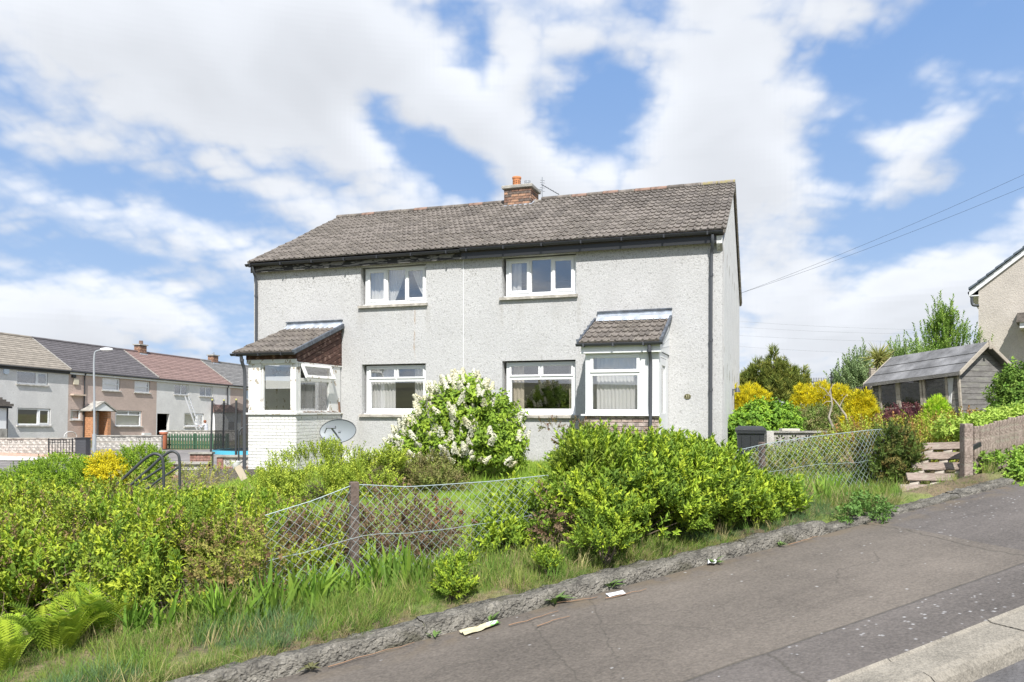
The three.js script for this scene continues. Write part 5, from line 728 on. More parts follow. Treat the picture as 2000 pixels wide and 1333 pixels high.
// ---------- the garden beside the house ----------
const con = (label, name, cat, X, Z, B, n, cols, seed, o = {}) => plant(name, label, cat, X, Z, B, n, o.shapes || G.conifer, { seed, color: mixc(cols), mat: mat.needle, inner: 0.3, up: 0.9, rand: 0.35, lump: 0.3, size: [1.1, 1.9], ...o }, o.group);
const GOLD = [[0.49, 0.43, 0.014], [0.41, 0.35, 0.012], [0.25, 0.25, 0.014]];
con('round golden conifer standing alone in front of the shed corner', 'golden_conifer', 'conifer', 6.7, 15, [[6.68, 1.55, 15, .25, .32, .25], [6.7, 1.85, 15, .14, .24, .14], [6.55, 1.5, 14.9, .16, .22, .16], [7.02, 1.4, 14.9, .1, .08, .1]], 1300, GOLD, 701, { size: [0.8, 1.3], lump: 0.4 });
con('wide golden conifer hedge below the distant railings', 'golden_conifer_hedge', 'hedge', 9.6, 24, [[9.0, 1.85, 24, .4, .62, .45], [9.55, 1.9, 24, .45, .64, .45], [10.05, 1.88, 24, .38, .6, .45]], 2000, GOLD, 702, { size: [0.8, 1.3], lump: 0.2 });
con('golden conifer peeping out beside the white gable', 'golden_conifer', 'conifer', 6.8, 22, [[6.75, 1.85, 22, .45, .58, .45], [6.3, 1.82, 22, .4, .56, .4]], 1100, GOLD, 703, { size: [0.8, 1.3], lump: 0.2 });
con('bright lime dwarf conifer under the shed windows', 'lime_conifer', 'conifer', 7.5, 13.8, [[7.5, 1.45, 13.8, .28, .32, .26], [7.5, 1.74, 13.8, .15, .25, .15], [7.66, 1.35, 13.7, .2, .22, .2]], 1100, [[0.33, 0.46, 0.03], [0.22, 0.36, 0.025], [0.40, 0.45, 0.05]], 704, { size: [0.6, 1.0] });
{ const t = con('dark olive pine trees on the skyline beside the gable', 'pine_tree', 'tree', 9.2, 28, [[8.7, 2.55, 28, .5, .75, .5], [9.35, 2.8, 28, .4, .8, .42], [9.95, 2.5, 28, .5, .75, .5], [8.3, 2.4, 28, .4, .6, .4], [9.2, 2.2, 27.8, .9, .6, .6]], 2600, [[0.13, 0.16, 0.03], [0.09, 0.12, 0.025], [0.2, 0.2, 0.04]], 705, { size: [1.4, 2.4], lump: 0.55, part: 'crown' }); const m = new MB(); for (const [x, y] of [[8.7, 3.3], [9.35, 3.7], [9.95, 3.0]]) m.tube([V(x - 9.2, 0, 0), V(x - 9.2 + 0.05, y - t.position.y, 0)], 0.09, 6, 0.02); m.build('trunk', mat.bark, t); }
plant('laurel_bush', 'rounded bright green laurel bush behind the bin', 'bush', 6.0, 19, [[6.0, 1.25, 19, .62, .62, .55], [6.55, 1.25, 19, .42, .52, .45], [5.6, 1.1, 19, .4, .5, .5], [6.2, .9, 18.7, .7, .4, .4]], 1900, G.broad, { seed: 711, color: mixc([[0.22, 0.33, 0.03], [0.14, 0.25, 0.03], [0.08, 0.15, 0.02]]), inner: 0.3, stems: 12, size: [1, 1.5] });
plant('mixed_shrubs', 'dull green shrubs and dry twigs behind the patterned block wall', 'shrub', 7.6, 19.5, [[7.5, 1.25, 19.5, .65, .45, .5], [8.2, 1.3, 20, .6, .5, .5], [7.0, 1.2, 19, .4, .4, .4], [8.6, 1.5, 19, .4, .35, .4]], 1900, G.small, { seed: 712, color: mixc([[0.16, 0.21, 0.05], [0.11, 0.16, 0.035], [0.24, 0.2, 0.1]]), inner: 0.5, stems: 40, stemR: 0.008, spread: 1.5, size: [1.1, 1.8] });
plant('purple_shrub', 'dark purple-leaved shrub in front of the shed', 'shrub', 7.2, 14.3, [[7.2, 1.45, 14.3, .42, .34, .35], [6.95, 1.4, 14.3, .25, .28, .25], [7.45, 1.4, 14.3, .25, .25, .25]], 900, G.small, { seed: 713, color: mixc([[0.13, 0.045, 0.05], [0.085, 0.03, 0.04], [0.16, 0.07, 0.06]]), inner: 0.5, stems: 14, stemR: 0.007, rand: 0.8, size: [0.9, 1.3] });
plant('dark_bush', 'dark glossy bush at the end of the wire fence', 'bush', 4.62, 9.6, [[4.62, 1.18, 9.6, .3, .34, .3], [4.45, 1.0, 9.5, .22, .26, .22], [4.82, 1.2, 9.8, .22, .28, .25]], 950, G.privet, { seed: 714, color: mixc([[0.10, 0.14, 0.025], [0.06, 0.095, 0.02], [0.16, 0.12, 0.04]]), inner: 0.45, rand: 0.9, stems: 18, stemR: 0.008, spread: 0.25, size: [0.8, 1.2] });
plant('garden_weeds', 'lush yellow-green weeds behind the pallet', 'weeds', 5.7, 10.6, [[5.5, 1.15, 10.6, .5, .3, .4], [6.1, 1.25, 10.8, .45, .28, .4], [5.1, 1.1, 10.4, .35, .25, .3], [6.5, 1.35, 11.6, .6, .3, .5], [5.6, 1.25, 12.0, .7, .3, .6]], 1900, G.small, { seed: 715, color: mixc([[0.32, 0.36, 0.05], [0.22, 0.28, 0.04], [0.28, 0.14, 0.06], [0.17, 0.22, 0.03]]), inner: 0.5, up: 1, size: [0.8, 1.4], stems: 20, stemR: 0.004, spread: 1.2 });
plant('bramble_patch', 'leafy bramble spilling over the pavement below the board fence', 'bramble', 5.75, 9.05, [[5.72, 1.05, 9.2, .22, .16, .2], [5.95, 1.0, 9.05, .3, .18, .25], [6.25, 1.1, 9.25, .3, .2, .25], [5.9, .93, 8.75, .3, .11, .2], [6.5, 1.15, 9.4, .3, .22, .25]], 800, G.broad, { seed: 716, color: mixc([[0.25, 0.34, 0.05], [0.17, 0.27, 0.04], [0.11, 0.19, 0.03]]), inner: 0.4, size: [0.6, 0.95], stems: 14, stemR: 0.004, spread: 0.6 });
plant('creeper', 'pale green creeper leaning over the top of the board fence', 'creeper', 6.3, 10.3, [[6.0, 1.52, 10.2, .4, .1, .25], [6.6, 1.6, 10.4, .45, .12, .3], [7.2, 1.64, 10.8, .5, .14, .3]], 620, G.broad, { seed: 717, color: mixc([[0.30, 0.38, 0.07], [0.21, 0.30, 0.05]]), inner: 0.5, size: [0.6, 1.0], stems: 16, stemR: 0.006, spread: 0.9 });
plant('dark_shrub', 'dark green shrub at the back corner of the shed gable', 'shrub', 10.6, 16.4, [[10.55, 2.0, 16.4, .4, .5, .4], [10.9, 2.2, 16.6, .45, .5, .4], [10.5, 1.6, 16.2, .5, .35, .4]], 1000, G.broad, { seed: 718, color: mixc([[0.11, 0.2, 0.03], [0.07, 0.13, 0.02], [0.16, 0.24, 0.04]]), inner: 0.4, size: [0.9, 1.4], stems: 10, spread: 0.3 });
plant('broad_weeds', 'broad dark weed clump flopping over the kerb', 'weeds', ...AD(6.55, 5.12), [[...(([x, z]) => [x, .78, z])(AD(6.5, 5.1)), .22, .05, .14], [...(([x, z]) => [x, .86, z])(AD(6.75, 5.22)), .18, .06, .14]], 120, G.broad, { seed: 719, color: mixc([[0.12, 0.21, 0.05], [0.08, 0.15, 0.035]]), inner: 0.5, size: [0.4, 0.7], up: 0.0 });
plant('weed_bank', 'rank green weeds between the wire fence and the patterned block wall', 'weeds', 4.9, 13.5, [[4.6, .75, 13, .6, .32, .5], [5.4, .85, 13.4, .6, .34, .5], [6.0, 1.0, 14, .5, .32, .5], [5.6, .72, 15.8, .7, .3, .4], [6.4, .95, 15.6, .5, .34, .4], [4.9, .8, 11.6, .5, .3, .5]], 2000, G.small, { seed: 720, color: mixc([[0.24, 0.30, 0.05], [0.16, 0.22, 0.035], [0.25, 0.2, 0.09], [0.10, 0.16, 0.025]]), inner: 0.5, up: 1, size: [0.8, 1.4], stems: 40, stemR: 0.005, spread: 2.2 });
// cordyline palm
{
  const t = thing('cordyline_palm', 'spiky cordyline palm rising behind the shed', 'palm', P3(10.3, 22)), m = new MB(); m.tube([V(0, -0.1, 0), V(0.03, 0.8, 0), V(0, 3.2 - t.position.y, 0)], 0.09, 8, 0.06); m.build('trunk', mat.bark, t);
  const r = rng(721), it = [], c = mixc([[0.24, 0.25, 0.07], [0.17, 0.19, 0.05], [0.33, 0.28, 0.11]]); for (let i = 0; i < 60; i++) { const d = rv(r); d.y = d.y * 0.8 + 0.15; d.normalize(); it.push({ p: V(10.3, 3.2 + (r() - 0.5) * 0.2, -22), d, s: 0.7 + 0.35 * r(), c: c(r) }); } const sh = tuft(722, { n: 5, len: 0.62, wid: 0.035, lean: 0.5, droop: 0.35, base: 0.03, seg: 5 }); scatter('crown', sh, mat.softLeaf, it, t, 723);
}
function tree(label, X, Z, h, blobs, n, cols, seed, o = {}) {
  const t = thing(o.name || 'tree', label, 'tree', P3(X, Z), 0, 'trees behind the shed'), m = new MB(), r = rng(seed); m.tube([V(0, -0.1, 0), V(0.05, h * 0.4, 0), V(0, h * 0.85, 0)], 0.12, 7, 0.02);
  for (let i = 0; i < 22; i++) { const b = blobs[i % blobs.length], y0 = h * (0.12 + 0.45 * r()), e = V(b[0] - X + (r() - 0.5) * b[3] * 1.4, b[1] - t.position.y + (r() * 0.9) * b[4], -(b[2] - Z) + (r() - 0.5) * b[5]); m.tube([V(0, y0, 0), V(e.x * 0.5, lerp(y0, e.y, 0.4), e.z * 0.5), e], 0.035, 5, 0.008); } m.build('trunk', mat.bark, t);
  pickG('crown', G.tree, mat.softLeaf, mass(seed + 1, blobs, n, { color: mixc(cols), inner: 0.55, up: 1.6, out: 0.45, rand: 0.4, lump: 0.5, gap: [1.1, -0.22], size: [0.7, 1.2], ...o }), t, seed + 2); return t;
}
tree('tall feathery green willow behind the shed roof', 16.7, 30, 4.1, [[16.6, 3.9, 30, .8, 1.6, .8], [16.0, 3.2, 30, .7, 1.3, .7], [17.3, 3.4, 30, .75, 1.2, .7], [16.7, 2.7, 29.8, 1.3, .9, .8], [16.5, 4.8, 30, .45, .8, .4]], 1500, [[0.17, 0.26, 0.05], [0.11, 0.19, 0.035], [0.22, 0.30, 0.06]], 731, { name: 'willow_tree' });
tree('grey-green small tree behind the dark fence', 12, 27, 2.4, [[12.0, 2.8, 27, .65, .75, .55], [11.6, 2.4, 27, .5, .6, .5], [12.6, 2.9, 27.3, .5, .6, .5]], 520, [[0.21, 0.27, 0.13], [0.15, 0.21, 0.09]], 741, {});
tree('small light tree between palm and willow', 14.6, 29, 2.8, [[14.5, 3.3, 29, .6, .85, .5], [15.1, 3.0, 29, .5, .7, .5], [13.9, 2.9, 29, .5, .6, .5]], 520, [[0.22, 0.30, 0.10], [0.15, 0.22, 0.07]], 751, {});
// bare grey limbs
{
  const t = thing('bare_tree', 'bare twisted grey tree limbs before the golden hedge', 'tree', P3(5.86, 14)), Q = (px, py, Z) => V((px - 1000) / 1531 * Z - 5.86, 1.81 + (799 - py) / 1531 * Z - t.position.y, -(Z - 14)), m = new MB();
  m.tube([Q(1641, 890, 14), Q(1632, 845, 14), Q(1619, 815, 14), Q(1626, 792, 14), Q(1622, 762, 14)], 0.03, 7, 0.012); m.tube([Q(1664, 860, 14.1), Q(1652, 812, 14.1), Q(1640, 795, 14.1), Q(1630, 782, 14.1)], 0.024, 7, 0.014); m.build('trunk', mat.greyBark, t); const b = new MB(); for (const [a, c, d, e] of [[1622, 775, 1600, 755], [1624, 785, 1606, 792], [1640, 796, 1656, 770], [1620, 768, 1632, 748], [1630, 782, 1612, 772]]) b.tube([Q(a, c, 14), Q((a + d) / 2, (c + e) / 2 - 4, 14), Q(d, e, 14)], 0.012, 5, 0.003); b.build('branches', mat.greyBark, t);
  const r = rng(8); for (const [x, z, l] of [[5.0, 11.2, 'dry tan grass tuft behind the wire fence'], [5.25, 11.0, 'second dry tan grass tuft leaning behind the wire fence']]) { const q = thing('dry_grass_tuft', l, 'grass', P3(x, z)), it = []; for (let i = 0; i < 12; i++) it.push({ p: V(x + (r() - 0.5) * 0.3, q.position.y, -z + (r() - 0.5) * 0.3), d: V((r() - 0.5) * 0.7, 1, (r() - 0.5) * 0.5).normalize(), s: 0.8 + 0.5 * r(), c: rgb(0.42, 0.31, 0.18) }); scatter('blades', G.tall[0], mat.softLeaf, it, q, 81); }
}
// wheelie bin
{
  const t = thing('wheelie_bin', 'charcoal wheelie bin standing beside the white gable', 'bin', P3(5.02, 16.5, 0.4), -0.25), bm = std([0.035, 0.038, 0.042], 0.5, { bumpMap: fineBump, bumpScale: 0.0015 });
  const frus = (y0, y1, w0, d0, w1, d1) => { const mb = new MB(), c = (y, w, d) => [V(-w / 2, y, d / 2), V(w / 2, y, d / 2), V(w / 2, y, -d / 2), V(-w / 2, y, -d / 2)], A = c(y0, w0, d0), B = c(y1, w1, d1); for (let i = 0; i < 4; i++) mb.quad(A[i], A[(i + 1) % 4], B[(i + 1) % 4], B[i]); mb.quad(A[3], A[2], A[1], A[0]).quad(B[0], B[1], B[2], B[3]); return mb; };
  frus(0.06, 0.9, 0.42, 0.46, 0.54, 0.62).build('body', bm, t); frus(0.9, 0.96, 0.58, 0.67, 0.59, 0.68).build('rim', bm, t); const l = frus(0.962, 1.0, 0.6, 0.7, 0.59, 0.69); l.add(frus(1.0, 1.045, 0.58, 0.68, 0.46, 0.56).geo()); l.build('lid', bm, t);
  new MB().tube([V(-0.24, 1.0, -0.4), V(0.24, 1.0, -0.4)], 0.018, 8).bar(V(-0.2, 1.0, -0.34), V(-0.2, 1.0, -0.4), 0.03).bar(V(0.2, 1.0, -0.34), V(0.2, 1.0, -0.4), 0.03).build('handle', bm, t); for (const s of [-1, 1]) new MB().tube([V(s * 0.22, 0.1, -0.2), V(s * 0.27, 0.1, -0.2)], 0.1, 14).build('wheel', mat.black, t); const rb = new MB(); for (const x of [-0.16, 0, 0.16]) rb.bar(V(x, 0.2, 0.252), V(x * 1.15, 0.86, 0.308), 0.03, 0.012); rb.build('ribs', bm, t);
}
// pierced screen block: square frame with a petal pattern
function screenBlock(s, d) {
  const sh = new THREE.Shape(rect(-s / 2, s / 2, 0, s).map((a) => new THREE.Vector2(...a))); const c = [0, s / 2];
  for (let k = 0; k < 8; k++) { const a = k * Math.PI / 4 + Math.PI / 8, r0 = s * 0.09, r1 = s * (0.40), w = s * 0.085, P = (r, o) => new THREE.Vector2(c[0] + r * Math.cos(a) - o * Math.sin(a), c[1] + r * Math.sin(a) + o * Math.cos(a)); sh.holes.push(new THREE.Path([P(r0, 0), P(r0 + (r1 - r0) * 0.6, -w), P(r1, 0), P(r0 + (r1 - r0) * 0.6, w)])); }
  return new MB().add(new THREE.ExtrudeGeometry(sh, { depth: d, bevelEnabled: false })).geo();
}
const sb = screenBlock(0.29, 0.09);
{
  const t = thing('garden_wall', 'low pale block wall with pierced pattern blocks beside the bin', 'wall', [5.5, 0, -17]);
  new MB().box(0, 0.15, 0.3, 1.33, -0.1, 0.1).build('pier', mat.paleConcrete, t); for (let i = 0; i < 4; i++) { const m = mesh('screen_block', sb, mat.concrete, t); m.position.set(0.31 + i * 0.295, 1.0, -0.045); } for (let j = 0; j < 2; j++) for (let i = 0; i < 3; i++) new MB().box(0.16 + i * 0.4, 0.55 + i * 0.4, 0.36 + j * 0.32, 0.67 + j * 0.32, -0.06, 0.06).build('block', mat.paleConcrete, t); new MB().box(0.15, 1.34, 1.292, 1.33, -0.09, 0.09).build('coping', mat.concrete, t);
  const p = thing('loose_plank', 'pale loose plank lying on top of the patterned block wall', 'plank', [6.0, 1.335, -17], 0.1); new MB().box(-0.18, 0.22, 0, 0.045, -0.08, 0.08).build('board', std([0.62, 0.58, 0.5], 0.8), p);
}
// timber shed, leaning a little with the slope
mat.shedWood = [0, 1, 2].map((i) => std([1, 1, 1], 0.95, { map: wood([0.095, 0.088, 0.08], [0.235, 0.225, 0.212], 761 + i * 11, 0.25), bumpMap: fineBump, bumpScale: 0.004 }));
mat.felt = std([1, 1, 1], 0.95, { map: mottle([0.20, 0.20, 0.205], 0.4, 1.1, 5, 771, 256), bumpMap: fineBump, bumpScale: 0.003 });
mat.paleWood = std([1, 1, 1], 0.95, { map: wood([0.26, 0.225, 0.18], [0.47, 0.42, 0.35], 781), bumpMap: fineBump, bumpScale: 0.003 });
const upright = (m) => { const c = m.clone(); c.map = m.map.clone(); c.map.rotation = Math.PI / 2; c.map.repeat.set(1 / 0.3, 1 / 0.9); c.map.needsUpdate = true; return c; };
mat.greyWood = [0, 1, 2].map((i) => std([1, 1, 1], 0.95, { map: wood([0.17, 0.13, 0.105], [0.36, 0.29, 0.245], 791 + 7 * i, 0.35), bumpMap: fineBump, bumpScale: 0.005 }));
{
  const t = thing('garden_shed', 'weathered grey timber shed with felt roof and three windows', 'shed', [10.08, 1.12, -17.5], 0.4137); t.rotation.order = 'YXZ'; t.rotation.x = -0.077; t.scale.setScalar(1.07);
  const W = 1.65, L = 2.2, E = 1.47, A = 2.03, bh = 0.122, r = rng(78);
  for (let i = 0; i < 16; i++) {                        // gable boards
    const y0 = i * bh, y1 = Math.min(y0 + bh - 0.006, A - 0.01), half = (y) => (y <= E ? W / 2 : (W / 2) * (A - y) / (A - E)); if (half(y0) < 0.04) break;
    const g = extrude([[W / 2 - half(y0), y0], [W / 2 + half(y0), y0], [W / 2 + half(y1), y1], [W / 2 - half(y1), y1]], [], 0.018, 0.003); const m = mesh('board', new MB().add(g).geo(), mat.shedWood[Math.floor(r() * 3)], t); m.rotation.x = -0.035; m.position.z = -0.003;
  }
  const wins = [[0.30, 0.80], [0.92, 1.44], [1.54, 1.96]], wy = [0.8, 1.4];
  for (let i = 0; i < 12; i++) { const y0 = i * bh, y1 = y0 + bh - 0.006; let segs = [[0.0, L]]; if (y1 > wy[0] - 0.02) segs = [[0, 0.27], [1.98, L]]; for (const [a, b] of segs) { const m = mesh('board', boxGeo(-0.02, 0, y0, y1, -b, -a - 0.004), mat.shedWood[Math.floor(r() * 3)], t); m.rotation.z = -0.03; } }
  for (const [a, b] of wins) { const w = sub('window', t), f = new MB(); f.box(-0.03, 0.01, wy[0] - 0.04, wy[0], -b - 0.03, -a + 0.03).box(-0.03, 0.01, wy[1], wy[1] + 0.07, -b - 0.03, -a + 0.03).box(-0.03, 0.01, wy[0] - 0.001, wy[1] + 0.001, -a - 0.005, -a + 0.05).box(-0.03, 0.01, wy[0] - 0.001, wy[1] + 0.001, -b - 0.05, -b + 0.005); f.build('frame', mat.paleWood, w); mesh('pane', boxGeo(-0.012, -0.010, wy[0], wy[1], -b, -a), mat.singleGlass, w); }
  new MB().box(0.01, W - 0.01, -0.05, E - 0.02, -L + 0.005, -L + 0.03).box(W - 0.03, W - 0.008, -0.05, E - 0.02, -L + 0.03, -0.02).box(0.01, W - 0.01, -0.08, -0.002, -L, -0.02).build('shell', mat.shedWood[0], t);
  new MB().box(-0.032, 0.012, 0, E, -0.012, 0.03).build('corner_strip', mat.paleWood, t);
  for (const s of [0, 1]) { const x0 = s ? W + 0.14 : -0.14, y0 = E - 0.1; const g = extrude([[x0, y0 - 0.035], [W / 2, A - 0.035], [W / 2, A + 0.0], [x0, y0]], [], L + 0.24); g.translate(0, 0.05, -L - 0.11); new MB().add(g).build('roof_slope', mat.felt, t); const bb = extrude([[x0, y0 - 0.04], [W / 2, A - 0.05], [W / 2, A + 0.05], [x0, y0 + 0.055]], [], 0.022, 0.003); bb.translate(0, 0.005, 0.132); new MB().add(bb).build('bargeboard', mat.paleWood, t); const b2 = bb.clone(); b2.translate(0, 0, -L - 0.28); new MB().add(b2).build('bargeboard', mat.paleWood, t); new MB().box(x0 - 0.01, x0 + 0.012, y0 - 0.03, y0 + 0.045, -L - 0.1, 0.13).build('eaves_board', mat.shedWood[1], t); }
  const seams = new MB(); for (const k of [0.3, 0.62]) seams.bar(V(lerp(-0.14, W / 2, k), lerp(E - 0.1, A, k) + 0.054, 0.13), V(lerp(-0.14, W / 2, k), lerp(E - 0.1, A, k) + 0.054, -L - 0.1), 0.03, 0.008); seams.build('felt_lap', mat.felt, t); new MB().box(W / 2 - 0.03, W / 2 + 0.03, A - 0.12, A + 0.07, 0.155, 0.175).build('finial', mat.paleWood, t);
}
{ const c = thing('shed_curtain', 'pale grey curtain drawn aside inside the shed window', 'curtain', [9.9, 1.93, -17.9], 0.4137 - Math.PI / 2); const m = new MB(); for (let k = 0; k < 8; k++) m.quad(V(0.02 * k, 0, 0.02 * (k % 2)), V(0.02 * (k + 1), 0, 0.02 * ((k + 1) % 2)), V(0.02 * (k + 1) + 0.05, 0.58, 0.02 * ((k + 1) % 2)), V(0.02 * k + 0.05, 0.58, 0.02 * (k % 2))); m.build('fabric', mat.curtain, c); }
const uprightWood = mat.greyWood.map(upright);
// pallet used as a gate, gate post, board fence, plank
{
  const t = thing('pallet', 'weathered timber pallet lying tilted as steps beside the gate post', 'pallet', [0, 0, 0]), ws = mat.greyWood, B = [];
  for (let i = 0; i < 5; i++) { const X = 4.42 + i * 0.172, y = 0.905 + i * 0.112, Z = 8.9 + i * 0.21, len = [0.72, 0.74, 0.78, 0.76, 0.68][i]; const m = mesh('slat', chamferBox(len, 0.095, 0.022, 0.004), ws[i % 3], t); m.position.set(X + len / 2, y, -Z); m.rotation.set(-0.5, 0.02 * (i % 2 ? 1 : -1), 0.01 * (i - 2)); B.push([X, y, Z]); }
  for (const o of [0.1, 0.34, 0.58]) new MB().bar(V(4.44 + o, 0.835, -8.93), V(5.13 + o, 1.3, -9.8), 0.09, 0.05).build('stringer', mat.paleWood, t);
  const p = thing('gate_post', 'square weathered gate post between pallet and board fence', 'post', P3(5.22, 9.0, 0.8)); mesh('shaft', (() => { const g = chamferBox(0.1, 0.84, 0.1, 0.006); g.translate(0, 0.42, 0.05); return g; })(), uprightWood[1], p); new MB().bar(V(0.05, 0.55, 0), V(0.22, 0.6, -0.1), 0.03, 0.05).build('hinge', mat.black, p);
  const f = thing('board_fence', 'upright weathered board fence at the edge of the picture', 'fence', [0, 0, 0]), r = rng(79), turn = Math.atan2(uz, ux);
  for (let i = 0; i < 16; i++) { const a = 9.1 + i * 0.098, [X, Z] = AD(a, 5.62), y0 = SL * a - 0.22, top = lerp(1.585, 1.80, i / 15) + (r() - 0.5) * 0.02, g = chamferBox(0.092, top - y0, 0.02, 0.004); g.translate(0, (top - y0) / 2, 0); const m = mesh('board', g, uprightWood[Math.floor(r() * 3)], f); m.position.set(X, y0, -Z); m.rotation.set(0, turn, i === 0 ? -0.12 : (r() - 0.5) * 0.03); if (i === 0) m.position.x -= 0.06; }
  for (const h of [0.25, 0.52]) { const [x0, z0] = AD(9.0, 5.66), [x1, z1] = AD(10.7, 5.66); new MB().bar(V(x0, SL * 9 + h, -z0), V(x1, SL * 10.7 + h + 0.02, -z1), 0.03, 0.07).build('rail', mat.greyWood[0], f); }
  const [X, Z] = AD(9.55, 5.05), k = thing('fallen_plank', 'brown plank lying on the pavement edge under the bramble', 'plank', [X, SL * 9.55 + 0.01, -Z], 0.2); new MB().box(-0.1, 0.6, 0, 0.07, -0.03, 0.02).build('board', mat.greyWood[2], k); k.rotation.z = SL;
}
// dark fence and pale post behind, railings on the skyline, thin pole
{
  const t = thing('dark_fence', 'dark stained board fence behind the shed', 'fence', [9.2, 1.2, -21], -0.1), fm = [std([0.045, 0.045, 0.05], 0.9), std([0.06, 0.06, 0.065], 0.9)]; for (let i = 0; i < 22; i++) { const m = mesh('board', boxGeo(0, 0.115, 0, 1.45 + (i < 5 ? -0.25 : 0.1), -0.01, 0.01), fm[i % 2], t); m.position.x = i * 0.12; } for (const y of [0.4, 1.0]) new MB().box(0, 2.6, y, y + 0.07, -0.05, -0.012).build('rail', fm[0], t);
  const p = thing('fence_post', 'pale tall timber post in front of the dark fence', 'post', [9.48, 1.1, -20.6]); new MB().box(-0.06, 0.06, 0, 1.75, -0.05, 0.05).box(-0.07, 0.07, 1.75, 1.78, -0.06, 0.06).build('shaft', mat.paleWood, p);
  const c = thing('clothes_pole', 'thin dark clothes pole before the golden hedge', 'pole', P3(8.15, 20)); new MB().cyl(0, 0, 2.75 - c.position.y, 0, 0.016, 0.014, 7).box(-0.05, 0.05, 2.6 - c.position.y, 2.63 - c.position.y, -0.01, 0.01).build('shaft', mat.black, c);
  const rl = thing('railings', 'distant dark steel railings on the skyline above the golden hedge', 'railings', [14.2, 1.4, -40]); const b = new MB(); for (let i = 0; i < 46; i++) b.box(i * 0.085 - 0.011, i * 0.085 + 0.011, 0, 2.0, -0.011, 0.011); b.build('bars', mat.black, rl).userData.kind = 'stuff'; new MB().box(-0.05, 3.9, 1.75, 1.8, -0.02, 0.02).box(-0.05, 3.9, 0.2, 0.25, -0.02, 0.02).build('rail', mat.black, rl);
}
// neighbouring house at the edge
{
  const t = thing('neighbour_house', 'beige harled gable of a neighbouring house with blue-grey roof edge', 'house', [17.87, 0, -30], -0.6), hm = std([1, 1, 1], 0.97, { map: harl([0.52, 0.475, 0.42], [0.42, 0.37, 0.32], 811, 0.46), bumpMap: pebbleBump, bumpScale: 0.012 });
  const y0 = 0.5, E = 6.55, A = 9.9, W = 8.6; const g = extrude([[0, y0], [W, y0], [W, E], [W / 2, A], [0, E]], [], 9); g.translate(0, 0, -9); new MB().add(g).build('wall', hm, t);
  const rf = sub('roof', t), sl = Math.hypot(W / 2 + 0.3, A - E + 0.28), rm = std([1, 1, 1], 0.9, { map: mottle([0.10, 0.125, 0.15], 0.3, 1, 5, 821) });
  for (let i = 0; i < 16; i++) { const t0 = i / 16, t1 = (i + 1.12) / 16, P = (q, o) => V(lerp(-0.32, W / 2, q) - 0.045 * 0 , lerp(E - 0.22, A + 0.08, q) + o, 0); const a = P(t0, 0.13), b = P(t1, 0.09), c = P(t1, 0.02), d = P(t0, 0.05); const s = new THREE.Shape([a, b, c, d].map((v) => new THREE.Vector2(v.x, v.y))); const gg = new THREE.ExtrudeGeometry(s, { depth: 9.4, bevelEnabled: false }); gg.translate(0, 0, -9.2); new MB().add(gg).build('tile_course', rm, rf); }
  const bb = extrude([[-0.3, E - 0.42], [W / 2, A - 0.1], [W / 2, A + 0.08], [-0.3, E - 0.2]], [], 0.03); bb.translate(0, 0, 0.06); new MB().add(bb).build('bargeboard', mat.upvc, rf); const rb = extrude([[W / 2, A], [W + 0.3, E - 0.25], [W + 0.3, E - 0.1], [W / 2, A + 0.16]], [], 9.4); rb.translate(0, 0, -9.2); new MB().add(rb).build('back_slope', rm, rf); new MB().box(-0.3, 0.02, E - 0.42, E - 0.38, -9, 0.06).build('soffit', mat.upvc, rf);
  const gp = new MB(); gp.tube(smoothPath([[-0.22, E - 0.4, 0.0], [-0.22, E - 0.62, 0], [-0.18, E - 0.75, 0], [-0.05, E - 0.78, 0], [0.02, E - 0.78, 0]], 16), 0.05, 8); gp.build('downpipe', mat.darkGrey, t); new MB().tube([V(-0.3, E - 0.28, -9), V(-0.3, E - 0.28, 0.05)], 0.06, 8).build('gutter', mat.darkGrey, t);
  const cp = sub('canopy', t, [1.35, 4.75, 0]); new MB().box(0, 3, 0, 0.2, 0, 1.0).build('fascia', mat.upvc, cp); const ct = new MB(); for (let i = 0; i < 6; i++) ct.box(-0.1, 3.1, 0.2 + i * 0.07, 0.28 + i * 0.07, -0.02, 1.1 - i * 0.18); ct.build('tiles', mat.tiles[1], cp);
  const w = new MB(); w.tube([V(0.62, 2.9, 0.02), V(0.66, 3.3, 0.02), V(0.86, 3.7, 0.02)], 0.012, 5); w.build('cable', mat.darkGrey, t);
  const ch = thing('flue_post', 'dark square post rising behind the shed gable', 'post', [11.95, 1.6, -18.9]); new MB().box(-0.1, 0.1, 0, 1.35, -0.1, 0.1).box(-0.12, 0.12, 1.35, 1.4, -0.12, 0.12).build('shaft', mat.darkGrey, ch);
}
// overhead wires
{
  const a = V(0.12, 5.3, -7.0).applyAxisAngle(UP, HT).add(V(...HP)); const sag = (p, q, s) => { const o = []; for (let i = 0; i <= 16; i++) { const t = i / 16; o.push(p.clone().lerp(q, t).add(V(0, -s * 4 * t * (1 - t), 0))); } return o; };
  for (const [e, l] of [[V(13.5, 8.0, -18), 'upper of two service wires rising from the gable'], [V(13.45, 7.62, -18), 'lower of two service wires rising from the gable']]) { const t = thing('service_wire', l, 'wire', [0, 0, 0], 0, 'service wires'); new MB().tube(sag(a, e, 0.12), 0.0036, 5).build('strand', mat.black, t); }
  [[12.0, 11.4], [11.3, 11.1], [10.4, 10.3], [9.4, 8.6]].forEach(([y0, y1], i) => { const t = thing('power_line', ['topmost', 'second', 'third', 'lowest'][i] + ' of the four faint power lines far behind the garden', 'power line', [0, 0, 0], 0, 'far power lines'); new MB().tube(sag(V(10, y0, -80), V(70, y1, -90), 1.2), 0.008, 4).build('strand', mat.galv, t); });
}
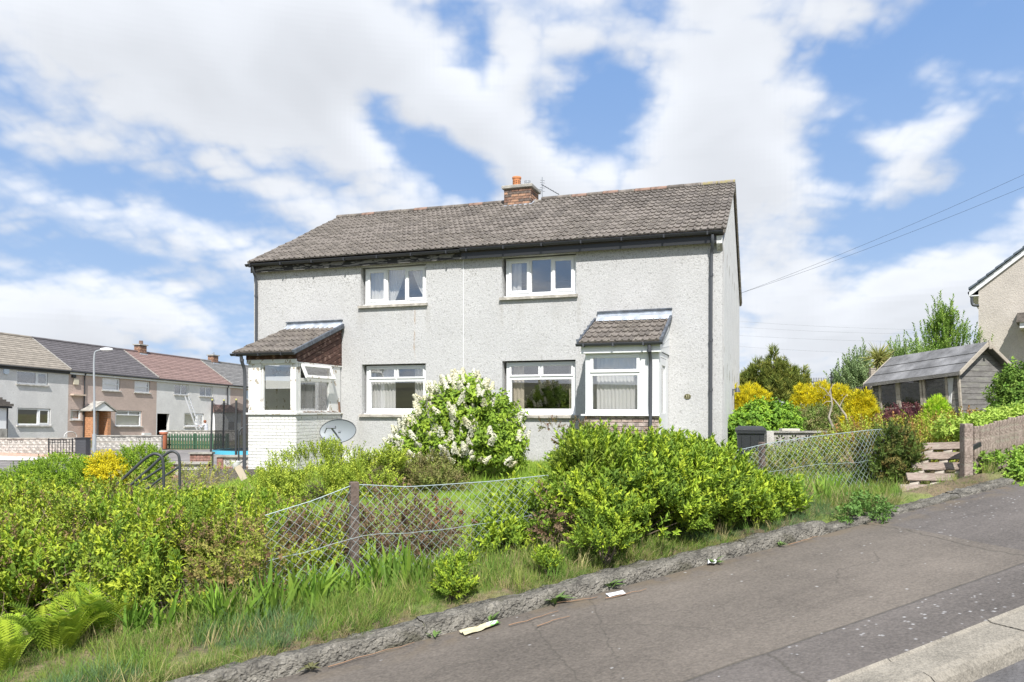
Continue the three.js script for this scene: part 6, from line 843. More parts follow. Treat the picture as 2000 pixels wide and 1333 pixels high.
// ---------- the terrace across the side road ----------
function draped(name, label, X0, X1, Z0, Z1, nx, nz, lift, material) {
  const p = [], u = [], idx = []; for (let j = 0; j <= nz; j++) for (let i = 0; i <= nx; i++) { const X = lerp(X0, X1, i / nx), Z = lerp(Z0, Z1, j / nz); p.push(X, groundY(X, Z) + lift, -Z); u.push(X, Z); } for (let j = 0; j < nz; j++) for (let i = 0; i < nx; i++) { const a = j * (nx + 1) + i; idx.push(a, a + 1, a + nx + 1, a + 1, a + nx + 2, a + nx + 1); }
  const g = new THREE.BufferGeometry(); g.setAttribute('position', new THREE.Float32BufferAttribute(p, 3)); g.setAttribute('uv', new THREE.Float32BufferAttribute(u, 2)); g.setIndex(idx); g.computeVertexNormals(); return tag(mesh(name, g, material), label, name.replace(/_/g, ' '), null, 'structure');
}
mat.sideRoad = std([1, 1, 1], 0.95, { map: mottle([0.20, 0.185, 0.175], 0.3, 3, 6, 831, 256) });
draped('side_road', 'grey tarmac side road in front of the terraced houses', -40, -8.5, 27, 46, 60, 40, 0.06, mat.sideRoad);
draped('concrete_path', 'pale concrete strip before the terrace garden wall', -34, -22, 38.2, 40.4, 24, 6, 0.10, mat.paleConcrete);
draped('gravel_strip', 'pinkish gravel strip below the terrace garden wall', -34, -21.5, 40.4, 42, 24, 4, 0.09, std([1, 1, 1], 1, { map: mottle([0.52, 0.33, 0.25], 0.4, 0.7, 8, 841) }));
const TT = Math.acos(0.28), TS = -0.027;
function terrace(label, s0, W, o) {
  const t = thing('terraced_house', label, 'house', [-30.6 + 0.28 * s0, TS * s0, -(49.8 + 0.96 * s0)], TT, 'terraced houses across the side road'); t.rotation.order = 'YXZ'; t.rotation.z = TS;
  const E = 4.42, R = 6.68, D = 3.3, y0 = -0.9, g = extrude(rect(0, W, y0, E), [...o.wins.map((w) => rect(w[0], w[1], w[2], w[3]).reverse()), ...(o.holes || []).map((w) => rect(...w).reverse())], 0.25); g.translate(0, 0, -0.25); new MB().add(g).build('wall', o.wall, t);
  new MB().box(0.02, W - 0.02, y0, E, -6.6, -6.4).box(0.0, 0.2, y0, E, -6.4, -0.25).box(W - 0.2, W, y0, E, -6.4, -0.25).box(0.2, W - 0.2, 2.0, 2.2, -6.4, -0.26).box(0.2, W - 0.2, E - 0.1, E, -6.4, -0.26).box(0.2, W - 0.2, -0.4, -0.3, -6.4, -0.26).build('interior', std([0.16, 0.15, 0.14], 0.95), t);
  for (const x of [0.01, W - 0.21]) { const gg = extrude([[0.0, E], [6.55, E], [D, R - 0.02]], [], 0.2); gg.rotateY(Math.PI / 2); gg.translate(x, 0, 0); new MB().add(gg).build('gable', o.wall, t); }
  const rf = sub('roof', t), n = 15; for (let i = 0; i < n; i++) { const q0 = i / n, q1 = (i + 1.15) / n, P = (q, h) => [lerp(0.22, -D, q), lerp(E - 0.02, R, q) + h]; const s = new THREE.Shape([P(q0, 0.02), P(q1, -0.02), P(q1, 0.055), P(q0, 0.1)].map(([z, y]) => new THREE.Vector2(-z, y))); const gg = new THREE.ExtrudeGeometry(s, { depth: W, bevelEnabled: false }); gg.rotateY(Math.PI / 2); new MB().add(gg).build('tile_course', o.roof[i % o.roof.length], rf); }
  const bs = extrude([[D, R], [6.8, E], [6.8, E + 0.1], [D, R + 0.1]], [], W); bs.rotateY(Math.PI / 2); new MB().add(bs).build('back_slope', o.roof[0], rf); new MB().tube([V(0, R + 0.06, -D), V(W, R + 0.06, -D)], 0.12, 8).build('ridge', o.ridge || o.roof[0], rf); new MB().bar(V(0.03, E + 0.12, 0.2), V(0.03, R + 0.1, -D), 0.07, 0.06).build('verge', mat.concrete, rf);
  new MB().box(0, W, E - 0.2, E - 0.02, 0.02, 0.12).build('fascia', o.fascia || mat.upvc, rf); new MB().tube([V(0, E - 0.02, 0.2), V(W, E - 0.02, 0.2)], 0.055, 8).build('gutter', mat.gutter, rf);
  for (const w of o.wins) { const u = windowUnit(t, w[0] + 0.02, w[1] - 0.02, w[2] + 0.02, w[3] - 0.02, -0.06, w[4], { sash: 0.05 }); new MB().box(w[0] - 0.06, w[1] + 0.06, w[2] - 0.06, w[2] + 0.015, -0.1, 0.1).build('sill', mat.paleConcrete, u); if (w[5]) new MB().box(w[0] + 0.1, w[1] - 0.1, w[2] + 0.08, w[3] - 0.08, -0.22, -0.215).build('blind', mat.curtain, u); }
  for (const x of o.pipes || []) new MB().tube([V(x, E - 0.05, 0.2), V(x, E - 0.25, 0.08), V(x, -0.4, 0.08)], 0.045, 7).build('downpipe', mat.gutter, t);
  return t;
}
const tc = (c, s) => [0, 1, 2].map((i) => std([1, 1, 1], 0.95, { map: tex(128, 128, (u, v) => { const n = 1 + 0.35 * tfbm(u, v, 6, 4, s + i) - 0.22 * smooth(0.55, 0.95, Math.abs(((u * 8) % 1) * 2 - 1)) * (i < 9 ? 1 : 0); return c.map((x) => x * n * (0.93 + 0.07 * i)); }, 1.2) }));
const two = [[0.03, 0.62, 0.1, 0.93, 0], [0.67, 0.97, 0.1, 0.93, 1]], bars = [[0.06, 0.94, 0.55, 0.92, 0], [0.06, 0.94, 0.1, 0.48, 0]], half2 = [[0.05, 0.47, 0.08, 0.93, 0], [0.53, 0.95, 0.08, 0.93, 0]], big = [[0.05, 0.49, 0.76, 0.95, 0], [0.53, 0.95, 0.76, 0.95, 0], [0.05, 0.95, 0.06, 0.7, 0]], one = [[0.1, 0.9, 0.1, 0.9, 0]];
mat.greyHarl = std([1, 1, 1], 0.97, { map: harl([0.66, 0.65, 0.635], [0.50, 0.49, 0.47], 851, 0.5), bumpMap: pebbleBump, bumpScale: 0.01 }); mat.pinkHarl = std([1, 1, 1], 0.97, { map: harl([0.52, 0.415, 0.36], [0.33, 0.26, 0.22], 853, 0.42), bumpMap: pebbleBump, bumpScale: 0.012 }); mat.paleHarl = std([1, 1, 1], 0.97, { map: harl([0.70, 0.69, 0.67], [0.58, 0.57, 0.55], 855, 0.52), bumpMap: pebbleBump, bumpScale: 0.01 });
{
  const t = terrace('light grey terraced house with brown roof at the left edge', -7, 9.82, { wall: mat.greyHarl, roof: tc([0.30, 0.265, 0.22], 861), fascia: mat.black, wins: [[5.9, 8.2, 3.34, 4.2, two], [6.0, 8.45, 0.74, 1.85, two]], holes: [[2.7, 3.9, -0.35, 1.9]] });
  const p = sub('porch', t, [-1.75, 0, 0]); new MB().box(1.8, 5.7, -0.5, 1.86, 0.0, 1.5).build('wall', mat.upvc, p); const pr = new MB(); for (let i = 0; i < 6; i++) pr.box(1.6, 5.95, 1.88 + i * 0.13, 2.03 + i * 0.13, -0.02, 1.75 - i * 0.29); pr.build('roof', mat.tiles[3], p); new MB().box(1.6, 5.9, 1.76, 1.87, 1.5, 1.7).build('fascia', mat.black, p); new MB().add(extrude(rect(3.6, 4.6, -0.4, 1.7), [], 0.04, 0.01), M4().setPosition(0, 0, 1.505)).build('door', mat.upvc, p); const ar = new THREE.Shape(); ar.moveTo(3.85, 0.75); ar.lineTo(4.35, 0.75); ar.lineTo(4.35, 1.3); ar.absarc(4.1, 1.3, 0.25, 0, Math.PI, false); new MB().add(new THREE.ExtrudeGeometry(ar, { depth: 0.012, bevelEnabled: false }), M4().setPosition(0, 0, 1.547)).build('door_glass', std([0.28, 0.3, 0.28], 0.3), p); new MB().add(extrude(rect(3.8, 4.4, -0.2, 0.4), [rect(3.88, 4.32, -0.12, 0.32).reverse()], 0.014, 0.004), M4().setPosition(0, 0, 1.547)).build('door_panel', mat.upvc, p); new MB().tube([V(5.75, 1.8, 1.5), V(5.75, -0.4, 1.5)], 0.05, 7).build('downpipe', mat.gutter, p); new MB().box(5.2, 5.72, -0.5, 0.55, 1.5, 1.56).build('stone_base', mat.concrete, p);
  const al = new MB(); al.box(4.95, 5.3, 3.95, 4.2, 0.005, 0.08); al.box(5.0, 5.25, 3.88, 3.95, 0.005, 0.08); al.build('alarm_box', std([0.62, 0.70, 0.78], 0.5), t);
  const sd = new MB(), rg = []; for (let k = 0; k <= 20; k++) rg.push(V(8.9 + 0.5 * Math.cos(k / 20 * Math.PI), 0.02 + 0.35 * Math.sin(k / 20 * Math.PI), 1.2)); sd.tube(rg, 0.03, 5); sd.build('arch', mat.greyHarl, t);
}
{
  const t = terrace('pinkish-brown harled terraced house with brick-sided gabled porch', 2.83, 8.27, { wall: mat.pinkHarl, roof: tc([0.125, 0.115, 0.12], 865), wins: [[2.89, 4.55, 3.28, 4.2, bars, 1], [5.95, 7.55, 3.28, 4.16, bars, 1], [0.2, 1.1, 1.15, 1.85, one, 1], [4.15, 6.75, 0.74, 1.9, big, 1]], holes: [[1.9, 3.1, -0.35, 1.8]], pipes: [1.25] });
  const p = sub('porch', t, [-0.1, 0, 0]), bm = std([1, 1, 1], 0.95, { map: mottle([0.50, 0.25, 0.13], 0.3, 0.4, 6, 871) }); for (const x of [1.45, 2.75]) { for (let j = 0; j < 16; j++) new MB().box(x, x + 0.3, -0.45 + j * 0.14, -0.325 + j * 0.14, 0.0, 0.75 - (j % 2) * 0.006).build('brick_course', bm, p); } const ga = extrude([[1.25, 1.8], [3.25, 1.8], [2.25, 2.35]], [], 0.9, 0.01); new MB().add(ga).build('gable', mat.upvc, p); const rf = new MB(); const sl = extrude([[1.1, 1.76], [2.25, 2.39], [3.4, 1.76], [3.4, 1.84], [2.25, 2.48], [1.1, 1.84]], [], 0.96); rf.add(sl); rf.build('roof', mat.concrete, p); new MB().box(2.1, 2.95, -0.4, 1.75, -0.2, -0.15).build('door', mat.upvc, p);
  new MB().box(6.75, 7.5, -0.35, 0.25, 0.005, 0.25).build('meter_box', std([0.72, 0.71, 0.68], 0.6), t); new MB().box(0.35, 0.75, 3.55, 3.95, 0.005, 0.1).build('vent_box', std([0.66, 0.6, 0.47], 0.7), t); new MB().box(0.2, 0.5, 4.0, 4.2, 0.005, 0.12).build('floodlight', mat.black, t); new MB().box(0.15, 1.2, 2.8, 2.9, 0.005, 0.3).build('ledge', std([0.60, 0.48, 0.38], 0.9), t);
}
{
  const t = terrace('pale terraced house with pinkish red roof and dark passage', 11.1, 9.1, { wall: mat.paleHarl, roof: tc([0.26, 0.175, 0.155], 875), ridge: std([0.14, 0.10, 0.095], 0.9), wins: [[1.95, 3.6, 3.3, 4.15, half2, 0], [5.0, 6.65, 3.3, 4.15, half2, 0], [3.2, 5.6, 0.74, 1.85, two, 1]], holes: [[0.1, 1.45, -0.7, 1.75]], pipes: [8.6] });
  const p = sub('porch', t); new MB().box(6.6, 8.9, -0.6, 2.0, 0, 1.3).build('wall', mat.upvc, p); const pr = new MB(); for (let i = 0; i < 5; i++) pr.box(6.5, 9.0, 2.0 + i * 0.13, 2.14 + i * 0.13, -0.02, 1.55 - i * 0.3); pr.build('roof', tc([0.26, 0.175, 0.155], 878)[0], p); new MB().box(7.1, 7.9, -0.4, 1.2, 1.302, 1.33).build('door_glass', std([0.2, 0.2, 0.2], 0.3), p);
  const q = terrace('last terraced house with grey roof half hidden by the porch', 20.2, 8.5, { wall: mat.pinkHarl, roof: tc([0.20, 0.195, 0.19], 881), wins: [[2, 3.6, 3.3, 4.15, half2, 1], [5, 6.6, 3.3, 4.15, half2, 1], [4.2, 6.6, 0.74, 1.85, two, 1]] });
  for (const [host, x, l, k] of [[t, 1.9, 'brick', 1], [q, 1.9, 'brick', 2]]) { const c = sub('chimney', host, [x, 0, -3.3]); for (let j = 0; j < 9; j++) new MB().box(-0.36, 0.36, 6.25 + j * 0.115, 6.358 + j * 0.115, -0.3 + (j % 2) * 0.005, 0.3 - (j % 2) * 0.005).build('brick_course', mat.chimneyBricks[[1, 0, 2, 3, 0, 1, 2, 0, 3][j]], c); new MB().box(-0.45, 0.45, 7.285, 7.37, -0.38, 0.38).build('cap', mat.concrete, c); new MB().box(-0.4, 0.4, 6.45, 6.62, 0.3, 0.36).build('flashing', mat.lead, c); if (k === 1) new MB().cyl(0.05, 7.37, 7.68, 0, 0.17, 0.15, 12).build('chimney_pot', mat.terracotta, c); else new MB().cyl(0.1, 7.37, 7.62, 0, 0.05, 0.05, 6).cyl(-0.15, 7.37, 7.52, 0, 0.03, 0.03, 6).build('cowl', mat.galv, c); }
}
// garden walls, gate, fence, lamp
mat.paleBlock = [[0.46, 0.44, 0.40], [0.42, 0.405, 0.375], [0.49, 0.46, 0.42]].map((c, i) => bk(c, 891 + i)); mat.redBrick = [[0.28, 0.15, 0.12], [0.24, 0.13, 0.11], [0.32, 0.18, 0.15]].map((c, i) => bk(c, 895 + i));
function blockWall(label, X0, X1, Z, y0, y1, mats, screens, o = {}) {
  const t = thing('garden_wall', label, 'wall', [X0, 0, -Z], o.turn || 0), W = X1 - X0, ys = screens.length ? y1 - 0.29 : y1; new MB().box(0.005, W - 0.005, y0, ys - 0.005, -0.1, 0.085).build('core', mat.mortar, t);
  brickFace(t, 'brick', mats, 0, W, y0, ys, (m, a, y, q) => m.position.set(a, y, 0.1 + q), 900 + Math.floor(X1 * 7), o.bw || 0.43, o.bh || 0.135, 0.012, 0.02);
  if (screens.length) { let x = 0; for (const s of [...screens, W]) { if (s - x > 0.05) new MB().box(x, s - 0.004, ys, y1, -0.1, 0.1).build('block', mats[0], t); if (s < W) { const m = mesh('screen_block', sb, mat.paleConcrete, t); m.position.set(s + 0.145, ys, -0.02); x = s + 0.294; } } }
  new MB().box(-0.03, W + 0.03, y1 + 0.002, y1 + 0.06, -0.14, 0.14).build('coping', mat.concrete, t); return t;
}
blockWall('pale block garden wall with pattern blocks before the light grey terraced house', -28.2, -23.35, 42, -0.85, 0.2, mat.paleBlock, [1.2, 1.5, 1.8, 3.5, 3.8, 4.1]);
blockWall('pale block garden wall with pattern blocks before the pinkish house', -24.4, -20.55, 46, -0.75, 0.2, mat.paleBlock, [0.9, 1.2, 1.5, 2.4, 2.7, 3.0]);
blockWall('low pale wall behind the green picket fence', -24.6, -19.3, 55, -0.8, 0.25, mat.paleBlock, []);
blockWall('red-brown brick wall with pierced pattern blocks beside the steps', -9.8, -8.5, 22, -0.35, 0.26, mat.redBrick, [0.36, 0.655, 0.95], { bw: 0.215, bh: 0.065 });
blockWall('red-brown brick wall with pattern blocks behind the trampoline', -9.2, -7.9, 24.5, -0.5, 0.3, mat.redBrick, [0.2, 0.5, 0.8], { bw: 0.215, bh: 0.065 });
blockWall('short red-brown brick planter wall beyond the patterned wall', -10.45, -9.75, 25.5, -0.4, 0.34, mat.redBrick, [], { bw: 0.215, bh: 0.065 });
{ const t = thing('gate_pillar', 'black painted brick gate pillar beside the lamp post', 'pillar', [-22.9, -0.9, -41.8]); for (let j = 0; j < 13; j++) new MB().box(-0.28, 0.28, j * 0.085, j * 0.085 + 0.078, -0.25, 0.25 - (j % 2) * 0.006).build('brick_course', mat.darkGrey, t); new MB().box(-0.31, 0.31, 1.105, 1.17, -0.28, 0.28).build('cap', mat.black, t); }
{ const t = thing('iron_gate', 'open black wrought iron gate before the pale wall', 'gate', [-24.4, -0.75, -41.3]); for (let i = 0; i < 9; i++) new MB().box(i * 0.15 - 0.012, i * 0.15 + 0.012, 0.05, 0.95, -0.012, 0.012).build('bar', mat.black, t); for (const y of [0.12, 0.78, 0.93]) new MB().box(-0.03, 1.25, y, y + 0.03, -0.015, 0.015).build('rail', mat.black, t); for (const x of [-0.03, 1.22]) new MB().box(x - 0.025, x + 0.025, 0, 1.0, -0.025, 0.025).build('stile', mat.black, t); }
{ const t = thing('picket_fence', 'dark green picket fence before the pale terraced house', 'fence', [-21.4, 0, -47.8], -0.04), gm = std([1, 1, 1], 0.85, { map: mottle([0.045, 0.105, 0.06], 0.35, 0.5, 6, 911) }), g = (() => { const s = extrude([[-0.055, 0], [0.055, 0], [0.055, 0.85], [0, 0.93], [-0.055, 0.85]], [], 0.02, 0.004); return new MB().add(s).geo(); })(); for (let i = 0; i < 25; i++) { const m = mesh('picket', g, gm, t); m.position.set(i * 0.168, -0.62, 0.02); } for (const y of [-0.42, 0.05]) new MB().box(-0.05, 4.1, y, y + 0.08, -0.04, 0.0).build('rail', gm, t); for (const x of [0, 2.05, 4.1]) new MB().box(x - 0.05, x + 0.05, -0.7, 0.32, -0.12, -0.041).build('post', gm, t); const pl = thing('plant_pot', 'terracotta planter with white rim beside the green fence', 'plant pot', [-21.0, -0.6, -47.2]); const l = new THREE.LatheGeometry([[0, 0], [0.17, 0], [0.2, 0.9], [0.24, 0.9], [0.24, 1.02], [0.18, 1.02], [0.17, 0.9]].map((q) => new THREE.Vector2(...q)), 14); mesh('pot', l, std([0.5, 0.17, 0.09], 0.8), pl); new MB().cyl(0, 1.02, 1.08, 0, 0.25, 0.25, 14).build('rim', mat.upvc, pl); }
{ const t = thing('street_lamp', 'pale grey street lamp with white lantern before the terrace', 'street lamp', [-20.8, -0.75, -39]), lm = std([0.36, 0.385, 0.40], 0.5); new MB().cyl(0, 0, 1.3, 0, 0.09, 0.09, 12).build('base', lm, t); new MB().tube(smoothPath([[0, 1.3, 0], [0, 3, 0], [0, 5.2, 0], [0.06, 5.4, 0], [0.35, 5.5, 0]], 24), 0.055, 10, 0.032).build('column', lm, t); const g = new THREE.SphereGeometry(1, 16, 8); g.scale(0.34, 0.09, 0.12); g.translate(0.6, 5.52, 0); mesh('lantern', g, mat.upvc, t); new MB().box(-0.05, 0.05, 0.3, 0.8, 0.088, 0.095).build('hatch', lm, t); }
// ladder and person working on the pale house
{ const t = thing('ladder', 'aluminium ladder leaning on the pale terraced house', 'ladder', [-26.1, -0.5, -62.6], TT), al = std([0.62, 0.63, 0.64], 0.4, { metalness: 0.4 }); const q = (x, h) => V(x, h, 1.5 - h * 0.42); for (const x of [-0.2, 0.2]) new MB().bar(q(x, 0), q(x, 3.3), 0.05, 0.09).build('stile', al, t); for (let i = 1; i < 13; i++) new MB().bar(q(-0.2, i * 0.25), q(0.2, i * 0.25), 0.05, 0.05).build('rung', al, t); }
function person(label, pos, turn, J, cols) {            // one continuous body: tapered capsules joined by a smooth minimum
  const t = thing('person', label, 'person', pos, turn), res = 64, S = 1.0, mc = new MarchingCubes(res, new THREE.MeshBasicMaterial(), false, false, 200000); mc.isolation = 0; const f = mc.field, sc = 1.0;
  const bones = J; for (let k = 0; k < res; k++) for (let j = 0; j < res; j++) for (let i = 0; i < res; i++) { const x = (i / res * 2 - 1) * sc, y = (j / res * 2 - 1) * sc + 0.85, z = (k / res * 2 - 1) * sc; let d = 9; for (const [a, b, r0, r1] of bones) { const abx = b[0] - a[0], aby = b[1] - a[1], abz = b[2] - a[2], h = clamp(((x - a[0]) * abx + (y - a[1]) * aby + (z - a[2]) * abz) / (abx * abx + aby * aby + abz * abz + 1e-9)), q = Math.hypot(x - a[0] - abx * h, y - a[1] - aby * h, z - a[2] - abz * h) - lerp(r0, r1, h), m = clamp(0.5 + 0.5 * (d - q) / 0.035); d = lerp(d, q, m) - 0.035 * m * (1 - m); } f[k * res * res + j * res + i] = -d; }
  mc.update(); const n = mc.count, p = mc.positionArray.slice(0, n * 3), nn = mc.normalArray.slice(0, n * 3), c = new Float32Array(n * 3); for (let i = 0; i < n; i++) { p[i * 3] *= sc; p[i * 3 + 1] = p[i * 3 + 1] * sc + 0.85; p[i * 3 + 2] *= sc; const k = cols(p[i * 3], p[i * 3 + 1], p[i * 3 + 2]); c.set(k, i * 3); }
  const g = new THREE.BufferGeometry(); g.setAttribute('position', new THREE.BufferAttribute(p, 3)); g.setAttribute('normal', new THREE.BufferAttribute(nn, 3)); g.setAttribute('color', new THREE.BufferAttribute(c, 3)); mesh('body', g, new THREE.MeshStandardMaterial({ vertexColors: true, roughness: 0.85 }), t); return t;
}
{
  const hipL = [0.1, 0.82, 0], hipR = [-0.1, 0.82, 0], J = [[[0, 0.85, 0], [0, 1.12, 0.05], 0.15, 0.15], [[0, 1.12, 0.05], [0, 1.32, 0.1], 0.15, 0.14], [[-0.16, 1.33, 0.1], [0.16, 1.33, 0.1], 0.075, 0.075], [[0, 1.35, 0.11], [0, 1.46, 0.14], 0.05, 0.048], [[0, 1.53, 0.15], [0, 1.6, 0.16], 0.085, 0.09], [[0, 1.5, 0.2], [0, 1.53, 0.22], 0.035, 0.03], [[0, 1.55, 0.24], [0, 1.53, 0.262], 0.016, 0.014], [[0.085, 1.56, 0.15], [0.095, 1.54, 0.15], 0.018, 0.014], [[-0.085, 1.56, 0.15], [-0.095, 1.54, 0.15], 0.018, 0.014]];
  for (const s of [-1, 1]) { J.push([[s * 0.1, 0.85, 0], [s * 0.12, 0.47, 0.04], 0.09, 0.065], [[s * 0.12, 0.47, 0.04], [s * 0.12, 0.09, -0.02], 0.06, 0.042], [[s * 0.12, 0.05, -0.03], [s * 0.13, 0.04, 0.14], 0.045, 0.035], [[s * 0.2, 1.32, 0.1], [s * 0.25, 1.12, 0.24], 0.055, 0.045], [[s * 0.25, 1.12, 0.24], [s * 0.18, 1.22, 0.46], 0.042, 0.032], [[s * 0.18, 1.22, 0.46], [s * 0.17, 1.25, 0.54], 0.034, 0.03]); for (let k = 0; k < 4; k++) J.push([[s * (0.145 + k * 0.018), 1.255, 0.54], [s * (0.14 + k * 0.02), 1.25 - 0.01 * k, 0.61 - Math.abs(k - 1.5) * 0.012], 0.011, 0.009]); J.push([[s * 0.14, 1.24, 0.5], [s * 0.105, 1.24, 0.56], 0.012, 0.01]); }
  const pr = person('person in a light grey top with reddish hair reaching to the terrace window', [-24.2, -0.78, -62], -1.9, J, (x, y, z) => (y > 1.57 || (y > 1.46 && z < 0.12) ? [0.24, 0.09, 0.045] : y > 1.42 || z > 0.47 ? [0.52, 0.30, 0.22] : y > 0.84 ? [0.48, 0.50, 0.55] : y > 0.07 ? [0.06, 0.07, 0.1] : [0.03, 0.03, 0.03])); const hg = new THREE.SphereGeometry(0.112, 14, 10, 0, 6.283, 0, 1.75); hg.scale(0.95, 1.05, 1.1); const hm = mesh('hair', hg, std([0.24, 0.09, 0.045], 0.9), pr); hm.position.set(0, 1.585, 0.13); hm.rotation.x = -0.35; for (const s of [-1, 1]) { const e = new THREE.SphereGeometry(0.013, 8, 6); const m = mesh('eye', e, mat.black, pr); m.position.set(s * 0.034, 1.57, 0.243); } const mo = new MB(); mo.box(-0.025, 0.025, -0.004, 0.004, 0, 0.01); const mm = mo.build('mouth', std([0.3, 0.1, 0.09], 0.7), pr); mm.position.set(0, 1.5, 0.235);
}
// trampoline with safety net
{
  const t = thing('trampoline', 'trampoline with blue pad and black safety net beside the house', 'trampoline', [-9.3, -0.45, -27.5]), R = 1.15, N = 6, H = 0.78, T = 2.55, foam = std([0.045, 0.048, 0.052], 0.7);
  const pad = new MB(); for (let k = 0; k < 36; k++) { const a = k / 36 * 6.283, b = (k + 1) / 36 * 6.283, f = (q, r, y) => V(Math.cos(q) * r, y, Math.sin(q) * r); pad.quad(f(b, R, H + 0.05), f(a, R, H + 0.05), f(a, R - 0.24, H + 0.06), f(b, R - 0.24, H + 0.06)); pad.quad(f(a, R, H - 0.07), f(b, R, H - 0.07), f(b, R, H + 0.05), f(a, R, H + 0.05)); } pad.build('pad', std([0.10, 0.50, 0.68], 0.6), t);
  const mt = new THREE.CylinderGeometry(R - 0.2, R - 0.2, 0.02, 32); mt.translate(0, H, 0); mesh('bed', mt, mat.black, t);
  for (let k = 0; k < N; k++) { const a = k / N * 6.283 + 0.5, x = Math.cos(a) * (R + 0.06), z = Math.sin(a) * (R + 0.06), p = new MB(); p.tube([V(x * 1.03, 0.0, z * 1.03), V(x, H, z), V(x * 0.96, T, z * 0.96)], 0.035, 8); const q = p.build('pole', foam, t); new MB().cyl(x * 0.96, T, T + 0.05, z * 0.96, 0.036, 0.03, 8).build('cap', std([0.6, 0.58, 0.2], 0.6), q); new MB().tube([V(x, H, z), V(x * 0.9, 0.02, z * 0.9)], 0.02, 6).build('leg', mat.galv, t); }
  const net = []; const nb = new MB(); for (let k = 0; k < 36; k++) for (let j = 0; j < 6; j++) { const P = (i, q) => { const a = i / 36 * 6.283 + 0.5, s = 0.5 - 0.5 * Math.cos(((i % 6) / 6) * 6.283), y = lerp(H + 0.04, T - 0.06 - 0.30 * s, q / 6), r = (R - 0.02) * (1 - 0.05 * Math.sin(q / 6 * Math.PI) - 0.05 * s); return V(Math.cos(a) * r, y, Math.sin(a) * r); }; nb.quad(P(k, j), P(k + 1, j), P(k + 1, j + 1), P(k, j + 1)); } nb.build('safety_net', new THREE.MeshStandardMaterial({ color: rgb(0.02, 0.021, 0.023), roughness: 0.9, transparent: true, opacity: 0.6, side: THREE.DoubleSide }), t);
}
// clipped shrubs, handrails, retaining wall and odds and ends by the steps
const CLIP = { inner: 0.25, up: 0.4, rand: 0.6, lump: 0.12, size: [0.9, 1.4], mat: mat.leaf };
plant('clipped_hedge', 'low rounded clipped green hedge beyond the overgrown one', 'hedge', -9.5, 17, [[-9.7, .22, 17, .9, .48, .6], [-8.9, .22, 16.9, .7, .46, .6], [-10.5, .1, 17, .6, .42, .5]], 2800, G.small, { seed: 921, color: mixc([[0.24, 0.33, 0.03], [0.17, 0.26, 0.025], [0.11, 0.19, 0.02]]), ...CLIP });
plant('clipped_bush', 'taller clipped green bush behind the handrails', 'bush', -8.0, 16.9, [[-8.0, .38, 16.9, .5, .56, .5]], 1100, G.small, { seed: 923, color: mixc([[0.25, 0.33, 0.03], [0.16, 0.25, 0.025], [0.10, 0.18, 0.02]]), ...CLIP });
plant('golden_bush', 'small golden yellow bush between the clipped green hedges', 'bush', -8.5, 16.4, [[-8.5, .52, 16.4, .26, .3, .25], [-8.3, .4, 16.3, .2, .28, .2]], 480, G.small, { seed: 925, color: mixc([[0.50, 0.43, 0.015], [0.38, 0.34, 0.015]]), ...CLIP });
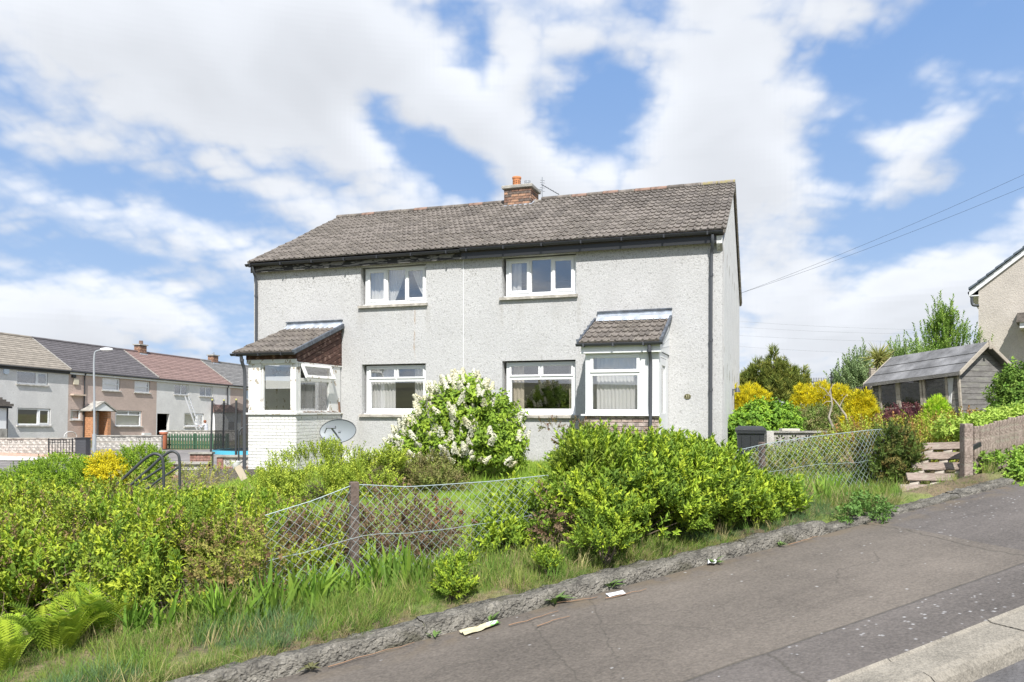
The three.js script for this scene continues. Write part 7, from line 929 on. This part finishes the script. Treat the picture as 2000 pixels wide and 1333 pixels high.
{
  const Q = (px, py, Z) => V((px - 1000) / 1531 * Z, EYE + (799 - py) / 1531 * Z, -Z), rm = std([0.05, 0.055, 0.06], 0.5);
  for (const [l, Z, u] of [['nearer black tubular handrail beside the garden steps', 11.4, [[225, 950], [262, 915], [288, 893], [302, 887], [314, 892], [318, 905], [319, 960]]], ['further black tubular handrail beside the garden steps', 12.2, [[255, 948], [292, 915], [320, 890], [336, 882], [347, 888], [350, 902], [350, 958]]]]) { const t = thing('handrail', l, 'handrail', [0, 0, 0], 0, 'handrails at the garden steps'); new MB().tube(smoothPath(u.map(([a, b]) => { const p = Q(a, b, Z); return [p.x, p.y, p.z]; }), 30), 0.022, 8).build('rail', rm, t); const m = u[u.length - 1]; new MB().tube([Q(m[0], 912, Z), Q(m[0] - 40, 938, Z), Q(m[0] - 72, 962, Z)], 0.018, 7).build('lower_rail', rm, t); }
  const w = thing('retaining_wall', 'dark stained concrete retaining wall below the older porch', 'wall', [-7.55, 0, -17.8], 0.02); for (let i = 0; i < 4; i++) new MB().box(i * 0.46, i * 0.46 + 0.455, -0.3, 0.42 + 0.015 * (i % 2), -0.1, 0.1 + 0.006 * (i % 3)).build('block', std([1, 1, 1], 1, { map: mottle([0.155, 0.14, 0.115], 0.5, 0.9, 5, 931 + i, 128), bumpMap: fineBump, bumpScale: 0.01 }), w);
  const b = thing('bucket', 'small white tub standing on the retaining wall', 'bucket', [-6.27, 0.44, -17.8]); const l = new THREE.LatheGeometry([[0, 0], [0.075, 0], [0.095, 0.17], [0.1, 0.17], [0.1, 0.18], [0.088, 0.18], [0.07, 0.015]].map((q) => new THREE.Vector2(...q)), 16); mesh('tub', l, mat.upvc, b);
  const k = thing('leaning_plank', 'pale short plank leaning against the retaining wall', 'plank', P3(-5.6, 16.4)); const g = boxGeo(-0.07, 0.07, 0, 0.32, -0.015, 0.015), m = mesh('board', g, std([0.55, 0.47, 0.36], 0.9), k); m.rotation.z = 0.5; m.position.y = 0.12;
  const ir = thing('stair_railing', 'black iron stair railing beside the older porch', 'railing', [-6.7, 0.2, -19.2]); new MB().cyl(0, 0, 1.05, 0, 0.02, 0.02, 7).build('post', rm, ir); new MB().tube([V(0, 1.02, 0), V(0.05, 1.12, 0), V(0.28, 1.3, -0.2)], 0.018, 7).build('rail', rm, ir); new MB().tube([V(0, 0.25, 0), V(0.28, 0.5, -0.2)], 0.015, 6).build('lower_rail', rm, ir); new MB().bar(V(0.1, 0.34, -0.07), V(0.1, 1.14, -0.07), 0.012).bar(V(0.2, 0.43, -0.14), V(0.2, 1.22, -0.14), 0.012).build('baluster', rm, ir);
  plant('weedy_shrub', 'tangle of thin bare stems over the retaining wall', 'shrub', -6.6, 14.5, [[-6.9, .3, 14.5, .5, .35, .4], [-6.2, .35, 14.7, .5, .35, .4], [-5.6, .4, 14.5, .5, .4, .4]], 260, G.small, { seed: 941, color: mixc([[0.24, 0.3, 0.04], [0.3, 0.25, 0.1]]), inner: 0.6, stems: 40, stemR: 0.006, spread: 1.6, bark: std([0.38, 0.3, 0.22], 0.95) });
}
// ---------- wire fence, litter ----------
{
  const t = thing('chain_link_fence', 'sagging green-grey chain link fence across the front garden', 'fence', [0, 0, 0]), wire = std([0.42, 0.50, 0.50], 0.5, { metalness: 0.2 }), pm = std([1, 1, 1], 0.95, { map: mottle([0.14, 0.105, 0.085], 0.4, 0.4, 6, 951, 128), bumpMap: fineBump, bumpScale: 0.004 });
  // top line of the mesh: along the street, across, height of the sagging top wire
  const top = [[1.15, 6.3, 0.98], [1.5, 6.28, 1.07], [1.86, 6.26, 1.19], [2.3, 6.26, 1.15], [3.1, 6.26, 1.16], [4.2, 6.26, 1.22], [5.4, 6.26, 1.3], [6.0, 6.26, 1.36], [6.44, 6.26, 1.43], [7.2, 6.28, 1.49], [8.1, 6.32, 1.55], [8.9, 6.4, 1.57]];
  const topAt = (a) => { let i = 0; while (i < top.length - 2 && a > top[i + 1][0]) i++; const k = clamp((a - top[i][0]) / (top[i + 1][0] - top[i][0])); return [lerp(top[i][1], top[i + 1][1], k), lerp(top[i][2], top[i + 1][2], k)]; };
  const W = (a, q) => { const [d, y] = topAt(a), lean = (a < 1.8 ? 0.1 : 0.06) * (1 - q), [X, Z] = AD(a, d - lean + 0.03 * noise3(a * 2, q * 3, 1)), g = groundY(X, Z) + 0.02; return V(X, lerp(Math.min(g, y - 0.55), y, q), -Z); };
  const tw = []; for (let i = 0; i <= 90; i++) tw.push(W(lerp(top[0][0], 8.9, i / 90), 1)); new MB().tube(tw, 0.004, 5).build('top_wire', wire, t); const bw = []; for (let i = 0; i <= 60; i++) bw.push(W(lerp(1.15, 8.9, i / 60), 0.5).add(V(0, 0.003 * Math.sin(i * 2), 0))); new MB().tube(bw, 0.0022, 4).build('line_wire', wire, t);
  const mesh1 = new MB(), cell = 0.088, cells = 9; for (let a = top[0][0]; a < 8.85; a += cell / 2) { const pts = []; const par = Math.round((a - top[0][0]) / (cell / 2)) % 2; for (let k = 0; k <= cells * 2; k++) { const q = 1 - k / (cells * 2); pts.push(W(a + ((k + par) % 2 ? cell / 2 : 0), q)); } mesh1.tube(pts, 0.0026, 3); } mesh1.build('wire_mesh', wire, t).userData.kind = 'stuff';
  for (const [a, d, y, w] of [[1.86, 6.3, 1.21, 0.07], [6.44, 6.32, 1.445, 0.055], [8.92, 6.42, 1.5, 0.06]]) { const [X, Z] = AD(a, d), g = groundY(X, Z) - 0.25, m = mesh('post', (() => { const q = chamferBox(w, y - g, w, 0.005); q.translate(0, (y - g) / 2, w / 2); return q; })(), pm, t); m.position.set(X, g, -Z); m.rotation.y = 0.4; }
}
{ // litter and fallen twigs on the pavement
  const pl = Math.atan2(uz, ux), lay = (name, label, cat, a, d, y = 0.008) => { const [X, Z] = AD(a, d), t = thing(name, label, cat, [X, SL * a + y, -Z], pl); t.rotation.order = 'YXZ'; t.rotation.z = Math.atan(SL); return t; };
  const sheet = (W, H, n, bend, seed, yaw, holes) => { const p = [], u = [], idx = []; for (let j = 0; j <= n; j++) for (let i = 0; i <= n; i++) { const x = (i / n - 0.5) * W, z = (j / n - 0.5) * H; p.push(x * Math.cos(yaw) - z * Math.sin(yaw), 0.004 + bend * Math.max(0, 0.5 + noise3(i * 0.6, j * 0.6, seed)), x * Math.sin(yaw) + z * Math.cos(yaw)); u.push(i / n, j / n); } for (let j = 0; j < n; j++) for (let i = 0; i < n; i++) { const a = j * (n + 1) + i; idx.push(a, a + n + 1, a + 1, a + 1, a + n + 1, a + n + 2); } const g = new THREE.BufferGeometry(); g.setAttribute('position', new THREE.Float32BufferAttribute(p, 3)); g.setAttribute('uv', new THREE.Float32BufferAttribute(u, 2)); g.setIndex(idx); g.computeVertexNormals(); return g; };
  mesh('sheet', sheet(0.14, 0.1, 5, 0.006, 3, 0.3), std([0.72, 0.73, 0.76], 0.7), lay('paper', 'white paper scrap on the pavement near the kerb middle', 'paper', 3.5, 4.92));
  mesh('sheet', sheet(0.06, 0.08, 4, 0.03, 5, 0.9), std([0.8, 0.8, 0.82], 0.6), lay('paper', 'tiny crumpled white paper at the kerb further uphill', 'paper', 4.55, 5.02));
  const bagM = std([1, 1, 1], 0.5, { map: (() => { const t = tex(128, 32, (u, v) => { const n = 0.9 + 0.2 * tfbm(u, v, 8, 3, 3); return u > 0.72 ? (v > 0.5 + 0.3 * tnoise(u, v, 6, 3) ? [0.2 * n, 0.5 * n, 0.08 * n] : [0.7 * n, 0.72 * n, 0.68 * n]) : [0.62 * n, 0.56 * n, 0.36 * n]; }, 1); return t; })() }); mesh('film', sheet(0.3, 0.085, 9, 0.014, 7, -0.12), bagM, lay('crisp_packet', 'flattened cream and green wrapper lying against the kerb', 'wrapper', 2.37, 4.96));
  const r = rng(91), tm = std([0.30, 0.19, 0.12], 0.9); [[2.75, 4.86, 0.42, 0.05, 'long thin twig beside the wrapper'], [2.82, 4.72, 0.28, 0.1, 'short bare twig on the tarmac downhill'], [3.55, 4.86, 0.36, -0.1, 'twig under the white paper scrap'], [3.2, 5.0, 0.3, -0.35, 'crooked twig by the dandelion leaves'], [1.6, 5.0, 0.6, 0.02, 'long dry stem along the kerb foot downhill'], [5.6, 5.0, 0.4, 0.05, 'dry stem along the kerb foot uphill']].forEach(([a, d, L, y, l]) => { const t = lay('twig', l, 'twig', a, d, 0.01); const pts = []; for (let i = 0; i <= 6; i++) pts.push(V((i / 6 - 0.5) * L, 0.004 + 0.006 * r(), (i / 6 - 0.5) * L * -y + (r() - 0.5) * 0.02)); new MB().tube(pts, 0.0042, 5, 0.002).build('stem', tm, t); });
  // weeds rooted in the joint at the foot of the kerb
  [[3.04, 5.06, 12, 0.13, 'dandelion rosette at the foot of the kerb'], [1.2, 5.03, 9, 0.09, 'small reddish weed in the kerb joint downhill'], [4.58, 5.02, 9, 0.08, 'weed beside the crumpled paper'], [3.55, 5.08, 10, 0.11, 'leafy weed growing over the kerb near the paper scrap'], [2.05, 5.04, 7, 0.06, 'weed tuft left of the wrapper'], [5.35, 5.03, 8, 0.06, 'low weed at the kerb foot under the privet'], [2.5, 5.05, 7, 0.09, 'weed behind the end of the wrapper']].forEach(([a, d, n, L, l], k) => { const t = lay('weed', l, 'weed', a, d, 0.0), mb = new MB(), q = rng(60 + k); for (let i = 0; i < n; i++) { const an = q() * 6.283, e = 0.5 + 0.6 * q(), dir = V(Math.cos(an) * Math.sin(e), Math.cos(e), Math.sin(an) * Math.sin(e)); leaf(mb, V((q() - 0.5) * 0.03, 0.01, (q() - 0.5) * 0.03), dir, V(0, 1, 0).addScaledVector(dir, -dir.y).normalize(), L * (0.7 + 0.6 * q()), L * 0.36, 0.15, 0.35); } mb.build('leaves', new THREE.MeshPhysicalMaterial({ color: k === 1 ? rgb(0.13, 0.13, 0.04) : rgb(0.13, 0.23, 0.04), roughness: 0.7, transmission: 0.25, thickness: 0, side: THREE.DoubleSide }), t); });
}
scene.traverse((o) => { if (o.isMesh) { o.castShadow = true; o.receiveShadow = true; } });
renderer.render(scene, camera);
